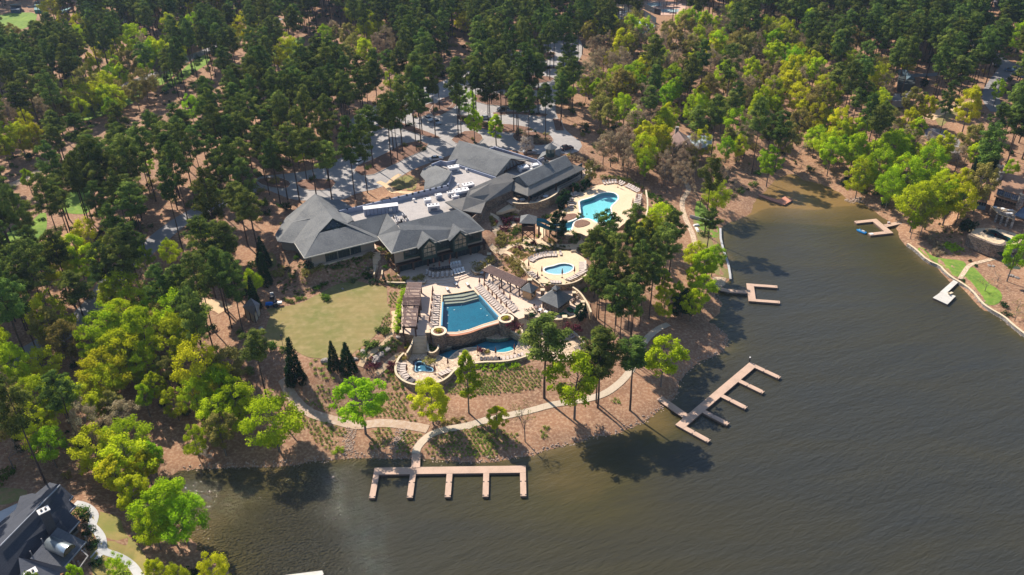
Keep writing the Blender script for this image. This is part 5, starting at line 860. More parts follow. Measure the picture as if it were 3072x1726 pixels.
simple_house('mauve-roofed house peeking out above the dark pines at right', [z4((1270,880,14),(1330,905,14),(1200,950,11.5)), z4((1390,945,11),(1480,870,13.5),(1540,890,12),(1440,960,11))], [[('Z4',1220,980,11,8.5),('Z4',1440,980,11,8.5),('Z4',1500,900,11,8.5),('Z4',1270,900,11,8.5)]], PUSH)
simple_house('long mauve-roofed house behind the bright green trees on the right bank', [z4((1610,1250,12),(1660,1240,13),(1760,1290,13),(1730,1340,10.5),(1640,1340,10.5)), z4((1760,1290,12),(1880,1340,12),(1890,1447,9.5),(1790,1420,10))], [[('Z4',1640,1360,10,7),('Z4',1880,1440,10,7),('Z4',1870,1340,10,7),('Z4',1660,1280,10,7)]], PUSH)
simple_house('brown house cut off by the top edge above the pines at far right', [z4((2280,5,14),(2340,10,14),(2350,60,11.5),(2290,80,11.5))], [[('Z4',2290,80,11.5,9),('Z4',2350,70,11.5,9),('Z4',2345,20,11.5,9),('Z4',2285,20,11.5,9)]], PUSH)
tl = lambda *l: [('TL', *q) for q in l]
simple_house('long low barn with a pale ridge at the top left edge', [tl((190,90,14),(400,70,14),(420,110,12),(200,125,12))], [[('TL',190,200,12,9.5),('TL',380,200,12,9.5),('TL',410,100,12,9.5),('TL',190,110,12,9.5)]], M('barn_roof', (.30,.36,.45)), M('barn_wall', (.05,.08,.12)))
simple_house('blue-grey house beside the big round tree at the top left', [tl((650,30,14.5),(850,10,14.5),(860,60,12.5),(660,80,12.5)), tl((520,120,12.5),(800,110,13),(790,140,12),(540,150,11.5))], [[('TL',650,200,12,9),('TL',800,200,12,9),('TL',830,60,12,9),('TL',660,80,12,9)]], M('pale_blue_slate', (.22,.26,.34)), M('teal_wall', (.08,.16,.22)))
simple_house('large purple-grey roofed house right of the big round tree at the top left', [tl((1230,90,14),(1450,45,14.5),(1480,95,12.5),(1180,190,11.5)), tl((1050,160,12.5),(1230,90,14),(1180,200,11.5),(1060,210,11))], [[('TL',1080,230,11,8.5),('TL',1260,240,11,8.5),('TL',1440,90,11,8.5),('TL',1230,110,11,8.5)]], PUSH, M('teal_wall', (.08,.16,.22)))
# garden shed with half-timbered walls and the tractor
ts = thing('garden_shed', 'half-timbered shed with a steep grey roof at the left end of the lawn', 'shed'); D = lambda x, y, z: P('D', x, y, z)
r0, r1 = D(180,530,11.0), D(235,560,11.0); roof([[('D',180,530,11.2),('D',272,590,8.9),('D',248,705,8.9),('D',225,612,10.9)], [('D',180,530,11.2),('D',225,612,10.9),('D',215,710,8.6),('D',95,620,8.8)]], ts, M('shed_roof', (.22,.22,.24), (.17,.17,.19), 1))
q = rp([('D',115,640,8.6),('D',215,700,8.6),('D',265,610,8.6)]); q.append(q[0]+q[2]-q[1]); MB().prism([p.xy for p in q], 6, 8.7).build('wall', M('cream_plaster', (.42,.36,.26), (.34,.29,.22), 1), ts); mb = MB()
for i in range(4):
    for s_ in (0, .5): p = q[i].lerp(q[(i+1) % 4], s_); mb.box((p.x, p.y, 7.35), (.2, .2, 2.7))
mb.build('timbers', BROWNW, ts)
# lodge-side tractor (blue) with front loader
def tractor():
    p = P('D', 430, 600, 6.6); t = thing('tractor', 'blue compact tractor with a white loader parked behind the lawn', 'tractor', (p.x, p.y, HT(p.x, p.y)), R(10)); BL_ = M('blue_paint', (.01,.18,.62), (.01,.15,.5), 1, .35)
    mb = MB(); mb.box((-1.5, 0, .9), (1.7, .8, .7), taper=.8); mb.box((-.3, 0, .8), (1, .9, .5)); mb.build('body', BL_, t); MB().box((1.2, 0, .8), (1.2, .9, .5)).build('loader', WM, t); MB().box((-.1, 0, 1.25), (.5, .6, .5)).build('seat', DM, t)
    for x, y, r in ((.2, .8, .65), (.2, -.8, .65), (-1.8, .65, .4), (-1.8, -.65, .4)): MB().tube((x, y-.15, r), (x, y+.15, r), r, r, 14).build('wheel', DM, t)
    mb = MB(); 
    for y in (-.5, .5): mb.box((.4, y, 1.7), (.08, .08, 1.4))
    mb.box((.4, 0, 2.4), (.08, 1.1, .08)); mb.build('roll_bar', DM, t)
    p = P('D', 400, 520, 6.6); t = thing('utility_cart', 'small dark utility cart parked behind the blue tractor', 'cart', (p.x, p.y, HT(p.x, p.y)), R(100)); MB().box((0, 0, .6), (1.6, 1, .5)).build('body', DM, t); MB().box((.6, 0, 1.1), (.3, .8, .6)).build('seat', WM, t)
    for x in (-.55, .55):
        for y in (-.5, .5): MB().tube((x, y-.08, .28), (x, y+.08, .28), .28, .28, 10).build('wheel', STEEL, t)
tractor()
# ---------------------------------------------------------------- vehicles
TYRE = M('tyre', (.015,.015,.015), None, 1, .9); CGL = M('car_glass', (.02,.03,.04), None, 1, .06, spec=.7)
def car(f, x, y, rz, paint, label, s=1.0, suv=False):
    p = G(f, x, y); t = thing('parked_car', label, 'car', p, R(rz)); t.scale = (s, s, s); h = .15 if suv else 0
    pm = M('paint_'+paint, *dict(white=((.7,.7,.7), (.65,.65,.65)), black=((.02,.02,.024), (.03,.03,.03)), silver=((.35,.38,.42), (.32,.35,.38)), blue=((.08,.16,.3), (.07,.14,.26)), maroon=((.10,.05,.055), (.08,.04,.04)))[paint], 1, .25, spec=.6)
    prof = [(-2.3,.35),(-2.28,.85+h),(-2.0,.98+h),(-1.5,1.02+h),(1.0,1.0+h),(1.9,.9+h),(2.25,.7+h),(2.3,.35)]; mb = MB(); n = len(prof)
    vs = [(x_, s_*.9*(.94 if z_ > .9 else 1), z_) for s_ in (-1, 1) for x_, z_ in prof]; mb.add(vs, [tuple(range(n))[::-1], tuple(range(n, 2*n))]+[(i, (i+1) % n, n+(i+1) % n, n+i) for i in range(n)][::1]); mb.build('body', pm, t)
    cab = [(-1.9 if suv else -1.6, 1.0+h), (-1.6 if suv else -1.0, 1.5+h), (.1, 1.52+h), (.95, 1.0+h)]; mb = MB(); mb.add([(a, s_*(.82 if i in (0, 3) else .66), z_) for s_ in (-1, 1) for i, (a, z_) in enumerate(cab)], [(3,2,1,0), (4,5,6,7), (0,1,5,4), (2,3,7,6), (1,2,6,5)]); mb.build('windows', CGL, t)
    MB().box((-.6 if suv else -.45, 0, 1.53+h), (1.5 if suv else 1.1, 1.26, .06)).build('roof_panel', pm, t)
    for x_ in (-1.4, 1.4):
        for s_ in (-.82, .82): w_ = MB().tube((x_, s_-.11, .34), (x_, s_+.11, .34), .34, .34, 12).build('wheel', TYRE, t); MB().tube((x_, s_*1.15-.02, .34), (x_, s_*1.15+.02, .34), .2, .2, 8).build('rim', WM, w_)
    for s_ in (-.62, .62): MB().box((2.24, s_, .72+h), (.08, .3, .14)).build('headlight', WTRIM, t); MB().box((-2.27, s_, .8+h), (.06, .28, .14)).build('tail_light', M('red_lamp', (.3,.01,.01)), t)
    mb = MB(); mb.box((2.3, 0, .42), (.08, 1.5, .14)); mb.box((-2.3, 0, .42), (.08, 1.5, .14)); mb.build('bumper', STEEL, t); return t
car('K4', 1450, 190, 22, 'maroon', 'dark maroon car parked in the shade of the entrance drive by the cupola', suv=True); car('K4', 715, 262, 8, 'silver', 'silver car half hidden behind the pale blossoming tree by the lodge entrance')
car('Z2', 1250, 1225, 30, 'blue', 'blue-white car at the shaded west end of the parking lot'); car('Z2', 2430, 535, 35, 'white', 'white car in the far north lot among the pines'); car('Z2', 2280, 1065, 30, 'black', 'black car parked at the kerb behind the bright green tree')
car('A', 1010, 400, 60, 'white', 'white car parked under the pines west of the lodge court', .9); car('A', 1840, 365, 15, 'white', 'white car behind the small hip roof of the lodge'); car('K4', 690, 75, 10, 'black', 'black car under the pine shade north of the blossoming tree', .01) if False else None
car('Z3', 400, 250, 70, 'silver', 'silver car on the north road beside the pine wood'); car('Z3', 70, 240, 20, 'white', 'white car near the top road in the pines'); car('Z4', 2440, 690, -35, 'blue', 'blue car on the far right road')
for k, (x, y, rz, pt, lb) in enumerate(((1078,303,-60,'white','white car at the north end of the west lot row'),(1098,311,-60,'silver','silver car beside the white one in the west lot row'),(1258,226,20,'black','black car in the shaded middle lot'),(1322,232,20,'white','white car in the middle lot under the pines'),(1222,300,10,'silver','silver car along the long median strip'),(965,318,-50,'maroon','dark maroon car at the west drive'))): car('F', x, y, rz, pt, lb)
p = G('Z2', 1335, 925); t = thing('camper_trailer', 'white camper trailer parked at the edge of the pine wood', 'trailer', p, R(15)); mb = MB(); pr = [(-3,.6),(-3,2.7),(-2.6,2.95),(2.4,2.95),(3,2.3),(3.1,1.2),(2.7,.6)]; n = len(pr); mb.add([(a, s_*1.2, z_) for s_ in (-1, 1) for a, z_ in pr], [tuple(range(n)), tuple(range(n, 2*n))[::-1]]+[(i, n+i, n+(i+1) % n, (i+1) % n) for i in range(n)]); mb.build('body', WTRIM, t)
MB().box((.5, -1.22, 1.9), (1.2, .05, .6)).build('window', CGL, t); MB().box((-1.4, -1.22, 1.6), (.7, .05, 1.8)).build('door', WM, t); MB().box((0, 0, 3.05), (.8, .7, .25)).build('roof_unit', WM, t); MB().box((3.6, 0, .6), (1.2, .1, .1)).build('hitch', STEEL, t)
for s_ in (-1.1, 1.1): MB().tube((-.3, s_-.1, .35), (-.3, s_+.1, .35), .35, .35, 12).build('wheel', TYRE, t)
p = P('DR', 570, 960, .3); t = thing('jet_ski', 'blue and white jet ski floating beside the right-hand dock', 'jet ski', (p.x, p.y, 0), R(128)); mb = MB(); mb.lathe((0,0,0), [(.01, 0)], 3) if False else None
hp = [(-1.5,.45),(-1.2,.6),(.2,.6),(1.1,.4),(1.65,0),(1.1,-.4),(.2,-.6),(-1.2,-.6),(-1.5,-.45)]; mb = MB(); mb.prism([(a*.9, b_*.85) for a, b_ in hp], -.1, .15); mb.prism(hp, .15, .42); mb.build('hull', M('blue_hull', (.01,.22,.55), (.01,.16,.4), 2, .3), t); MB().box((-.5, 0, .62), (1.3, .38, .35), taper=.7).build('seat', WTRIM, t); MB().box((.65, 0, .6), (.9, .5, .35), taper=.5).build('hood', M('light_blue_hull', (.2,.5,.75)), t); MB().tube((.35, -.38, .95), (.35, .38, .95), .03, .03, 6).build('handlebar', DM, t)
t = thing('dock_lounge_chair', 'low beige lounge chair on the wide end of the white dock', 'chair', (*P('Q', 1290, 1072, .7).xy, .61), R(30)); MB().box((0, 0, .3), (1.4, .6, .1)).build('seat', CAPST, t); MB().beam((-.7, 0, .35), (-1.1, 0, .8), .6, .08).build('backrest', CAPST, t); MB().box((0, 0, .12), (1.2, .5, .24)).build('frame', STEEL, t)
t = thing('dock_mat', 'white folded mat on the lower arm of the jet-ski dock', 'mat', (*P('DR', 960, 1050, .65).xy, .59), R(10)); MB().box((0, 0, .05), (1.1, .9, .1)).build('mat', WTRIM, t)
p = P('DR', 1620, 640, .8); t = thing('cooler_box', 'small pink and white cooler on the jet-ski dock gangway', 'cooler', (p.x, p.y, .7)); MB().box((0, 0, .2), (.7, .4, .4)).build('body', M('pink_plastic', (.55,.3,.35)), t); MB().box((0, 0, .43), (.74, .44, .06)).build('lid', WTRIM, t)
p = P('ND', 1680, 175, .6); t = thing('dock_power_post', 'dark power post with a pale top at the far corner of the diagonal dock', 'post', (p.x, p.y, .6)); MB().box((0, 0, .6), (.25, .25, 1.2)).build('column', DM, t); MB().box((0, 0, 1.3), (.3, .3, .2)).build('lamp_head', WTRIM, t)
p = G('CP', 1612, 325); 
for k, (x, y) in enumerate(((1608,322), (1618,375))): p = G('CP', x, y); t = thing('kayak', ('short white dinghy' if k == 0 else 'longer white dinghy')+' lying upside down beside the shore path', 'dinghy', (p.x, p.y, p.z+.1), R(10 if k == 0 else 95)); MB().box((0, 0, .25), (2.0+.8*k, .9, .4), taper=.6).build('hull', WTRIM, t)
t = thing('kayak_rack', 'row of pale upright panels along the inlet bank', 'rack'); mb = MB(); a_, b2 = G('CP', 1545, 225), G('CP', 1820, 300)
for k in range(9): q = a_.lerp(b2, k/8); q.z = HT(q.x, q.y); MB().box((q.x, q.y, q.z+.5), (1.1, .12, 1.0), R(-20)).build('panel', M('grey_panel', (.45,.45,.47)), t)
# sports court furniture
for f, x, y, s_, lb in (('TN',1605,130,1.3,'tan-roofed shade shelter on the upper court'),('TN',900,500,1.0,'small red-roofed shade shelter on the lower court'),('TN',1130,505,.9,'small grey shade shelter in the middle of the lower court')):
    p = G(f, x, y); t = thing('shade_shelter', lb, 'shelter', p); mb = MB(); mb.slab([Vector((-3.6*s_,-1.6,3)), Vector((3.6*s_,-1.6,3)), Vector((3.6*s_,0,3.7)), Vector((-3.6*s_,0,3.7))], .15); mb.slab([Vector((-3.6*s_,0,3.7)), Vector((3.6*s_,0,3.7)), Vector((3.6*s_,1.6,3)), Vector((-3.6*s_,1.6,3))], .15); mb.build('roof', M('shelter_tan', (.55,.30,.2)), t); MB().box((0, 0, .4), (2, .5, .1)).build('bench', SIDING, t)
    for a in (-1, 0, 1): MB().box((a*3*s_, 0, 1.6), (.2, .2, 3.2)).build('post', BROWNW, t)
FEN = M('dark_windscreen', (.05,.06,.08), (.04,.05,.065), .5)
for lb, l, h in (('dark windscreen fence between the two court levels',[(1010,270),(1180,330),(1400,470)],3.2),('dark windscreen fence along the lower side of the upper court',[(1190,190),(1370,270),(1490,300)],3.0)):
    t = thing('court_fence', lb, 'fence'); g_ = GL('TN', l); MB().wall(g_, 0, h, .1, zf=HT).build('screen', FEN, t)
    for i in range(len(g_)-1):
        for k in range(5): q = g_[i].lerp(g_[i+1], k/4); MB().box((q.x, q.y-.1, HT(q.x, q.y)+h/2), (.12, .12, h+.2)).build('post', STEEL, t)
for x, y, lb in ((1003,560,'tall court light at the left of the lower court'),(1275,510,'tall court light in front of the dark fence'),(1540,290,'tall court light before the upper shelter'),(1800,280,'tall court light at the right of the upper court'),(1228,130,'tall court light behind the upper fence'),(1910,120,'tall court light at the far right court corner'),(1113,640,'tall court light at the near edge of the lower court')):
    p = G('TN', x, y); t = thing('court_light', lb, 'light pole', p); MB().tube((0,0,0), (0,0,8), .12, .08, 8).build('pole', STEEL, t); MB().box((0, 0, 8), (1.2, .35, .2)).build('lamp_head', STEEL, t)
t = thing('court_bleachers', 'white stepped terraces left of the lower court', 'bleachers')
for k in range(5): a_, b2 = G('TN', 700-20*k, 300+22*k), G('TN', 850+10*k, 285+22*k); MB().beam(a_+Vector((0,0,1.6-.3*k)), b2+Vector((0,0,1.6-.3*k)), .8, .3).build('step', WTRIM, t)
# lamp posts around the lawn and walk
for f, x, y, h, lb in (('D',525,1090,4.5,'thin lamp post at the lower left edge of the lawn'),('A',1640,770,3.4,'pole standing inside the parapet of the flat roof') if False else ('D',1520,1090,.9,'low path light beside the tan garden path'),('E',1000,0,.1,'')):
    if not lb: continue
    p = G(f, x, y); t = thing('lamp_post', lb, 'lamp post', p); MB().tube((0,0,0), (0,0,h), .07, .05, 6).build('pole', STEEL, t); MB().lathe((0,0,h), [(.18, 0), (.25, .25), (.05, .4)], 8).build('lamp_head', DM, t)
# ---------------------------------------------------------------- sun loungers, umbrellas, tables
CUSH = M('lounger_sling', (.52,.44,.38), (.46,.38,.33), 3, .85); CUSHW = M('white_sling', (.75,.72,.68)); CUSHB = M('dark_sling', (.10,.09,.09)); FRAME = M('lounger_frame', (.16,.10,.07), None, 1, .7); UMB = M('rust_canvas', (.24,.105,.07), (.19,.08,.055), 2, .9); GREENP = M('green_cushion', (.02,.20,.08), (.02,.15,.06), 2, .8)
def lmesh(nm, cm):
    m_ = MB(); m_.box((-.25, 0, .33), (1.35, .62, .07)); m_.beam((.42, 0, .36), (1.0, 0, .78), .62, .07)
    f_ = MB(); f_.box((-.1, .33, .27), (1.75, .05, .06)); f_.box((-.1, -.33, .27), (1.75, .05, .06))
    for a in (-.85, .5):
        for b_ in (-.3, .3): f_.box((a, b_, .13), (.06, .06, .26))
    b0 = len(m_.v); m_.v += f_.v; m_.f += [tuple(b0+i for i in f) for f in f_.f]; m_.m += [1]*len(f_.f); return m_.mesh(nm, [cm, FRAME])
LM = {'tan': lmesh('lounger_tan', CUSH), 'white': lmesh('lounger_white', CUSHW), 'dark': lmesh('lounger_dark', CUSHB)}
um = MB(); um.tube((0,0,0), (0,0,2.9), .035, .03, 6, 1); um.lathe((0,0,1.15), [(.16, 0), (.24, .15), (.17, .9), (.06, 1.6)], 8); um.lathe((0,0,0), [(.3, 0), (.28, .09)], 10, 1); UMESH = um.mesh('umbrella', [UMB, FRAME])
def put(name, me, p, z, rz, label, cat, group): o = bpy.data.objects.new(name, me); link(o); o.location = (p[0], p[1], z); o.rotation_euler = (0, 0, rz); tag(o, label, cat, group); return o
NTH = ['first','second','third','fourth','fifth','sixth','seventh','eighth','ninth','tenth','eleventh','twelfth','thirteenth','fourteenth','fifteenth','sixteenth','last']
ENDS = {'C722': 'lodge', 'C1150': 'lodge', 'C1250': 'lodge', 'C368': 'stairs', 'KD1220': 'lodge', 'KD2240': 'lake', 'B1870': 'woods', 'B1125': 'terrace'}
def row_(f, l, n, z, face, label, kind='tan', jit=.06, off=0):
    """n loungers along a line; face = world direction (degrees) in which the feet point, or 'L'/'R' of the line"""
    pts = PL(f, l, z+.3); seg = [(pts[i+1]-pts[i]).length for i in range(len(pts)-1)]; T = sum(seg)
    for k in range(n):
        s_ = T*k/max(1, n-1); i = 0
        while i < len(seg)-1 and s_ > seg[i]: s_ -= seg[i]; i += 1
        p = pts[i].lerp(pts[i+1], s_/seg[i]); d = pts[i+1]-pts[i]; a = math.atan2(d.y, d.x)
        rz = a+math.pi/2 if face == 'L' else a-math.pi/2 if face == 'R' else R(face); rz += math.pi+random.gauss(0, jit)
        lb_ = label if n == 1 else label.replace('lounger ', 'lounger, %s from the %s ' % (NTH[k], ENDS.get(f+str(l[0][0]), 'left')), 1).replace('the row along the', 'the').replace(' in the row ', ' ')
        put('sun_lounger', LM[kind], p, z, rz, lb_, 'sun lounger', 'sun loungers '+label.split('lounger ', 1)[1])
row_('C', [(722,500),(716,600),(706,700),(694,832)], 15, 6.5, 0, 'tan sun loungers'.replace('loungers','lounger')+' in the row along the left side of the infinity pool')
row_('C', [(1150,408),(1200,470),(1290,560),(1360,630),(1425,688)], 17, 6.5, 228, 'tan sun lounger in the row next to the right side of the infinity pool')
row_('C', [(1250,370),(1330,450),(1420,540),(1530,655)], 17, 6.5, 228, 'tan sun lounger in the second row right of the infinity pool')
row_('C', [(622,268),(675,300),(740,298),(800,290),(880,282)], 7, 6.95, 270, 'tan sun lounger in the front row on the lodge patio')
row_('C', [(880,195),(930,185),(965,180)], 4, 6.95, 290, 'pale sun lounger in the back trio of the lodge patio', 'white'); row_('C', [(885,225),(925,215),(970,210)], 4, 6.95, 290, 'tan sun lounger in the middle trio of the lodge patio'); row_('C', [(912,268),(945,262),(1000,245)], 4, 6.95, 290, 'white sun lounger at the right end of the lodge patio', 'white')
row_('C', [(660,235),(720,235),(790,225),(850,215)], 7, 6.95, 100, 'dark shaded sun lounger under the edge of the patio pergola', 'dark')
for x, y, lb in ((836,446,'white in-pool chaise left of the pair on the beach entry paving'),(926,392,'white chaise in the middle of the open pink paving'),(1045,395,'white chaise at the right of the open pink paving')): p = P('C', x, y, 6.7); put('chaise_longue', LM['white'], p, 6.5, R(-70), lb, 'chaise', None)
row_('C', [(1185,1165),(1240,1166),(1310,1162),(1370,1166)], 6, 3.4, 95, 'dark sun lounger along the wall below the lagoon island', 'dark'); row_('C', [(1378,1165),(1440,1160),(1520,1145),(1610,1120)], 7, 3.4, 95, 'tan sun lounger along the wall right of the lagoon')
row_('C', [(368,1212),(360,1255),(365,1295),(395,1335),(425,1370)], 8, 3.4, 'L', 'tan sun lounger on the curved row left of the hot tub'); row_('C', [(430,1375),(455,1388),(470,1395)], 3, 3.4, 60, 'dark sun lounger at the lake end of the hot tub row', 'dark'); row_('C', [(770,1322),(800,1308),(830,1298),(855,1282)], 4, 3.4, 130, 'tan sun lounger in the row right of the hot tub')
row_('C', [(2070,880),(2110,905),(2140,930)], 4, 3.4, 220, 'tan sun lounger in the lower bay behind the pines')
row_('KD', [(1240,910),(1330,850),(1430,820),(1560,800),(1720,795)], 11, 7.9, 'R', 'tan sun lounger in the wading deck top arc'); row_('KD', [(1815,775),(1830,775)], 1, 7.9, 270, 'lone tan sun lounger right of the long arc by the wading pool')
row_('KD', [(1220,1140),(1280,1200),(1350,1240)], 4, 7.9, 'L', 'tan sun lounger on the left edge of the wading deck'); row_('KD', [(1640,1335),(1740,1340),(1800,1338)], 4, 7.9, 90, 'tan sun lounger behind the low lake-side wall of the wading deck'); row_('KD', [(1990,1280),(2080,1240),(2180,1180),(2270,1120)], 8, 7.9, 'L', 'tan sun lounger on the lower right arc of the wading deck'); row_('KD', [(2240,1090),(2240,1020),(2240,950)], 6, 7.9, 'L', 'tan sun lounger on the right edge of the wading deck')
row_('B', [(1490,612),(1580,600),(1640,600),(1690,625)], 8, 8.6, 'R', 'tan sun lounger in the back arc of the round upper deck'); row_('B', [(1740,640),(1800,670),(1860,700)], 7, 8.6, 'R', 'tan sun lounger in the right arc of the round upper deck'); row_('B', [(1870,740),(1860,790),(1840,840),(1820,880)], 9, 8.6, 'R', 'tan sun lounger in the east arc of the round upper deck')
row_('B', [(1150,745),(1190,735),(1215,720)], 4, 8.6, 300, 'tan sun lounger in the hedge shade by the turquoise pool'); row_('B', [(1125,780),(1130,830),(1130,875)], 5, 8.6, 0, 'tan sun lounger in the left column beside the turquoise pool')
UL = [('C',x,y+42,6.5,lb) for x, y, lb in ((688,460,'top'),(684,500,'second'),(680,560,'third'),(672,640,'fourth'),(668,720,'fifth'),(656,775,'last'))]
for f, x, y, z_, lb in UL: p = P(f, x, y, z_); put('closed_umbrella', UMESH, p, z_, 0, 'closed rust umbrella, %s from the lodge in the left lounger row' % {'top':'first','last':'sixth'}.get(lb, lb), 'umbrella', 'closed umbrellas by the pool')
nth = ['first','second','third','fourth','fifth','sixth','seventh','eighth','ninth','tenth']
for k, (x, y) in enumerate(((1168,370),(1218,405),(1258,455),(1300,505),(1345,545),(1390,590),(1445,625))): p = P('C', x, y+40, 6.5); put('closed_umbrella', UMESH, p, 6.5, 0, 'closed rust-brown umbrella, %s from the lodge in the lounger row beside the infinity pool' % nth[k], 'umbrella', 'closed umbrellas by the pool')
for k, (x, y) in enumerate(((1375,445),(1420,495),(1482,548))): p = P('C', x, y+40, 6.5); put('closed_umbrella', UMESH, p, 6.5, 0, 'closed rust-brown umbrella, %s from the lodge in the outer lounger row' % nth[k], 'umbrella', 'closed umbrellas by the pool')
for f, x, y, z_, lb in (('C',695,200,6.9,'at the left of the lodge patio'),('C',755,240,6.9,'in the middle of the lodge patio'),('C',870,170,6.9,'under the pergola edge of the lodge patio'),('C',860,215,6.9,'beside the pale patio loungers'),('C',842,1250,3.4,'right of the hot tub'),('C',420,1320,3.4,'left of the hot tub among the loungers'),('C',708,1320,3.4,'at the lake side of the hot tub'),('C',1150,1125,3.4,'on the lagoon shore by the red shrubs'),('C',1335,1140,3.4,'at the lake side of the lagoon'),('C',1528,1105,3.4,'at the right tip of the lagoon'),
  ('KD',1198,1090,7.9,'at the left edge of the wading deck'),('KD',1452,1200,7.9,'left of the wading pool'),('KD',1845,1245,7.9,'right below the wading pool'),('KD',2080,1200,7.9,'at the lower right of the wading deck'),('KD',1370,1310,7.9,'by the path entering the wading deck'),('BR',1525,1000,4.5,'beside the outer stairs of the pool bar'),('B',1640,660,8.6,'in the back arc of the round upper deck'),('B',1885,740,8.6,'in the east arc of the round upper deck'),('B',1800,870,8.6,'at the lower east arc of the upper deck'),('B',1845,810,8.6,'between the east arc loungers'),('B',1155,745,8.6,'by the hedge left of the turquoise pool'),('B',1115,800,8.6,'left of the turquoise pool steps'),('B',1350,690,8.6,'behind the turquoise pool near the hedge')):
    p = P(f, x, y, z_); put('closed_umbrella', UMESH, p, z_, 0, 'closed rust-brown umbrella '+lb, 'umbrella', 'closed umbrellas by the pool')
def tableset(f, x, y, z_, top, chairs, label, r=.55, n=4):
    p = P(f, x, y, z_); t = thing('patio_table', label, 'table', (p.x, p.y, z_)); MB().lathe((0,0,0), [(.25, 0), (.06, .05), (.06, .68)], 8).build('pedestal', STEEL, t); MB().lathe((0,0,.68), [(r, 0), (r, .06)], 14).build('tabletop', top, t)
    for k in range(n):
        a = 2*math.pi*k/n+.4; c_ = thing('patio_chair', chairs[1], 'chair', (p.x+(r+.45)*math.cos(a), p.y+(r+.45)*math.sin(a), z_), a, 'patio chairs'); MB().box((0,0,.42), (.48,.5,.07)).build('seat', chairs[0], c_); MB().box((.24,0,.7), (.06,.5,.5)).build('backrest', chairs[0], c_)
        m_ = MB(); [m_.box((i*.2, j*.2, .19), (.04,.04,.38)) for i in (-1,1) for j in (-1,1)]; m_.build('frame', FRAME, c_)
tableset('BR', 430, 985, 6.5, WTRIM, (CUSH, 'tan chair at the white table group left of the pool bar'), 'white round table on the left side of the pool bar', .6); tableset('BR', 350, 930, 6.5, SLAT, (FRAME, 'dark chair at the brown table near the kiosk shadow'), 'brown round table on the pink paving near the kiosk shadow', .5)
tableset('BR', 1110, 760, 6.5, SLAT, (FRAME, 'dark chair behind the pool bar at the round parapet'), 'dark round table behind the pool bar roof', .5); tableset('BR', 1170, 705, 6.5, SLAT, (CUSH, 'tan chair at the far table behind the pool bar'), 'round table farthest along the bar parapet', .5, 3)
tableset('BR', 560, 1030, 6.5, WTRIM, (CUSH, 'tan chair in front of the bar wall near the pines'), 'white table in front of the bar wall', .5, 3); tableset('C', 1185, 290, 6.5, WTRIM, (CUSHB, 'dark chair around the table beside the long pergola'), 'white table in the shade beside the long pergola', .6)
tableset('K4', 575, 1215, 10.3, WTRIM, (CUSHB, 'dark chair at the left table on the dining terrace'), 'white round table on the left of the dining terrace', .8); tableset('K4', 1030, 1150, 10.3, WTRIM, (CUSHB, 'dark chair at the right table on the dining terrace'), 'white round table on the right of the dining terrace', .8); tableset('K4', 800, 1190, 10.3, SLAT, (CUSHB, 'dark chair in the middle of the dining terrace'), 'brown table in the middle of the dining terrace', .6); tableset('K4', 1820, 650, 10.3, SLAT, (FRAME, 'dark chair on the east tip of the dining terrace'), 'dark table on the east tip of the dining terrace', .6)
for k, (x, y) in enumerate(((1060,900),(1095,890),(1130,905),(1075,935),(1110,925),(1150,930),(895,1010),(965,1000),(1010,1015),(920,1040),(985,1030))): p = P('BR', x, y, 7.2); put('bar_cushion_seat', LM['tan'], p, 6.5, R(-50), 'green seat in the %s cluster beside the pool bar' % ('right' if k < 6 else 'front'), 'outdoor seat', 'green seats beside the pool bar').data = MB().box((0, 0, .42), (1.3, .45, .14)).box((0, 0, .18), (1.1, .3, .34), mi=1).mesh('green_seat', [GREENP, FRAME])
for lb, x, y in (('in the middle lot between two islands',300,0),): pass
# entry fountain statue-like yellow planter tree by the terrace steps
p = P('K4', 420, 1290, 9.9)
# boulders and riprap along the shore
ROCK = stone('boulder', [(.36,.30,.26), (.28,.24,.21), (.45,.38,.33), (.22,.19,.17)], 3, .5)
def rock(seed, n=7):
    r_ = random.Random(seed); mb = MB(); vs = []; 
    for i in range(4):
        zz_ = (-.4, .1, .45, .62)[i]; rr = (.9, 1.0, .75, .3)[i]
        for k in range(n): a = 2*math.pi*k/n+r_.uniform(-.2, .2); q = rr*r_.uniform(.75, 1.15); vs.append((q*math.cos(a), q*math.sin(a), zz_+r_.uniform(-.08, .08)))
    mb.add(vs, [(i*n+k, i*n+(k+1) % n, (i+1)*n+(k+1) % n, (i+1)*n+k) for i in range(3) for k in range(n)]+[tuple(range(3*n, 4*n))]); return mb.mesh('boulder', ROCK)
RK = [rock(s_) for s_ in range(6)]
for f, x, y, s_, lb in (('D',1470,1175,2.0,'large rounded boulder above the purple shrub by the garden path'),('D',1590,1070,1.6,'long dark boulder between the two garden paths'),('D',1530,1120,1.5,'dark boulder lower down between the garden paths'),('D',1700,940,1.0,'small boulder beside the left pergola foot'),('D',1340,1090,1.3,'pale boulder at the lower right edge of the lawn'),('D',950,1185,1.6,'flat pale boulder left of the twin cypresses'),('D',1255,1165,1.0,'small boulder right of the twin cypresses'),
  ('D',280,860,1.2,'flat white stone beside the garden shed path'),('RG',350,635,.9,'white boulder on the right bank above the green lawn'),('RG',400,640,.8,'dark boulder next to the white one on the right bank'),('RG',460,490,.8,'rounded boulder at the plunge pool'),('RG',620,760,1.2,'dark boulder at the right of the bank'),('RG',680,780,1.0,'dark boulder behind the bare saplings on the right bank'),('D',1130,440,.6,'small stone in the grass strip above the lawn')):
    p = G(f, x, y); o = put('boulder', RK[len(lb) % 6], p, p.z+.1*s_, random.random()*6, lb, 'boulder', None); o.scale = (s_*.8, s_*.55, s_*.5)
mb = MB(); rr_ = random.Random(3)
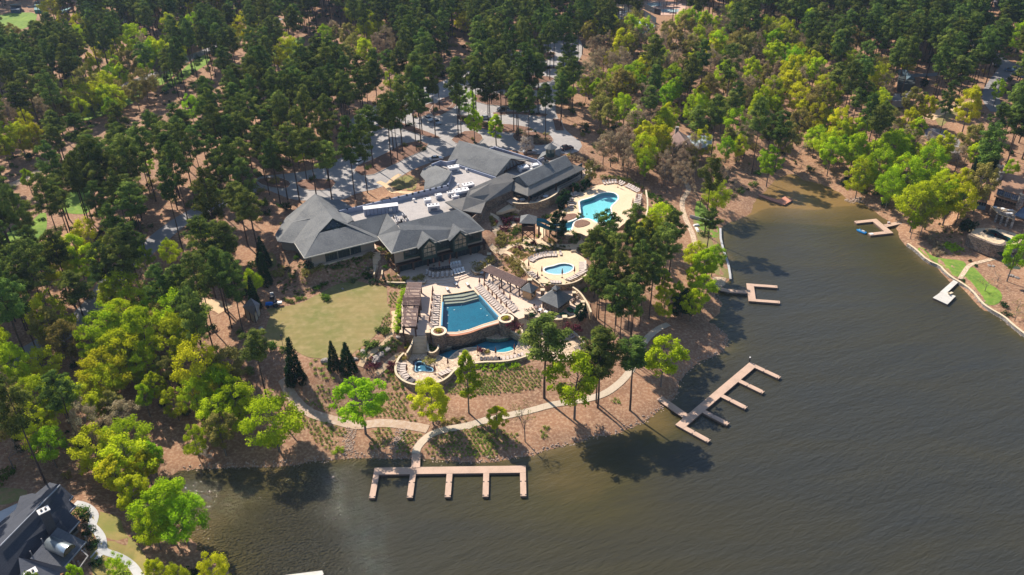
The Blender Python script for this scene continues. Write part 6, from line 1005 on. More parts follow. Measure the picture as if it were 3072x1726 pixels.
def ripline(f, l, w, dens, mbx, sc=(.15, .42)):
    q = smooth(PL(f, l, 0), 1, False)
    for i in range(len(q)-1):
        for k in range(max(1, int((q[i+1]-q[i]).length*dens))):
            c_ = q[i].lerp(q[i+1], rr_.random()); s_ = rr_.uniform(*sc); c_ = c_+Vector((rr_.uniform(-w, w), rr_.uniform(-w, w), 0)); z_ = max(HT(c_.x, c_.y), -.1); mbx.box((c_.x, c_.y, z_), (s_*1.3, s_, s_*.8), rr_.random()*3, taper=.6)
ripline('P', [(551,1408),(660,1400),(776,1397),(907,1390),(997,1376),(1045,1371),(1115,1370),(1218,1373),(1270,1375),(1322,1380),(1391,1383),(1460,1383),(1555,1369),(1613,1361),(1672,1338),(1711,1332),(1769,1311),(1866,1295),(1943,1257),(1978,1226),(2021,1198),(2037,1144),(2060,1113),(2099,1082),(2157,1062),(2184,1031),(2172,1000),(2137,977)], .8, 5, mb)
ripline('P', [(2163,912),(2145,890),(2144,863)], 1, 5, mb); ripline('P', [(2545,600),(2560,606),(2575,603),(2586,600)], 1.2, 8, mb, (.4, .9)); ripline('Q', [(1430,1065),(1500,1155),(1560,1197),(1650,1247),(1781,1360)], .7, 5, mb)
for l in ([(1040,690),(1010,760),(1000,830),(1010,890)], [(1470,690),(1450,750),(1420,800),(1400,850)]):
    g_ = GL('S', l)
    for i in range(3):
        for k in range(60): c_ = g_[i].lerp(g_[i+1], rr_.random()); s_ = rr_.uniform(.15, .4); x_, y_ = c_.x+rr_.gauss(0, .7), c_.y+rr_.gauss(0, .4); mb.box((x_, y_, HT(x_, y_)+.03), (s_*1.3, s_, s_*.6), rr_.random()*3, taper=.6)
tag(mb.build('riprap_stones', M('riprap', (.40,.29,.22), (.26,.19,.15), 1.5, .95)), 'loose shore stones along the waterline', 'shore stones', kind='stuff')
# ---------------------------------------------------------------- vegetation
BARK = M('pine_bark', (.085,.060,.048), (.055,.038,.032), 2, .95); BARKG = M('grey_bark', (.17,.145,.125), (.11,.095,.08), 2, .95)
LEAF = {
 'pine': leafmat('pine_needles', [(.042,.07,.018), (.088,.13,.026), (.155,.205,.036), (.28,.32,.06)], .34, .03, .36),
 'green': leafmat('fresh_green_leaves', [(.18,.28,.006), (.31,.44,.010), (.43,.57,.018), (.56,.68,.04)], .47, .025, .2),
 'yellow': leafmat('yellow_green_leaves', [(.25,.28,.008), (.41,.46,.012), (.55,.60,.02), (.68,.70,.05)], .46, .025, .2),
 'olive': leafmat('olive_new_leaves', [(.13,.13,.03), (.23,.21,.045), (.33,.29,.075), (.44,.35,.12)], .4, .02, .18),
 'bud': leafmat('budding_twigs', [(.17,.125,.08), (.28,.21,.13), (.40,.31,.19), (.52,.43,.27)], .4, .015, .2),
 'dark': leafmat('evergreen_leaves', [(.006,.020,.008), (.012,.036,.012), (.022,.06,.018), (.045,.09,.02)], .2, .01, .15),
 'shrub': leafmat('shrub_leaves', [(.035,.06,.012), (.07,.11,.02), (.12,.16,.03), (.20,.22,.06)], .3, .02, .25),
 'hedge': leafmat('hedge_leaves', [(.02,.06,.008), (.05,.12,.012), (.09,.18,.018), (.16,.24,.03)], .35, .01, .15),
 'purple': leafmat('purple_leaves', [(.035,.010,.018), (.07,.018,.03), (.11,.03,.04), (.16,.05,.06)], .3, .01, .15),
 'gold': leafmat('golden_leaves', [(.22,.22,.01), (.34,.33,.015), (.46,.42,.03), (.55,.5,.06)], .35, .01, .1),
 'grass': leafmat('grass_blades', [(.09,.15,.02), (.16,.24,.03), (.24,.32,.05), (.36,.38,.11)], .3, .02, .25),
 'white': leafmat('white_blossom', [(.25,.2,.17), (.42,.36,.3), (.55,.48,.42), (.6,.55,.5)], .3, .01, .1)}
def cloud(name, C_, Rr, n, size, mat_, rs, flat=.75, elong=1.5, up=.35, lightz=None):
    """leaf faces spread through clumps; C_ clump centres (k,3), Rr radii (k,), n faces per clump"""
    k = len(C_); C_ = np.asarray(C_); Rr = np.asarray(Rr); nn = np.maximum(6, (n*(Rr/Rr.mean())**2).astype(int)); idx = np.repeat(np.arange(k), nn); N = len(idx)
    d = rs.normal(size=(N, 3)); d /= np.linalg.norm(d, axis=1)[:, None]; r = rs.random(N)**.45; pos = C_[idx]+d*(Rr[idx]*r)[:, None]*np.array([1, 1, flat])
    nr = d*.9+rs.normal(size=(N, 3))*.42+np.array([-.12, .18, up+.25]); nr /= np.linalg.norm(nr, axis=1)[:, None]
    a = np.cross(nr, rs.normal(size=(N, 3))); a /= np.linalg.norm(a, axis=1)[:, None]+1e-9; b = np.cross(nr, a); s = size*rs.uniform(.6, 1.35, N)
    a *= (s*elong/2)[:, None]; b *= (s/2)[:, None]; v = np.stack([pos-a-b*.5, pos-b*.2+a, pos+a*.4+b, pos-a*.8+b*.7], 1).reshape(-1, 3)
    me = bpy.data.meshes.new(name); me.vertices.add(4*N); me.vertices.foreach_set('co', v.ravel()); me.loops.add(4*N); me.loops.foreach_set('vertex_index', np.arange(4*N)); me.polygons.add(N); me.polygons.foreach_set('loop_start', np.arange(N)*4); me.polygons.foreach_set('loop_total', np.full(N, 4)); me.update(calc_edges=True)
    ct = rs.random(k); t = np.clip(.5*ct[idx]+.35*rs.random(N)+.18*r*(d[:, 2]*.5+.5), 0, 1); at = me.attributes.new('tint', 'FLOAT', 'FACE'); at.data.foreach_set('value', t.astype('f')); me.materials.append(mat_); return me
def trunk(name, h, r0, limbs, mat_, rs, bend=.02, n=7):
    mb = MB(); segs = 5; p = [Vector((rs.normal()*bend*h*i/segs, rs.normal()*bend*h*i/segs, h*i/segs)) for i in range(segs+1)]; p[0] = Vector((0, 0, -.3))
    for i in range(segs): mb.tube(p[i], p[i+1], r0*(1-.8*i/segs), r0*(1-.8*(i+1)/segs), n, cap=False)
    def at(z): i = min(segs-1, int(z/h*segs)); return p[i].lerp(p[i+1], z/h*segs-i)
    for c in limbs:
        c = Vector(c); z0 = max(.12*h, min(h*.93, c.z-.35*math.hypot(c.x, c.y)-.3)); a = at(z0); rr = r0*.32*(1-z0/h*.6); m = a.lerp(c, .55)+Vector((0, 0, .12*(c-a).length)); mb.tube(a, m, rr, rr*.6, 4, cap=False); mb.tube(m, c, rr*.6, rr*.2, 4, cap=False)
    return mb.mesh(name, mat_)
def mk_pine(s, leaf='pine', h=21, cw=3.6, low=.5, dens=1.0):
    rs = np.random.default_rng(s); C_, Rr = [], []; z = h*low; top = h
    while z < top-.6:
        u = (z-h*low)/(h*(1-low)); prof = cw*(.55+.75*math.sin(math.pi*min(1, u*.95+.12)))*(1-.35*u); nb_ = rs.integers(3, 6); a0 = rs.random()*6.28
        for k in range(nb_):
            a = a0+k*2*math.pi/nb_+rs.normal()*.35; L = prof*rs.uniform(.45, 1.05)
            for q in (1.0, .55):
                if q < 1 and rs.random() < .35: continue
                C_.append((L*q*math.cos(a), L*q*math.sin(a), z+.25*L*q+rs.normal()*.25)); Rr.append(rs.uniform(.75, 1.25)*(1-.25*u))
        z += rs.uniform(.75, 1.25)
    C_.append((0, 0, h-.2)); Rr.append(.9)
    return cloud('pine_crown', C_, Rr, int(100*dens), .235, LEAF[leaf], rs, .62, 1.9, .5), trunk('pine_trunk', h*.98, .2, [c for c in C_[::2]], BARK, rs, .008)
def mk_broad(s, leaf='green', h=13, cw=4.2, low=.28, nc=70, n=62, size=.36, narrow=1.0, bark=None, holes=.25):
    rs = np.random.default_rng(s+100); C_, Rr = [], []; cz = h*(low+(1-low)*.5); rz = h*(1-low)*.5
    lob = [(rs.random()*6.28, rs.uniform(-.5, .8), rs.uniform(.75, 1.2)) for _ in range(7)]
    while len(C_) < nc:
        d = rs.normal(size=3); d /= np.linalg.norm(d); sc = 1.0
        for (la, lz, lr) in lob: 
            if math.cos(math.atan2(d[1], d[0])-la)*.8+.3*(1-abs(d[2]-lz)) > .75: sc = lr
        r = rs.uniform(.45, 1.0)**.6*sc; w = cw*narrow*(1-.25*max(0, d[2])); p = (d[0]*w*r, d[1]*w*r, cz+d[2]*rz*min(r, 1.05))
        if rs.random() < holes and r > .8: continue
        C_.append(p); Rr.append(rs.uniform(.55, 1.15)*cw/4.2)
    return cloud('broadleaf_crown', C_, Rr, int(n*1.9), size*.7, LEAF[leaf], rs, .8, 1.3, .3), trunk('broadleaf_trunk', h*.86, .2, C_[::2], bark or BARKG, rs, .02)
def mk_bare(s, h=12, cw=3.4, leafn=10, leaf='bud'):
    rs = np.random.default_rng(s+300); mb = MB(); tips = []
    def br(a, d, L, r, k):
        b = a+d*L; mb.tube(a, b, r, r*.6, 4 if k else 6, cap=False)
        if k >= 4 or L < .35: tips.append(b); return
        for _ in range(3 if k < 3 else 2):
            nd = (d+Vector(rs.normal(size=3))*.48+Vector((0, 0, .12))).normalized(); br(a.lerp(b, rs.uniform(.55, 1)), nd, L*rs.uniform(.55, .8), r*.55, k+1)
    br(Vector((0, 0, -.2)), Vector((.02, .02, 1)), h*.36, .15, 0); tips = [t for t in tips]
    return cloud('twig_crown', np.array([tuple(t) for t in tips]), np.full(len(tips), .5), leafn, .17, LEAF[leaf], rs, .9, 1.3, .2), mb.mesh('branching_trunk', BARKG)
def mk_cone(s, h=9, cw=2.6):
    rs = np.random.default_rng(s+500); C_, Rr = [], []; 
    for z in np.arange(.4, h, .42):
        r = cw*(1-z/h)**.85; k = max(3, int(r*7))
        for i in range(k): a = 6.28*i/k+rs.random(); C_.append((r*math.cos(a)*rs.uniform(.75, 1), r*math.sin(a)*rs.uniform(.75, 1), z)); Rr.append(rs.uniform(.4, .65))
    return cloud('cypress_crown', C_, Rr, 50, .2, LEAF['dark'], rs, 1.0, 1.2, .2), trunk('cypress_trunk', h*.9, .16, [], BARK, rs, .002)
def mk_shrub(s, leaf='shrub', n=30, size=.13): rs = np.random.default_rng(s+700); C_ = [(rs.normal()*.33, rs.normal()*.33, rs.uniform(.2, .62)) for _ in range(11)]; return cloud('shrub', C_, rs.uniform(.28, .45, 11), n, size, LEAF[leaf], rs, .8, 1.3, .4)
def mk_tuft(s):
    rs = np.random.default_rng(s+900); N = 46; a = rs.random(N)*6.28; l = rs.uniform(.35, .75, N); t = rs.uniform(.15, .8, N); dx, dy = np.cos(a), np.sin(a); w = .05
    b0 = np.stack([dx*.06-dy*w, dy*.06+dx*w, np.zeros(N)], 1); b1 = np.stack([dx*.06+dy*w, dy*.06-dx*w, np.zeros(N)], 1); m = np.stack([dx*l*t*.5, dy*l*t*.5, l*.75], 1); tp = np.stack([dx*l*t, dy*l*t, l*(1-.3*t)], 1)
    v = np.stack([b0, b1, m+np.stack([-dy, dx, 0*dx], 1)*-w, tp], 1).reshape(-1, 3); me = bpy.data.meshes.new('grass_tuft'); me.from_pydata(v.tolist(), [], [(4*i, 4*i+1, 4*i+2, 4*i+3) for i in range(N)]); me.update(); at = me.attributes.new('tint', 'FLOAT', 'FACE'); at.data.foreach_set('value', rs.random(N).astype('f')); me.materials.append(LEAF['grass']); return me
PINES = [mk_pine(s, 'pine', 21, cw, low) for s, cw, low in ((1,3.0,.60),(2,3.5,.57),(3,2.7,.65),(4,3.8,.54),(5,3.2,.62),(6,2.5,.67),(7,3.4,.50),(8,3.1,.56),(9,2.9,.6))]
BROAD = {k: [mk_broad(s, k, 13, cw, low, nc, n) for s, cw, low, nc, n in ((1,4.2,.25,80,64),(2,4.6,.2,76,56),(3,3.5,.28,66,58),(4,4.0,.32,58,60),(5,4.9,.22,84,50))] for k in ('green', 'yellow', 'olive')}
BUDS = [mk_broad(s+40, 'bud', 13, 4.0, .3, 64, 40, .26) for s in (1, 2, 3)]
BARES = [mk_bare(s) for s in (1, 2, 3)]; BAREL = [mk_bare(7, 12, 3, 3, 'olive'), mk_bare(8, 12, 3, 2, 'bud')]
CONES = [mk_cone(1), mk_cone(2, 9, 2.0)]; DARKB = [mk_broad(61, 'dark', 10, 3.8, .1, 90, 70, .3, holes=.1), mk_broad(62, 'dark', 10, 3.4, .08, 80, 70, .3, holes=.1)]
CYL = [mk_broad(71, 'green', 13, 2.9, .2, 64, 64, .34, .85)]; WHITEB = [mk_broad(81, 'white', 6, 2.8, .2, 50, 50, .2)]; HED = [mk_broad(91, 'dark', 4, 2.2, .0, 40, 80, .26, holes=0)]
LANDM = [(n, G(f, x, y)) for n, f, x, y in (('the garden shed','D',180,640),('the left edge of the lawn','D',330,900),('the lodge\'s left wing','K1',200,1100),('the camper trailer','Z2',1335,925),('the parking lot\'s west end','Z2',1150,1230),('the circular drive island','B',700,150),('the entrance cupola','K4',1150,150),
 ('the north road bend','Z3',350,480),('the sports courts','TN',1100,500),('the cottage behind the inlet','Z3',1400,1420),('the cove beach','P',2400,530),('the red-brown swim platform','P',2300,595),('the turquoise pool','B',1500,700),('the wading pool','KD',1750,1100),('the pool bar','BR',800,800),('the pine point dock','P',1975,1215),
 ('the straight comb dock','P',1250,1365),('the hot tub','C',600,1300),('the west bank','P',560,1380),('the barrel-dormered house','H5',700,700),('the lower left road','F',180,830),('the small road by the left edge','F',60,905),('the bright grass strip under the pines','L1',720,500),('the cart path','F',60,455),
 ('the upper left road','Z1',1900,540),('the golf green','Z2',250,430),('the top left field','Z1',200,200),('the top edge of the wood','F',900,30),('the far top right wood','F',2200,60),('the jet-ski dock','P',2690,660),('the manor house','RH',500,1000),('the white dock','Q',1340,960),('the mauve-roofed houses','Z4',1700,1300),('the dark green-roofed house','Z4',1430,800),
 ('the far right road','Z4',2400,640),('the gravel clearing','Z4',1700,1120),('the shore lawn seawall','CP',1900,700),('the stepping-stone path','B',2380,650),('the lodge court','A',1450,650),('the north lots','Z2',2100,560),('the far left wood','L1',100,600),('the middle of the western wood','Z2',300,900))]
LMXY = np.array([(p.x, p.y) for _, p in LANDM]); TREES = []          # (kind, variant list, index, x, y, z, height scale, width scale, look)
def ptree(kind, var, base, h, w, look, h0): TREES.append(dict(kind=kind, var=var, x=base.x, y=base.y, z=max(HT(base.x, base.y), .1)-.1, sh=h/h0, sw=w, look=look))
def based(f, x, y, kind, var, h, w, look, h0): ptree(kind, var, G(f, x, y), h, w, look, h0)
LOOK = {'green': 'fresh green broadleaf tree', 'yellow': 'yellow-green broadleaf tree', 'olive': 'olive-gold broadleaf tree'}
# trees whose foot the photograph shows
based('S', 1150, 730, 'broadleaf_tree', BROAD['green'], 14.5, 1.4, 'broad bright green tree', 13); based('S', 1735, 645, 'broadleaf_tree', BROAD['yellow'], 11, .98, 'round olive-yellow tree', 13); based('S', 2045, 550, 'broadleaf_tree', CYL, 17, 1.0, 'tall narrow bright green tree', 13)
based('E', 235, 918, 'broadleaf_tree', BROAD['yellow'], 8.5, .72, 'small round yellow-green tree', 13); based('E', 832, 795, 'broadleaf_tree', BROAD['yellow'], 18, 1.5, 'tall bright yellow-green tree', 13); based('S', 400, 880, 'broadleaf_tree', BROAD['green'], 14, 1.35, 'dense bright green tree', 13)
based('E', 452, 968, 'bare_tree', BAREL, 12, .9, 'leafless grey tree', 12); based('S', 470, 700, 'bare_tree', BAREL, 12, 1.0, 'leafless pale tree', 12); based('E', 600, 630, 'pine_tree', PINES, 22, 1.6, 'tall spreading pine', 21); based('E', 1013, 705, 'pine_tree', PINES, 21, 1.3, 'tall pine', 21); based('E', 1000, 665, 'pine_tree', PINES, 19, .95, 'slim pine', 21)
based('E', 1262, 725, 'pine_tree', PINES, 19, 1.35, 'lone leaning pine', 21); based('E', 1500, 540, 'broadleaf_tree', BROAD['green'], 14, 1.25, 'bright green tree', 13); based('Z2', 2215, 1405, 'broadleaf_tree', CYL, 11.5, 1.2, 'solitary bright green tree', 13); based('K4', 655, 300, 'blossom_tree', WHITEB, 6.5, 1.1, 'pale blossoming tree', 6)
for x, y, r in ((500,330,165),(370,560,165),(850,260,125),(640,640,150),(900,560,125),(1010,470,100),(1230,500,180),(1330,340,150),(650,880,140),(500,1090,170),(400,820,110),(810,950,130),(930,720,130),(960,900,110),(820,1270,130),(620,1250,150),(1100,640,110),(560,480,120),(760,460,90)):
    zg = 6.
    for _ in range(5): p = P('CP', x, y, zg+15.5); zg = max(HT(p.x, p.y), .3)
    ptree('pine_tree', PINES, p, 20.5, r/V['CP'][2]*topx(p.x, p.y, p.z)[2]/FP/3.1, 'tall dense pine', 21)
for f, x, y, h, w in (('CP',1740,600,13,.9),('E',1180,240,19,.8),('E',1270,190,19,.9),('E',1410,20,19,.9),('BR',1700,1120,17,.9),('BR',1525,560,6,.5)): based(f, x, y, 'pine_tree', PINES, h, w, 'slender pine', 21)
for f, x, y, h, w in (('D',340,390,9.5,.9),('D',230,640,9.5,.8),('D',650,1400,12,1.15),('D',1045,1255,7.5,.62),('D',1190,1290,8,.85),('L1',2200,1180,12,1.0),('L1',2110,1240,11,1.0),('L1',2550,1120,9,.9)): based(f, x, y, 'cypress_tree', CONES, h, w, 'dark green cone-shaped cypress', 9)
for k in range(11): based('RH', 20+48*k, 560-28*k, 'cypress_tree', CONES, 10.5, .5, 'slim dark cypress in the row behind the manor', 9)
for f, x, y, h, w in (('CP',1430,1447,8,.95),('B',980,1215,9.5,.75),('BR',1310,1180,5.5,.5),('Z4',1600,850,5,.4),('RG',60,230,4.5,.55)): based(f, x, y, 'evergreen_tree', DARKB, h, w, 'dark glossy evergreen tree', 10)
for x, y, w in ((1750,1310,.75),(1600,1320,.5),(1860,1150,.8),(2000,960,.8),(1320,1190,1)): based('B' if w == 1 else 'K4', *((1030,880) if w == 1 else {1750:(1330,1350),1600:(1440,1200),1860:(1600,1060),2000:(1800,1000)}[x]), 'evergreen_tree', HED, 4.2, .9, 'rounded dark evergreen by the terrace wall', 4)
for f, x, y, h in (('RG',212,400,9),('RG',300,940,4.5),('RG',452,830,4.5),('RG',660,1300,4),('RG',680,1180,4.5),('Q',1160,720,5.5),('KD',610,800,3.5),('KD',1140,1180,4),('KD',710,1080,3.5),('D',1390,240,3),('B',1395,1040,4),('D',1640,200,3.2),('K3',100,1000,4),('A',1500,650,4.5)): based(f, x, y, 'bare_tree', BAREL, h, .7, 'thin leafless sapling', 12)
# trees known by their crowns: frame, x, y, crown radius in frame pixels, type
CR_ = {'Z1': 'Y1290,350,95 Y1120,430,80 Y1000,460,50 Y930,470,50 Y860,560,45 Y890,620,60 Y1480,500,60 Y1580,400,60 Y970,90,75 Y600,170,50 Y760,200,60 O1220,120,50 Y2320,230,80 Y2480,220,45 G1040,700,50 Y1000,780,80 Y890,790,60 G700,830,70 G680,960,65 Y850,900,90 Y1000,900,90 Y1090,930,80 O1380,770,90 B570,950,70 B370,1030,80 Y240,1060,60 Y240,1150,60 Y50,1280,90 Y170,1290,90 Y290,1300,80 B1160,310,50 O1150,860,60 O120,290,50 G1830,1010,60 O1520,130,35 Y930,20,40 Y480,30,70 G980,20,40 Y1850,20,60 Y2120,20,70 Y20,1380,90 O1300,880,70 Y760,1020,80 G1050,1010,70 O600,1060,70',
 'Z2': 'G1010,210,95 Y960,300,80 G570,330,65 O660,300,50 O780,320,70 O830,420,80 Y940,470,75 B1140,370,85 O1200,290,60 Y180,460,100 Y90,520,60 Y1830,110,75 Y1890,190,60 Y1200,720,55 G1940,960,60 B1060,430,80',
 'Z3': 'G1650,180,60 G1770,230,55 B1880,260,90 O1600,290,50 Y1600,350,70 Y1740,380,80 O1380,380,100 O1310,270,60 O2260,240,60 Y2400,270,90 G2340,370,100 G2340,490,110 O2010,370,110 O2060,450,100 B2140,540,70 O540,280,80 Y750,560,60 B680,560,80 B840,600,110 B540,700,110 Y620,730,60 G620,830,75 O860,800,110 Y800,880,60 G1010,690,75 G1050,790,65 G1340,730,90 G1340,850,90 G1290,910,70 Y1630,890,80 Y1640,1000,80 Y1270,1150,115 B1010,1170,110 Y1080,1260,105 Y1200,1340,110 B880,1360,100 Y1640,1330,80 G1870,1400,60 Y1990,1390,60 Y2510,760,110 Y2330,870,90 G2330,1000,70 O2150,830,70 O1660,760,60 O2240,700,60 O1880,800,60 B2080,820,80 B2300,900,80 B1500,400,70 O2480,430,80 G510,820,50',
 'Z4': 'G520,460,55 Y400,500,75 Y540,600,90 Y350,650,95 Y560,660,80 Y910,570,75 O1160,640,80 O1300,650,60 O1200,700,70 O820,840,50 G690,920,90 Y410,900,90 Y450,1040,70 Y560,1100,90 G710,1180,60 Y820,1270,80 G990,1220,90 G570,1310,80 Y700,1370,95 O1510,960,90 Y1640,1030,70 Y1480,1170,80 Y1560,1210,80 G1320,1390,130 G980,1400,90 G2540,330,90 G2330,850,60 G60,400,60 B620,720,60 G170,1050,60 Y100,950,70 B1250,800,80 B1640,1400,80 G1110,1440,80',
 'Q': 'G500,110,75 G650,100,80 G900,90,105 G820,190,85 G1140,170,95 Y780,360,75 G900,330,80 G1000,260,95 Y1080,430,110 G1180,420,105 O1130,530,65 G1300,400,100 Y1380,320,80 Y1370,450,85 G1740,780,95 Y40,250,85 G110,200,80 G740,230,70 O860,230,60 G1060,560,50 Y1230,320,70 G1690,240,50',
 'L1': 'Y1200,1330,130 Y1060,1400,90 Y1340,1420,90 Y1620,960,60 G1400,120,60 G2430,1240,60', 'L2': 'G1050,130,115 G870,190,110 G1270,90,80 G1260,200,100 Y1080,340,110 Y980,430,120 Y900,570,130 Y1100,480,120 Y850,700,110 Y1230,540,80 O1440,600,80 G1330,720,85 G1240,810,70 O1920,560,110 G1900,740,110 G2010,830,105 G1900,960,105 O1900,1110,105 G60,520,90 Y350,540,90 G800,930,80 Y820,1230,125 Y1080,1180,115 Y1080,1330,140 G1300,1330,90 G400,1230,90 Y1250,1400,90 G1500,860,60 G1680,1200,60 O950,880,90',
 'BL': 'G1250,420,140 G1380,500,120 G1170,560,90 Y1610,600,100 Y1620,930,80 G560,960,60 G890,900,55 Y1190,940,60 G1370,960,50 Y1000,300,110 Y880,150,120', 'CP': 'Y1190,230,130 Y1060,330,90 Y920,470,80 Y1600,640,90 G1720,740,130 G1830,680,90 G1620,900,110 G1700,1080,120 G1200,990,90 G1390,1120,90 G1530,1130,90 G1560,1230,90 Y1230,1240,80', 'B': 'B1700,200,90 Y1920,210,110 Y2090,170,100 Y1950,350,80 G1930,420,60 B2160,400,90 O2440,330,80 B1760,330,80 Y2480,80,60 B2260,300,70 B640,110,30 O1340,520,50'}
TY = {'G': 'green', 'Y': 'yellow', 'O': 'olive', 'B': 'bud'}; crown_xy = []
for f, s_ in CR_.items():
    for it in s_.split():
        k = TY[it[0]]; x, y, r = (float(q) for q in it[1:].split(',')); zg = 9.
        for _ in range(4):
            p = P(f, x, y, zg+9); dist = topx(p.x, p.y, p.z)[2]; rw = r/V[f][2]*dist/FP; h = min(20, max(8, 6+2.3*rw)); p = P(f, x, y, zg+h*.66); zg = max(HT(p.x, p.y), .3)
        if pip(p.x, p.y, LAKE): 
            for _ in range(14):
                p.x += -1.2 if f in ('CP', 'B') else 0; p.y += .9
                if not pip(p.x, p.y, LAKE): break
            else: continue
        w = rw*(1.45 if f in ('L2', 'BL', 'CP', 'L1') else 1.3 if f == 'Z1' else 1.05 if f == 'Q' else 1.2)/4.0; crown_xy.append((p.x, p.y, max(2.2, rw*.8)))
        if k == 'bud': ptree('budding_tree', BUDS, p, h, w, 'brownish budding tree', 13)
        else: ptree('broadleaf_tree', BROAD[k], p, h, w, LOOK[k], 13)
        zg = 9.
# forest fill by kind; nothing on water, paving, lawns, gardens or buildings
EXC = [LAKE]+[xy(q) for q in (asph,)]; EXR = [xy(q) for q in ROADW]+[xy(q) for q in PATHW]
def W_(f, l): return xy(GL(f, l))
EXC += [W_('F', l) for l in ([(660,700),(690,620),(730,520),(800,510),(900,500),(1040,440),(1130,360),(1240,370),(1440,400),(1530,450),(1620,470),(1700,570),(1730,640),(1700,700),(1560,720),(1480,830),(1500,900),(1350,1000),(1330,1110),(1700,980),(1820,870),(1800,780),(1780,740),(1850,700),(1800,560),(1700,480),(1560,430),(1430,385),(1500,400),(1700,520),(1840,660),(1840,720),(1790,790),(1840,860),(1800,900),(1640,1080),(1400,1140),(1100,1180),(800,1180),(700,1130),(760,1060),(640,930),(660,860),(640,800)],)]
EXC += [W_('F', [(540,1180),(700,1170),(760,1060),(680,960),(640,900),(620,800),(660,740),(670,660),(710,610),(1100,380),(1450,390),(1500,470),(1640,480),(1660,640),(1490,690),(1490,850),(1560,960),(1640,1010),(1580,1090),(1400,1140),(1100,1170)]), W_('F', [(1490,640),(1530,560),(1640,470),(1720,520),(1770,620),(1850,600),(1840,720),(1790,800),(1820,900),(1660,1060),(1600,1080),(1480,900),(1460,700)]), W_('F', [(-100,1240),(150,1215),(260,1290),(320,1280),(400,1360),(480,1430),(700,1700),(-400,1700),(-400,1240)]),
 W_('Q', [(800,560),(1000,560),(1300,620),(1440,600),(1460,450),(1480,300),(1600,200),(1800,240),(2000,400),(2000,1400),(1700,1300)]), W_('TN', [(480,330),(640,80),(1160,130),(1180,0),(1750,-30),(2230,150),(1850,330),(1560,480),(1300,640),(1150,700),(950,620),(780,480)]), W_('Z1', [(-500,180),(0,100),(100,20),(400,0),(800,-20),(820,60),(400,150),(350,230),(250,300),(0,360),(-500,400)]), W_('Z1', [(800,30),(960,-40),(1300,-80),(1240,30),(1000,90)]),
 W_('Z2', [(40,560),(100,430),(300,340),(400,380),(330,480),(200,590)]), W_('L1', [(600,420),(720,370),(860,330),(880,520),(860,620),(700,620),(600,600)]), W_('L1', [(880,1130),(1000,1060),(1080,1080),(1230,1040),(1180,1230),(1030,1300),(900,1400),(830,1300)]), W_('Z4', [(1350,880),(1530,760),(1700,760),(1680,880),(1540,900)]), W_('Z4', [(1640,1100),(1960,1010),(2150,1060),(2120,1230),(1860,1300),(1700,1270),(1640,1200)]), W_('L2', [(1780,150),(1900,110),(2010,180),(1960,280),(1850,260)]),
 W_('B', [(1500,500),(1750,420),(2130,360),(2500,500),(2560,800),(2560,1100),(2300,1100),(2000,800),(1800,600)]), W_('Z3', [(1300,1280),(1450,1240),(1750,1280),(1760,1440),(1500,1447),(1290,1447)])]
MIX = [(W_('F', [(1480,130),(1700,90),(1950,50),(2150,130),(2250,260),(2420,330),(2450,470),(2050,480),(1950,440),(1800,400),(1650,420),(1500,330)]), (.48, .72, .9)), (W_('F', [(0,900),(260,660),(420,720),(520,1000),(700,1100),(560,1190),(350,1300),(150,1200),(0,1240)]), (.45, .88, .94)), (W_('F', [(2000,430),(2450,400),(2500,620),(2250,640)]), (.45, .8, .9)), (W_('F', [(-50,330),(260,230),(420,130),(560,100),(500,180),(300,290),(150,360),(-50,470)]), (.3, .82, .95))]
COR = xy(buf(smooth(GL('Z1', [(2700,60),(2450,450),(2250,620),(2000,760),(1700,880),(1450,1020),(1200,1190),(800,1330),(400,1500),(0,1640)]), 1, False), 14))
THIN = [(COR, .14), (W_('F', [(1380,380),(1700,400),(1900,480),(1880,560),(1700,520),(1530,450)]), .5), (W_('Z1', [(1250,1000),(2000,500),(2572,380),(2572,560),(1900,900),(1300,1250),(600,1447),(500,1300)]), .8), (W_('F', [(640,500),(860,300),(1100,150),(1420,80),(1480,380),(1100,400),(900,500)]), .75)]
VIEW = []                               # sight lines the wood leaves open: pixel x, y, radius, distance
for t in TREES: q = topx(t['x'], t['y'], t['z']+.6*t['sh']*13); VIEW.append((q[0], q[1], 1.8*t['sw']*FP/q[2], q[2]))
for t in TREES: 
    if t['kind'] in ('broadleaf_tree', 'budding_tree'): t['open'] = 1
VIEW = [v for v, t in zip(VIEW, TREES) if t.get('open')]
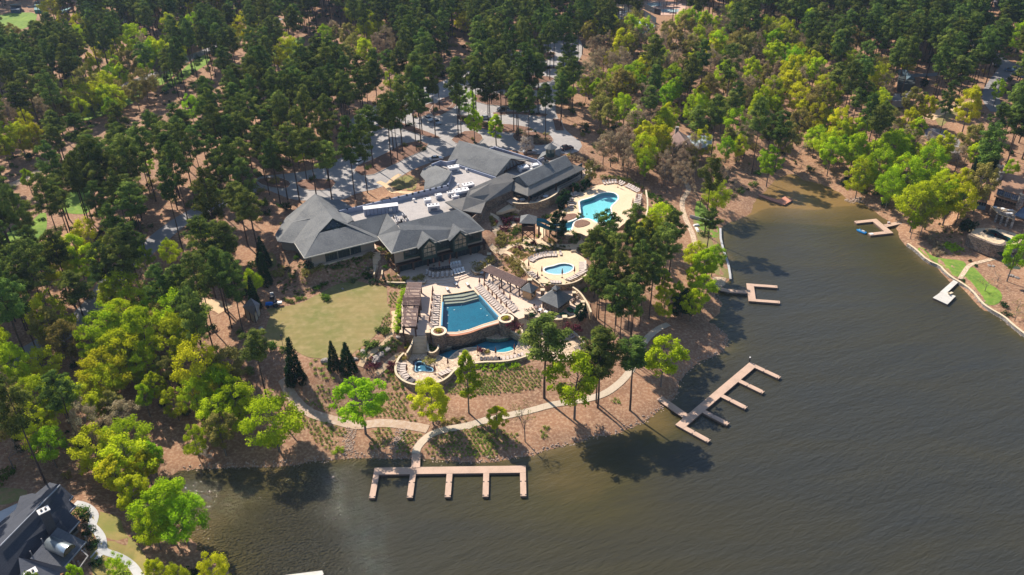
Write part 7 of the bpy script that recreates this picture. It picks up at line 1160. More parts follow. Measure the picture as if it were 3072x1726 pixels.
for f, x, y, r in (('Z1',1900,560,130),('Z1',1980,640,90),('Z1',1650,760,80),('Z1',1500,960,60),('Z1',2300,560,80),('Z1',2080,720,70),('Z1',1750,870,60),('Z1',1300,1120,60),('Z1',1000,1260,60),('Z1',700,1380,60),('Z2',700,60,60),('Z1',160,170,170),('Z1',330,60,120),('Z1',620,90,60),('Z1',60,60,100),('Z2',330,390,60),('Z2',200,400,80),('Z2',600,60,60),('Z2',450,200,80),('L1',720,520,100),('L1',60,950,45),('L1',420,720,40),('L1',1130,1180,60),('L1',150,330,50),('L1',350,220,40),('L1',1620,720,40),('L1',1800,300,50),('L1',2400,880,60),('L1',2520,250,80),
  ('L1',2200,620,50),('L2',560,240,80),('L2',220,520,80),('L2',1900,200,60),('L2',2200,100,70),('Z2',1500,1120,150),('Z2',1330,930,90),('Z2',1850,930,60),('Z2',1700,1330,60),('Z2',2400,540,60),('Z2',2400,1300,80),('Z2',2150,1050,50),('A',1250,500,110),('A',1450,600,120),('A',620,620,90),('Z3',380,470,100),('Z3',100,700,110),('Z3',180,1000,120),('Z3',250,1300,150),('TN',1100,500,300),('TN',1600,180,330),('TN',1900,220,200),('TN',800,200,150),
  ('Z4',1440,760,100),('Z4',1700,740,60),('Z4',1620,820,100),('Z4',1760,1130,110),('Z4',2000,1180,120),('Z4',2400,620,110),('Z4',2480,700,100),('Z4',2280,950,70),('Z4',1700,1300,110),('Z4',1250,910,60),('Z4',1470,900,70),('Z4',2310,40,60),('Z3',1400,1350,110),('Z3',1570,1360,90),('RH',650,500,500),('RH',300,700,250),('Q',1250,90,70),('D',430,590,90),('D',190,620,90),('K1',380,300,150),('K1',1300,280,130)):
    p = G(f, x, y); q = topx(p.x, p.y, p.z); VIEW.append((q[0], q[1], r/V[f][2], q[2]))
VA = np.array(VIEW)
def blocks(x, y, h):                    # would a pine here hide an open sight line?
    z = max(HT(x, y), 0); q = topx(x, y, z+h*.76); rr = 3.6*FP/q[2]; ry = h*.23*FP*.85/q[2]
    return bool((((VA[:, 0]-q[0])/(VA[:, 2]*.7+rr*.95))**2+((VA[:, 1]-q[1])/(VA[:, 2]*.7+ry*.95))**2 < 1)[VA[:, 3] > q[2]+1].any())
cell_ = 4.0; occ = {}
def free(x, y, r):
    i, j = int(x//cell_), int(y//cell_)
    for a in range(i-2, i+3):
        for b in range(j-2, j+3):
            for (u, v, q) in occ.get((a, b), ()): 
                if (u-x)**2+(v-y)**2 < max(r, q)**2: return False
    return True
def mark(x, y, r): occ.setdefault((int(x//cell_), int(y//cell_)), []).append((x, y, r))
for t in TREES: mark(t['x'], t['y'], 2.6)
for x, y, r in crown_xy: mark(x, y, min(r, 4.2))
N = 70000; X = rng.uniform(-420, 440, N); Y = rng.uniform(60, 650, N); qx, qy, qd = topx(X, Y, HTn(X, Y)+12)
ok = (qx > -130) & (qx < 3200) & (qy > -90) & (qy < 1900) & (HTn(X, Y) > .5)
X, Y = X[ok], Y[ok]; bad = np.zeros(len(X), bool)
for q in EXC: bad |= pip(X, Y, q)
inl = np.zeros(len(X), bool)
for q in ISLW: inl |= pip(X, Y, xy(q))
for q in EXR: bad |= pip(X, Y, q)
bad &= ~inl
bad |= (dseg(X, Y, LAKE[:len(SHORE)], False) < 2.5)
inl2 = inl; X, Y = X[~bad], Y[~bad]; mixi = np.full(len(X), -1)
for i, (q, m_) in enumerate(MIX): mixi[pip(X, Y, q)] = i
thin = np.ones(len(X))
for q, v_ in THIN: thin[pip(X, Y, q)] = v_
NP_ = 0
gap_ = (vnoise(X+900, Y+900, 22, 5) < .16) & (mixi < 0)
for x, y, mi, th_, gp_, il in zip(X, Y, mixi, thin, gap_, inl[~bad]):
    if gp_ and random.random() < .45: continue
    sp = 4.4 if y < 300 else 4.6
    if th_ < 1 and random.random() > th_: 
        mark(x, y, 2.5); continue
    sp = 3.2 if il else 4.1 if mi == 1 else sp
    if not free(x, y, sp): continue
    mark(x, y, sp*.9); p = Vector((x, y, 0)); a, b_, c_ = (.955, .985, .995) if mi < 0 else MIX[mi][1]; u = random.random()
    if u < a:
        h = random.uniform(18, 27)
        if not il and blocks(x, y, h) and not (mi == 1 and random.random() < .12): continue
        ptree('pine_tree', PINES, p, h, random.uniform(.85, 1.25), 'dark green pine' if h > 21 else 'shorter dark pine', 21)
    elif mi < 0 and blocks(x, y, 14): continue
    elif u < b_: k = random.choice(['yellow', 'olive', 'yellow', 'green'] if mi >= 0 else ['yellow', 'green']); h = random.uniform(12, 18) if mi >= 0 else random.uniform(8, 15); ptree('broadleaf_tree', BROAD[k], p, h, h/15, LOOK[k], 13)
    elif u < c_: ptree('budding_tree', BUDS, p, random.uniform(9, 15), random.uniform(.65, 1), 'brownish budding tree', 13)
    else: ptree('budding_tree', BARES, p, random.uniform(9, 14), random.uniform(.8, 1.1), 'grey twiggy tree', 12)
# bare trees on the east slope
for f, x, y in (('B',1700,480),('B',1850,520),('B',1935,590),('B',2010,470),('B',2090,500),('B',2170,720),('B',2185,600),('B',2250,560),('B',2300,620),('B',2330,500),('B',2400,540),('B',2470,720),('B',2320,760),('CP',1650,120),('CP',1800,60),('CP',1950,100),('B',1560,440),('B',1480,420),('B',1640,400)): based(f, x, y, 'budding_tree', BARES if x % 20 else BUDS, random.uniform(9, 15), random.uniform(.7, .95), 'grey twiggy tree', 12)
print('TREES', len(TREES))
from collections import defaultdict
_sl = Vector((math.sin(SUN_AZ), -math.cos(SUN_AZ))); keep = []      # the swim platform at the cove head lies in the sun
for t in TREES:
    d_ = P('P', 2352, 604, .6).xy-Vector((t['x'], t['y'])); al = d_.dot(_sl); ac = abs(d_.x*_sl.y-d_.y*_sl.x)
    if not (1 < al < 24 and ac < 5.5): keep.append(t)
TREES = keep
by = defaultdict(list)
for t in TREES: q = topx(t['x'], t['y'], t['z']+12); t['d'] = float(q[2]); t['vis'] = -60 < q[0] < 3130 and -120 < q[1] < 1800; by[t['kind']].append(t)
ORD = ['nearest']+[w_+' nearest' for w_ in NTH[1:16]]
KN = {'pine_tree': 'pine', 'broadleaf_tree': 'broadleaf tree', 'budding_tree': 'budding tree', 'bare_tree': 'leafless tree', 'cypress_tree': 'cypress', 'evergreen_tree': 'evergreen', 'blossom_tree': 'blossom tree'}
protos = {}; indiv = []
for kind, L in by.items():
    L.sort(key=lambda t: (not t['vis'], t['d'])); lim = 300; rk = defaultdict(list)
    for i, t in enumerate(L):
        t['ind'] = i < lim; t['lm'] = int(np.argmin(np.hypot(LMXY[:, 0]-t['x'], LMXY[:, 1]-t['y']))); t['ld'] = float(np.hypot(*(LMXY[t['lm']]-(t['x'], t['y']))))
        if t['ind']: rk[(t['look'], t['lm'])].append(t)
    for (look, lm_), M_ in rk.items():
        M_.sort(key=lambda t: t['ld'])
        for i, t in enumerate(M_):
            nm = LANDM[lm_][0]
            if len(M_) == 1: t['label'] = look+' by '+nm
            elif i < 16: t['label'] = look+', %s to %s' % (ORD[i], nm)
            else: t['label'] = look+' around '+nm
    grp = {'pine_tree': 'pines of the lakeside wood', 'broadleaf_tree': 'broadleaf trees in fresh spring leaf', 'budding_tree': 'budding trees of the lakeside wood', 'cypress_tree': 'dark cypresses'}.get(kind)
    for t in L:
        if not t['ind']: continue
        cm, tm = t['var'][random.randrange(len(t['var']))]; o = thing(kind, t['label'], KN[kind], (t['x'], t['y'], t['z']), random.random()*6.28, grp)
        s_ = t['sw']; o.scale = (s_, s_, t['sh'])
        for nm, me in (('crown', cm), ('trunk', tm)): link(bpy.data.objects.new(nm, me), o)
# the rest of the wood: too many to single out, one mass per kind, instanced on points
def mass(name, L, label, cat):
    groups = defaultdict(list)
    for t in L: groups[id(t['var'])].append(t)
    root = None; V_ = [v for g_ in groups.values() for v in g_[0]['var']]; coll = bpy.data.collections.new(name+'_kinds'); seen = []
    for cm, tm in V_:
        if cm.name in seen: continue
        seen.append(cm.name); me = bpy.data.meshes.new(name+'_tree'); import bmesh; bm = bmesh.new(); bm.from_mesh(cm); nf = len(bm.faces); bm.from_mesh(tm)
        bm.faces.ensure_lookup_table()
        for f_ in bm.faces[nf:]: f_.material_index = 1
        bm.to_mesh(me); bm.free(); me.materials.append(cm.materials[0]); me.materials.append(tm.materials[0]); c_ = bpy.data.objects.new('k%02d' % len(coll.objects), me); coll.objects.link(c_)
    me = bpy.data.meshes.new(name); me.from_pydata([(t['x'], t['y'], t['z']) for t in L], [], []); ob = link(bpy.data.objects.new(name, me)); tag(ob, label, cat, kind='stuff')
    for nm, ty, vals in (('idx', 'INT', [seen.index(t['var'][random.randrange(len(t['var']))][0].name) for t in L]), ('rz', 'FLOAT', [random.random()*6.28 for t in L]), ('sw', 'FLOAT', [t['sw'] for t in L]), ('sh', 'FLOAT', [t['sh'] for t in L])): a = me.attributes.new(nm, ty, 'POINT'); a.data.foreach_set('value', vals)
    ng = bpy.data.node_groups.new(name, 'GeometryNodeTree'); ng.interface.new_socket('Geometry', in_out='INPUT', socket_type='NodeSocketGeometry'); ng.interface.new_socket('Geometry', in_out='OUTPUT', socket_type='NodeSocketGeometry'); nd, lk = ng.nodes, ng.links
    gi, go = nd.new('NodeGroupInput'), nd.new('NodeGroupOutput'); ci = nd.new('GeometryNodeCollectionInfo'); ci.inputs[0].default_value = coll; ci.inputs['Separate Children'].default_value = True; ip = nd.new('GeometryNodeInstanceOnPoints'); ip.inputs['Pick Instance'].default_value = True
    def at(n_, ty): a = nd.new('GeometryNodeInputNamedAttribute'); a.data_type = ty; a.inputs[0].default_value = n_; return a.outputs[0]
    cx = nd.new('ShaderNodeCombineXYZ'); lk.new(at('rz', 'FLOAT'), cx.inputs[2]); c2_ = nd.new('ShaderNodeCombineXYZ'); sw_ = at('sw', 'FLOAT'); lk.new(sw_, c2_.inputs[0]); lk.new(sw_, c2_.inputs[1]); lk.new(at('sh', 'FLOAT'), c2_.inputs[2])
    mp_ = nd.new('GeometryNodeMeshToPoints'); lk.new(gi.outputs[0], mp_.inputs[0]); lk.new(mp_.outputs[0], ip.inputs['Points']); lk.new(ci.outputs[0], ip.inputs['Instance']); lk.new(at('idx', 'INT'), ip.inputs['Instance Index']); lk.new(cx.outputs[0], ip.inputs['Rotation']); lk.new(c2_.outputs[0], ip.inputs['Scale']); lk.new(ip.outputs[0], go.inputs[0])
    md = ob.modifiers.new('wood', 'NODES'); md.node_group = ng; return ob
for kind, L in by.items():
    rest = [t for t in L if not t['ind']]
    if rest: mass({'pine_tree': 'pine_forest', 'broadleaf_tree': 'broadleaf_forest'}.get(kind, 'budding_forest'), rest, 'far %s wood closing up behind the nearer trees' % KN[kind], 'forest')
# ---- shrubs, hedges, tufts
SHR = {k: [mk_shrub(s, k) for s in (1, 2, 3)] for k in ('shrub', 'purple', 'gold', 'hedge', 'dark', 'olive')}
def shrub(p, r, k, label, group=None, z=None, h=1.0, name='shrub'):
    o = put(name, random.choice(SHR[k]), p, (HT(p[0], p[1]) if z is None else z)-.05, random.random()*6.28, label, 'shrub', group); s_ = r/.75; o.scale = (s_, s_, s_*h); return o
for x, y, z_, r, k, lb in SHRUBSPOTS: shrub((x, y), r, k, lb, z=z_)
for f, x, y, r, k, lb in (('D',960,545,1.6,'hedge','round bright green bush standing alone on the lawn'),('C',1280,150,1.7,'olive','large round olive shrub at the upper end of the right planter'),('C',1150,220,1.9,'olive','large round olive shrub at the lower end of the right planter'),('C',1218,185,.8,'gold','small yellow shrub between the two round olive shrubs'),('C',262,332,1.4,'olive','round olive shrub at the left end of the low planter'),('C',542,335,1.6,'olive','round olive shrub at the right end of the low planter'),('C',400,330,1.0,'gold','yellow low shrub in the middle of the low planter'),
 ('D',1450,1240,1.7,'purple','wide purple shrub below the boulder by the tan path'),('D',1640,1240,1.4,'purple','purple shrub left of the hot tub wall'),('D',1630,1290,1.1,'purple','smaller purple shrub lower on the hot tub wall'),('D',1460,1180,.7,'gold','small yellow shrub on the boulder'),('D',1810,1040,.9,'gold','yellow shrub inside the side wall of the broad stairs'),('C',700,975,1.0,'purple','thin purple shrub beside the left planter tower'),('C',680,1040,1.5,'hedge','green shrub in the round bed left of the lagoon'),('C',1525,835,1.7,'purple','purple shrub in the bed right of the lagoon'),('C',1585,890,1.0,'hedge','green shrub at the foot of the bar stairs'),
 ('C',2110,850,1.7,'purple','dark red shrub under the round bar wall'),('C',2190,860,1.1,'purple','small dark red shrub right of the larger one below the bar'),('BR',1385,510,1.1,'hedge','bright green mound in the mulch behind the outer bar stairs'),('KD',760,180,2.2,'purple','dark purple bed shrub inside the garden path bend'),('KD',720,330,1.6,'purple','purple shrub below the garden path loop'),('KD',970,150,1.2,'purple','purple shrub left of the slide tower'),('KD',560,200,1.1,'purple','small purple shrub at the outer side of the path bend'),('KD',800,230,1.0,'hedge','green shrub at the tip of the path loop'),
 ('KD',1020,690,1.3,'purple','purple shrub in the bed above the wading deck'),('KD',1290,600,1.3,'purple','purple shrub below the path fork'),('KD',1160,610,1.1,'hedge','upright green shrub in the triangular bed'),('KD',1660,1370,1.0,'hedge','bright green shrub by the path below the wading deck'),('KD',1440,1330,.9,'hedge','bright green shrub left of the path to the kiosk'),('K4',1520,310,1.0,'gold','yellow-green shrub beside the entrance drive'),('RG',480,300,2.4,'purple','large dark red mounded shrub by the manor pool'),('RG',120,580,.7,'dark','small dark shrub left of the stone path on the bank'),('RG',190,640,.7,'dark','small dark shrub right of the stone path on the bank'),('RG',40,820,.7,'dark','small dark shrub at the foot of the stone path'),
 ('RG',525,1120,1.3,'dark','dark shrub above the seawall lawn tip'),('RG',555,1230,1.2,'dark','dark shrub below the lawn tip by the seawall'),('Z2',1445,1015,1.0,'hedge','green ball shrub left on the lot island'),('Z2',1500,1015,1.0,'hedge','green ball shrub right of its twin on the lot island'),('Z2',1530,965,1.0,'hedge','green ball shrub behind the twin shrubs on the lot island'),('Z2',1390,1210,1.6,'dark','dark shrub mass at the west edge of the lot'),('H5',1150,560,1.3,'hedge','bright green bush beside the corner of the barrel-dormered house'),('H5',1200,650,1.2,'dark','dark shrub below the bright bush by the house'),('H5',1240,830,1.2,'dark','dark shrub at the middle of the house front'),('H5',1290,1020,1.3,'dark','dark shrub by the porch of the house'),('H5',1400,1290,1.3,'dark','dark round shrub in front of the porch steps'),
 ('D',1240,370,.9,'shrub','small shrub at the top corner of the lawn'),('D',1370,300,1.5,'hedge','bright green shrub at the foot of the lodge stairs'),('D',1400,330,1.0,'dark','dark shrub just below the bright one at the stairs'),('D',1570,220,1.0,'hedge','green shrub right of the lodge stairs'),('D',1530,40,1.2,'shrub','shrub at the top right of the lodge stairs'),('D',1600,120,1.6,'olive','brownish shrub between stairs and lodge'),('D',400,190,.7,'shrub','small shrub left of the lodge lawn patch'),('D',470,200,.7,'shrub','small shrub right of the lodge lawn patch'),('D',660,120,1.2,'hedge','pale green shrub below the left wing eave'),
 ('D',770,200,1.7,'dark','dark conifer-like shrub at the corner of the left wing'),('D',580,240,1.3,'dark','dark upright shrub above the lawn bed'),('D',620,330,1.6,'shrub','grey-green shrub in the bed above the lawn'),('D',760,290,2.0,'olive','olive shrub in the bed above the lawn'),('D',460,280,2.0,'olive','large olive shrub left of the lawn bed'),('D',900,230,1.5,'olive','feathery olive shrub below the terrace walk'),('D',1400,110,1.7,'olive','feathery olive shrub by the top of the lodge stairs'),('D',300,330,1.7,'olive','golden-brown shrub between the cypresses'),('D',880,440,1.3,'hedge','green shrub at the tip of the bed above the lawn'),('D',950,400,1.2,'hedge','green shrub beside the tip of the lawn bed'),
 ('D',600,580,1.0,'shrub','grey shrub left at the edge of the lawn bed'),('D',560,570,.9,'shrub','grey shrub beside the tractor'),('D',680,550,1.0,'hedge','green shrub at the lawn edge near the tractor'),('D',1430,1040,2.1,'shrub','long dark green shrub beside the tan path'),('D',1540,860,1.4,'shrub','green shrub in the bed between lawn and tan path'),('D',1590,890,1.5,'shrub','large shrub at the bend of the tan path'),('D',1520,870,1.0,'dark','dark round shrub at the lawn side of the path bed'),('D',1340,1130,1.3,'shrub','grey-green shrub low beside the tan path'),('D',520,1080,1.3,'hedge','yellow-green shrub by the thin lamp post'),('D',400,1040,1.5,'hedge','green shrub at the lower left edge of the lawn'),
 ('C',410,800,.1,'hedge','') ,('C',640,1195,1.3,'olive','green shrub in the bed beside the hot tub'),('C',1190,1085,1.2,'purple','red shrub at the left of the lagoon island'),('C',1250,1092,.8,'olive','brownish shrub at the right of the lagoon island'),('C',430,960,1.7,'dark','dark shrub above the side wall of the broad stairs'),('C',390,1160,.9,'olive','yellowish shrub at the top of the hot tub wall'),('C',340,1140,.8,'olive','yellowish shrub outside the hot tub wall'),('C',1690,700,1.4,'dark','dark shrub between the two bar stair pillars'),('BR',1130,640,.1,'hedge','')):
    if not lb: continue
    zz_ = {'C': None}.get(f); p = G(f, x, y) if f != 'C' else P(f, x, y, 6.7 if y < 880 else 3.5)
    if f == 'C' and 'right planter' in lb: p = P(f, x, y, 7.2)
    shrub(p, r, k, lb, z=None if f != 'C' else p.z-.1, h=.8)
def hedge(f, l, w, h, k, label, z=None, dens=9):
    rs = np.random.default_rng(len(label)); pts = smooth(GL(f, l) if z is None else PL(f, l, z), 1, False); C_ = []
    for i in range(len(pts)-1):
        L = (pts[i+1]-pts[i]).length; d = (pts[i+1]-pts[i])/max(L, .01); nn_ = Vector((-d.y, d.x, 0))
        for _ in range(max(1, int(L*dens*w*.5))): q = pts[i]+d*L*rs.random()+nn_*rs.uniform(-.5, .5)*w; C_.append((q.x, q.y, (HT(q.x, q.y) if z is None else z)+rs.uniform(.1, .85)*h))
    o0 = C_[0]; C2 = [(a-o0[0], b_-o0[1], c_-o0[2]) for a, b_, c_ in C_]; me = cloud('hedge', C2, rs.uniform(.32, .5, len(C2)), 26, .17, LEAF[k], rs, .8, 1.3, .5); o = put('hedge', me, o0, o0[2], 0, label, 'hedge', None); return o
hedge('D', [(950,235),(1100,205),(1340,140)], 1.5, 1.1, 'hedge', 'long clipped green hedge below the left wing terrace'); hedge('D', [(1410,375),(1480,385),(1590,370)], 1.8, 1.3, 'dark', 'dark clipped hedge at the top right corner of the lawn')
hedge('C', [(230,390),(330,420),(400,440)], 2.0, 1.0, 'shrub', 'loose green hedge under the low planter wall', 6.0); hedge('C', [(385,450),(360,520),(345,600),(330,680),(320,760),(300,900)], 1.3, 1.2, 'green', 'vivid green strip of shrubs along the left pergola'); hedge('C', [(1150,1245),(1300,1262),(1450,1245),(1580,1225)], 1.8, .9, 'green', 'bright green strip of plants under the lower retaining wall')
hedge('B', [(1450,560),(1560,560),(1700,580),(1800,620),(1900,690)], 2.2, 1.2, 'shrub', 'curved hedge around the back of the round upper deck'); hedge('B', [(1950,720),(2080,800),(2180,870),(2250,940)], 3.0, .9, 'hedge', 'green and yellow shrub bank on the slope east of the upper deck'); hedge('KD', [(1130,540),(980,580),(820,600)], 2.2, .9, 'olive', 'feathery olive bed along the upper garden path')
hedge('KD', [(1040,280),(960,360),(860,420)], 2.5, 1.2, 'shrub', 'dark green bed below the path loop'); hedge('KD', [(680,400),(680,500),(640,640)], 2.8, 1.2, 'olive', 'brown-olive bed right of the rustic steps'); hedge('KD', [(650,60),(760,60),(860,80)], 1.8, .9, 'olive', 'yellow-olive bed at the top of the garden path'); hedge('KD', [(470,90),(510,160),(500,230)], 1.8, .9, 'olive', 'yellow-olive bed left of the garden path')
hedge('KD', [(1900,80),(2000,60),(2110,20)], 1.6, .8, 'shrub', 'green bed beside the channel of the turquoise pool'); hedge('KD', [(1450,70),(1600,80),(1740,50)], 1.2, .8, 'hedge', 'green strip between terrace wall and slide'); hedge('KD', [(1960,400),(2080,380),(2150,470),(2080,560),(1960,560)], 2.4, .8, 'shrub', 'green bed in the round island right of the fir'); hedge('KD', [(1560,560),(1700,590),(1850,600)], 1.2, .7, 'olive', 'low olive strip along the path below the fir')
hedge('KD', [(900,700),(980,760),(1080,830)], 2.0, .8, 'olive', 'olive plants in the triangular bed above the wading deck'); hedge('KD', [(1380,620),(1500,660),(1700,690),(1920,700)], 1.6, .8, 'shrub', 'shrub strip above the long lounger arc'); hedge('KD', [(800,850),(900,960),(1000,1080),(1100,1200)], 3.5, .9, 'bud' if False else 'olive', 'brownish planting slope behind the long pergola'); hedge('KD', [(2080,190),(2150,180),(2300,170)], 1.0, .6, 'shrub', 'small shrub bed in the pool peninsula'); hedge('KD', [(2130,680),(2200,720),(2260,760)], 1.5, .8, 'hedge', 'green shrubs right of the wading deck steps')
hedge('BR', [(560,490),(640,450),(700,400)], 1.5, .8, 'hedge', 'green shrubs between kiosk path and pool bar'); hedge('BR', [(850,500),(950,480),(1050,450)], 1.5, .8, 'hedge', 'green shrubs behind the pool bar roof'); hedge('T', [(140,960),(250,900),(350,880)], 2.0, .9, 'shrub', 'dark low bed above the tan path'); hedge('T', [(400,1040),(560,930),(720,820)], 2.4, .7, 'shrub', 'grey-green rock garden between the two tan paths')
hedge('S', [(1800,640),(1900,625),(2010,605)], 1.6, .4, 'olive', 'long low oval bed above the shore path'); hedge('B', [(700,170),(800,160),(900,180)], 4, 1.2, 'bud', 'brown thicket on the circular drive island'); hedge('B', [(1100,330),(1200,350),(1300,380),(1440,480)], 5, 1.6, 'bud', 'purplish-brown thicket east of the entrance'); hedge('Q', [(1120,690),(1230,780),(1180,820)], 3, 1.0, 'bud', 'brown shrub thicket above the right-hand lawn'); hedge('Q', [(1250,740),(1300,760),(1340,790)], 4, .6, 'green', 'shaded green ground plants under the manor slope')
hedge('Q', [(1350,640),(1420,620),(1460,640)], 3, 1.6, 'dark', 'dark shrubs below the blue gable of the manor'); hedge('L2', [(1700,1310),(1780,1330),(1850,1390)], 1.8, 1.6, 'white', 'white blossoming bush at the dark west bank'); hedge('S', [(850,895),(900,880),(960,870)], 1.6, .8, 'green', 'vivid green tuft patch at the waterline west of the dock')
# ornamental grass planted in rows on the slopes
TUFT = [mk_shrub(s+50, 'grass', 16, .15) for s in range(4)]; PLOTS = [('S',[(600,430),(840,480),(1100,500),(1300,480),(1500,440),(1560,600),(1650,640),(1500,610),(1200,575),(900,560),(760,530),(650,470)],.95,'in the rows above the gravel track'),('S',[(730,300),(860,350),(880,470),(760,460),(700,400)],.95,'in the shaded rows below the big cypress'),('S',[(1300,370),(1500,350),(1560,430),(1400,480),(1260,440)],.95,'in the rows under the hot tub wall'),
 ('S',[(560,570),(700,600),(850,640),(1000,670),(960,760),(840,880),(780,880),(700,760),(600,640)],1.0,'in the rows below the gravel track by the west bank'),('S',[(1210,680),(1420,690),(1400,760),(1300,860),(1180,880),(1200,760)],1.15,'in the thin rows above the waterline'),('S',[(1470,690),(1640,740),(1580,850),(1540,910),(1400,900)],1.0,'in the rows left of the dock path'),('S',[(1660,870),(1740,760),(1850,720),(2100,660),(2250,760),(2315,940),(1900,940),(1700,930)],.9,'in the rows right of the dock path'),
 ('E',[(0,470),(120,420),(300,410),(480,380),(600,430),(560,560),(300,600),(100,620),(0,600)],.85,'in the dense rows between lower wall and pines'),('S',[(1900,260),(2315,200),(2315,320),(2200,390),(1900,400),(1840,330)],.85,'in the dense rows right of the narrow green tree'),('E',[(0,880),(140,830),(380,900),(420,1000),(200,1060),(0,1090)],1.0,'in the rows at the shore below the small round tree'),('S',[(640,60),(850,110),(880,230),(900,300),(760,290),(690,180)],1.5,'in the rows below the lawn'),
 ('D',[(960,260),(1200,200),(1390,170),(1400,230),(1300,350),(1060,390),(980,330)],1.1,'in the rows under the terrace hedge'),('D',[(1600,480),(1700,470),(1680,640),(1600,620)],.9,'in the strip right of the lawn'),('D',[(1560,710),(1650,690),(1640,800),(1560,850),(1520,800)],1.0,'in the strip beside the tan path'),('E',[(560,860),(640,820),(640,960),(560,960)],1.1,'in the sparse patch near the pines'),('E',[(1110,650),(1210,600),(1230,660),(1150,690)],1.3,'in the small brown patch by the pine'),('S',[(1300,200),(1380,160),(1500,330),(1400,350)],1.1,'in the strip outside the hot tub wall')]
tf = []
for f, l, sp, lb in PLOTS:
    q = W_(f, l); a0 = random.random(); x0, y0, x1, y1 = q[:, 0].min(), q[:, 1].min(), q[:, 0].max(), q[:, 1].max(); xs, ys = np.meshgrid(np.arange(x0, x1, sp), np.arange(y0, y1, sp*.85)); xs[1::2] += sp/2; xs, ys = xs.ravel(), ys.ravel(); xs = xs+rng.normal(0, .09, len(xs)); ys = ys+rng.normal(0, .09, len(ys)); k = pip(xs, ys, q)
    for pw_ in PATHW: k &= ~pip(xs, ys, xy(pw_))
    k &= (rng.random(len(xs)) < .93)
    tf += [(x, y, lb, sp) for x, y in zip(xs[k], ys[k])]
tf.sort(key=lambda t: float(topx(t[0], t[1], 2)[2])); print('TUFTS', len(tf))
for x, y, lb, sp in tf[:300]: o = put('grass_tuft', random.choice(TUFT), (x, y), HT(x, y)-.02, random.random()*6.28, 'small green ornamental grass tuft '+lb, 'grass tuft', 'ornamental grass tufts '+lb); s_ = random.uniform(.44, .64)*min(1.4, max(.8, sp)); o.scale = (s_, s_, s_)
# farther tufts as one mass
me_none = MB().add([(0,0,-1),(0.01,0,-1),(0,.01,-1)], [(0,1,2)]).mesh('root_tip', BARK)
TV = [(m_, me_none) for m_ in TUFT]
VB = {k: [(m_, me_none) for m_ in v] for k, v in SHR.items()}; VB['grass'] = TV
if len(tf) > 300: mass('ornamental_grass', [dict(var=TV, x=x, y=y, z=HT(x, y)-.02, sw=random.uniform(.44, .64)*min(1.4, max(.8, sp)), sh=random.uniform(.42, .6)) for x, y, lb, sp in tf[300:]], 'farther rows of planted ornamental grass on the slopes', 'grass rows')
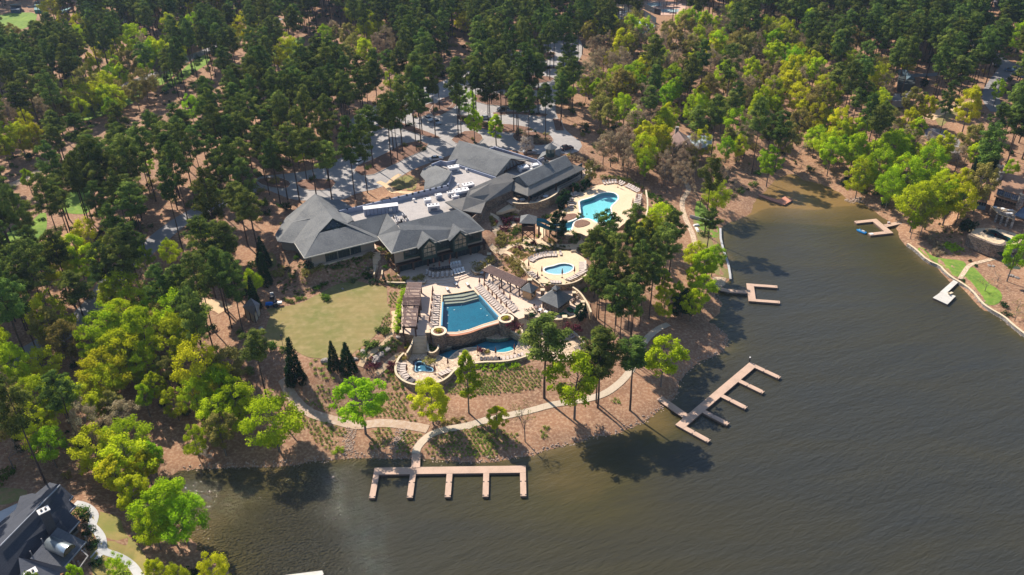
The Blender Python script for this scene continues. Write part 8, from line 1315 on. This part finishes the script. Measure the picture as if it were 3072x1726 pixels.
# low planting that fills the garden beds
beds = []
for f, l, k, dn_ in (('KD',[(420,90),(540,110),(600,180),(600,240),(540,300),(440,260)],'olive',1.0),('KD',[(700,110),(860,90),(1020,60),(1020,150),(900,130),(760,240),(700,180)],'purple',.9),('KD',[(800,290),(950,260),(1080,240),(1080,380),(1060,470),(1300,500),(1250,540),(1000,570),(700,690),(570,700),(580,440),(620,330)],'shrub',1.1),('KD',[(1540,540),(1600,420),(1900,400),(1950,360),(2100,340),(2220,440),(2180,560),(2040,610),(1800,600)],'shrub',1.2),
  ('KD',[(900,640),(1080,580),(1400,590),(1560,660),(1980,710),(2000,760),(1500,720),(1250,820),(1130,900),(1000,880),(880,760),(810,720)],'olive',1.3),('KD',[(580,800),(760,800),(900,900),(1050,1060),(1150,1230),(1100,1290),(900,1180),(640,1060),(560,950)],'olive',.8),('KD',[(1600,1350),(1900,1380),(2200,1320),(2300,1250),(2300,1350),(2000,1440),(1650,1440)],'shrub',.9),('KD',[(2130,640),(2300,600),(2330,760),(2280,860),(2190,760)],'shrub',.7),
  ('K4',[(130,1447),(300,1400),(430,1400),(560,1440),(700,1447)],'gold',.8),('KD',[(1380,330),(1440,360),(1440,440),(1380,480),(1300,500)],'shrub',1),('B',[(1165,1055),(1240,1015),(1300,1020),(1340,1045),(1210,1090)],'shrub',.8),('B',[(1030,1005),(1070,960),(1190,950),(1100,1015)],'shrub',1.2),('T',[(830,720),(1030,700),(1040,860),(930,950),(850,880)],'dark',1.6),('T',[(1350,680),(1440,800),(1540,830),(1500,960),(1380,1000),(1340,900)],'shrub',1.6),
  ('T',[(720,240),(840,60),(850,600),(680,760),(700,600),(760,420)],'hedge',1.2),('T',[(130,1160),(350,1020),(600,850),(760,780),(860,960),(700,1060),(560,1120),(400,1260),(440,1150),(200,1300)],'shrub',1.1),('T',[(0,960),(260,850),(370,870),(260,960),(0,1150)],'dark',1.0),('D',[(560,240),(900,230),(930,330),(880,470),(700,580),(540,590),(470,450),(420,300)],'shrub',.55),('D',[(960,210),(1340,110),(1440,120),(1450,300),(1390,250),(1330,150),(960,250)],'hedge',.8),
  ('S',[(1280,190),(1380,180),(1480,310),(1540,350),(1400,350),(1300,330)],'hedge',.7),('Q',[(1140,700),(1240,620),(1400,620),(1460,760),(1420,850),(1250,830),(1180,800)],'olive',.35),('B',[(600,80),(900,100),(930,150),(700,205),(560,150)],'shrub',.35),('B',[(1950,700),(2120,760),(2280,930),(2200,960),(2000,850)],'hedge',.5),('C',[(1570,800),(1600,880),(1560,920),(1500,880)],'hedge',1.5),('C',[(225,380),(410,380),(400,470),(230,470)],'shrub',1.3)):
    q = W_(f, l) if f != 'C' else xy(PL('C', l, 5)); A_ = (q[:, 0].max()-q[:, 0].min())*(q[:, 1].max()-q[:, 1].min()); n_ = int(A_*dn_); X_ = rng.uniform(q[:, 0].min(), q[:, 0].max(), n_); Y_ = rng.uniform(q[:, 1].min(), q[:, 1].max(), n_); k_ = pip(X_, Y_, q)
    for pw_ in PATHW: k_ &= ~pip(X_, Y_, xy(pw_))
    for x, y in zip(X_[k_], Y_[k_]): kk = k if rng.random() < .55 else str(rng.choice(['shrub', 'olive', 'hedge', 'grass'])); s_ = float(rng.uniform(.3, .75)); beds.append(dict(var=VB[kk], x=x, y=y, z=max(HT(x, y), 8.7 if f == 'B' and y < 260 and x < 60 and l[0][0] < 1200 else 0)-.04, sw=s_, sh=s_*.85))
print('BEDS', len(beds)); mass('garden_planting', beds, 'low mixed planting filling the garden beds', 'planting')
# undergrowth of the wood
uk = rng.random(len(X)) < .2; ug = []
for x, y in zip(X[uk], Y[uk]): kk = str(rng.choice(['dark', 'shrub', 'olive', 'hedge', 'shrub', 'dark'])); s_ = float(rng.uniform(.5, 2.2)); ug.append(dict(var=VB[kk], x=x, y=y, z=HT(x, y)-.1, sw=s_, sh=s_*float(rng.uniform(.8, 1.6))))
print('UNDER', len(ug)); mass('undergrowth', ug, 'patchy shrubs and saplings under the trees of the wood', 'undergrowth')
# air: pale haze round the whole place
hz = bpy.data.materials.new('haze'); hz.use_nodes = True; nt = hz.node_tree; nt.nodes.remove(nt.nodes['Principled BSDF']); pv_ = nt.nodes.new('ShaderNodeVolumePrincipled'); pv_.inputs['Density'].default_value = .00008; pv_.inputs['Color'].default_value = (.55, .72, 1.0, 1); pv_.inputs['Anisotropy'].default_value = .2
nt.links.new(pv_.outputs[0], nt.nodes['Material Output'].inputs['Volume']); tag(MB().box((0, 700, 57), (3300, 3400, 136)).build('haze', hz), kind='stuff')
scene.cycles.volume_bounces = 0; scene.cycles.volume_max_steps = 64
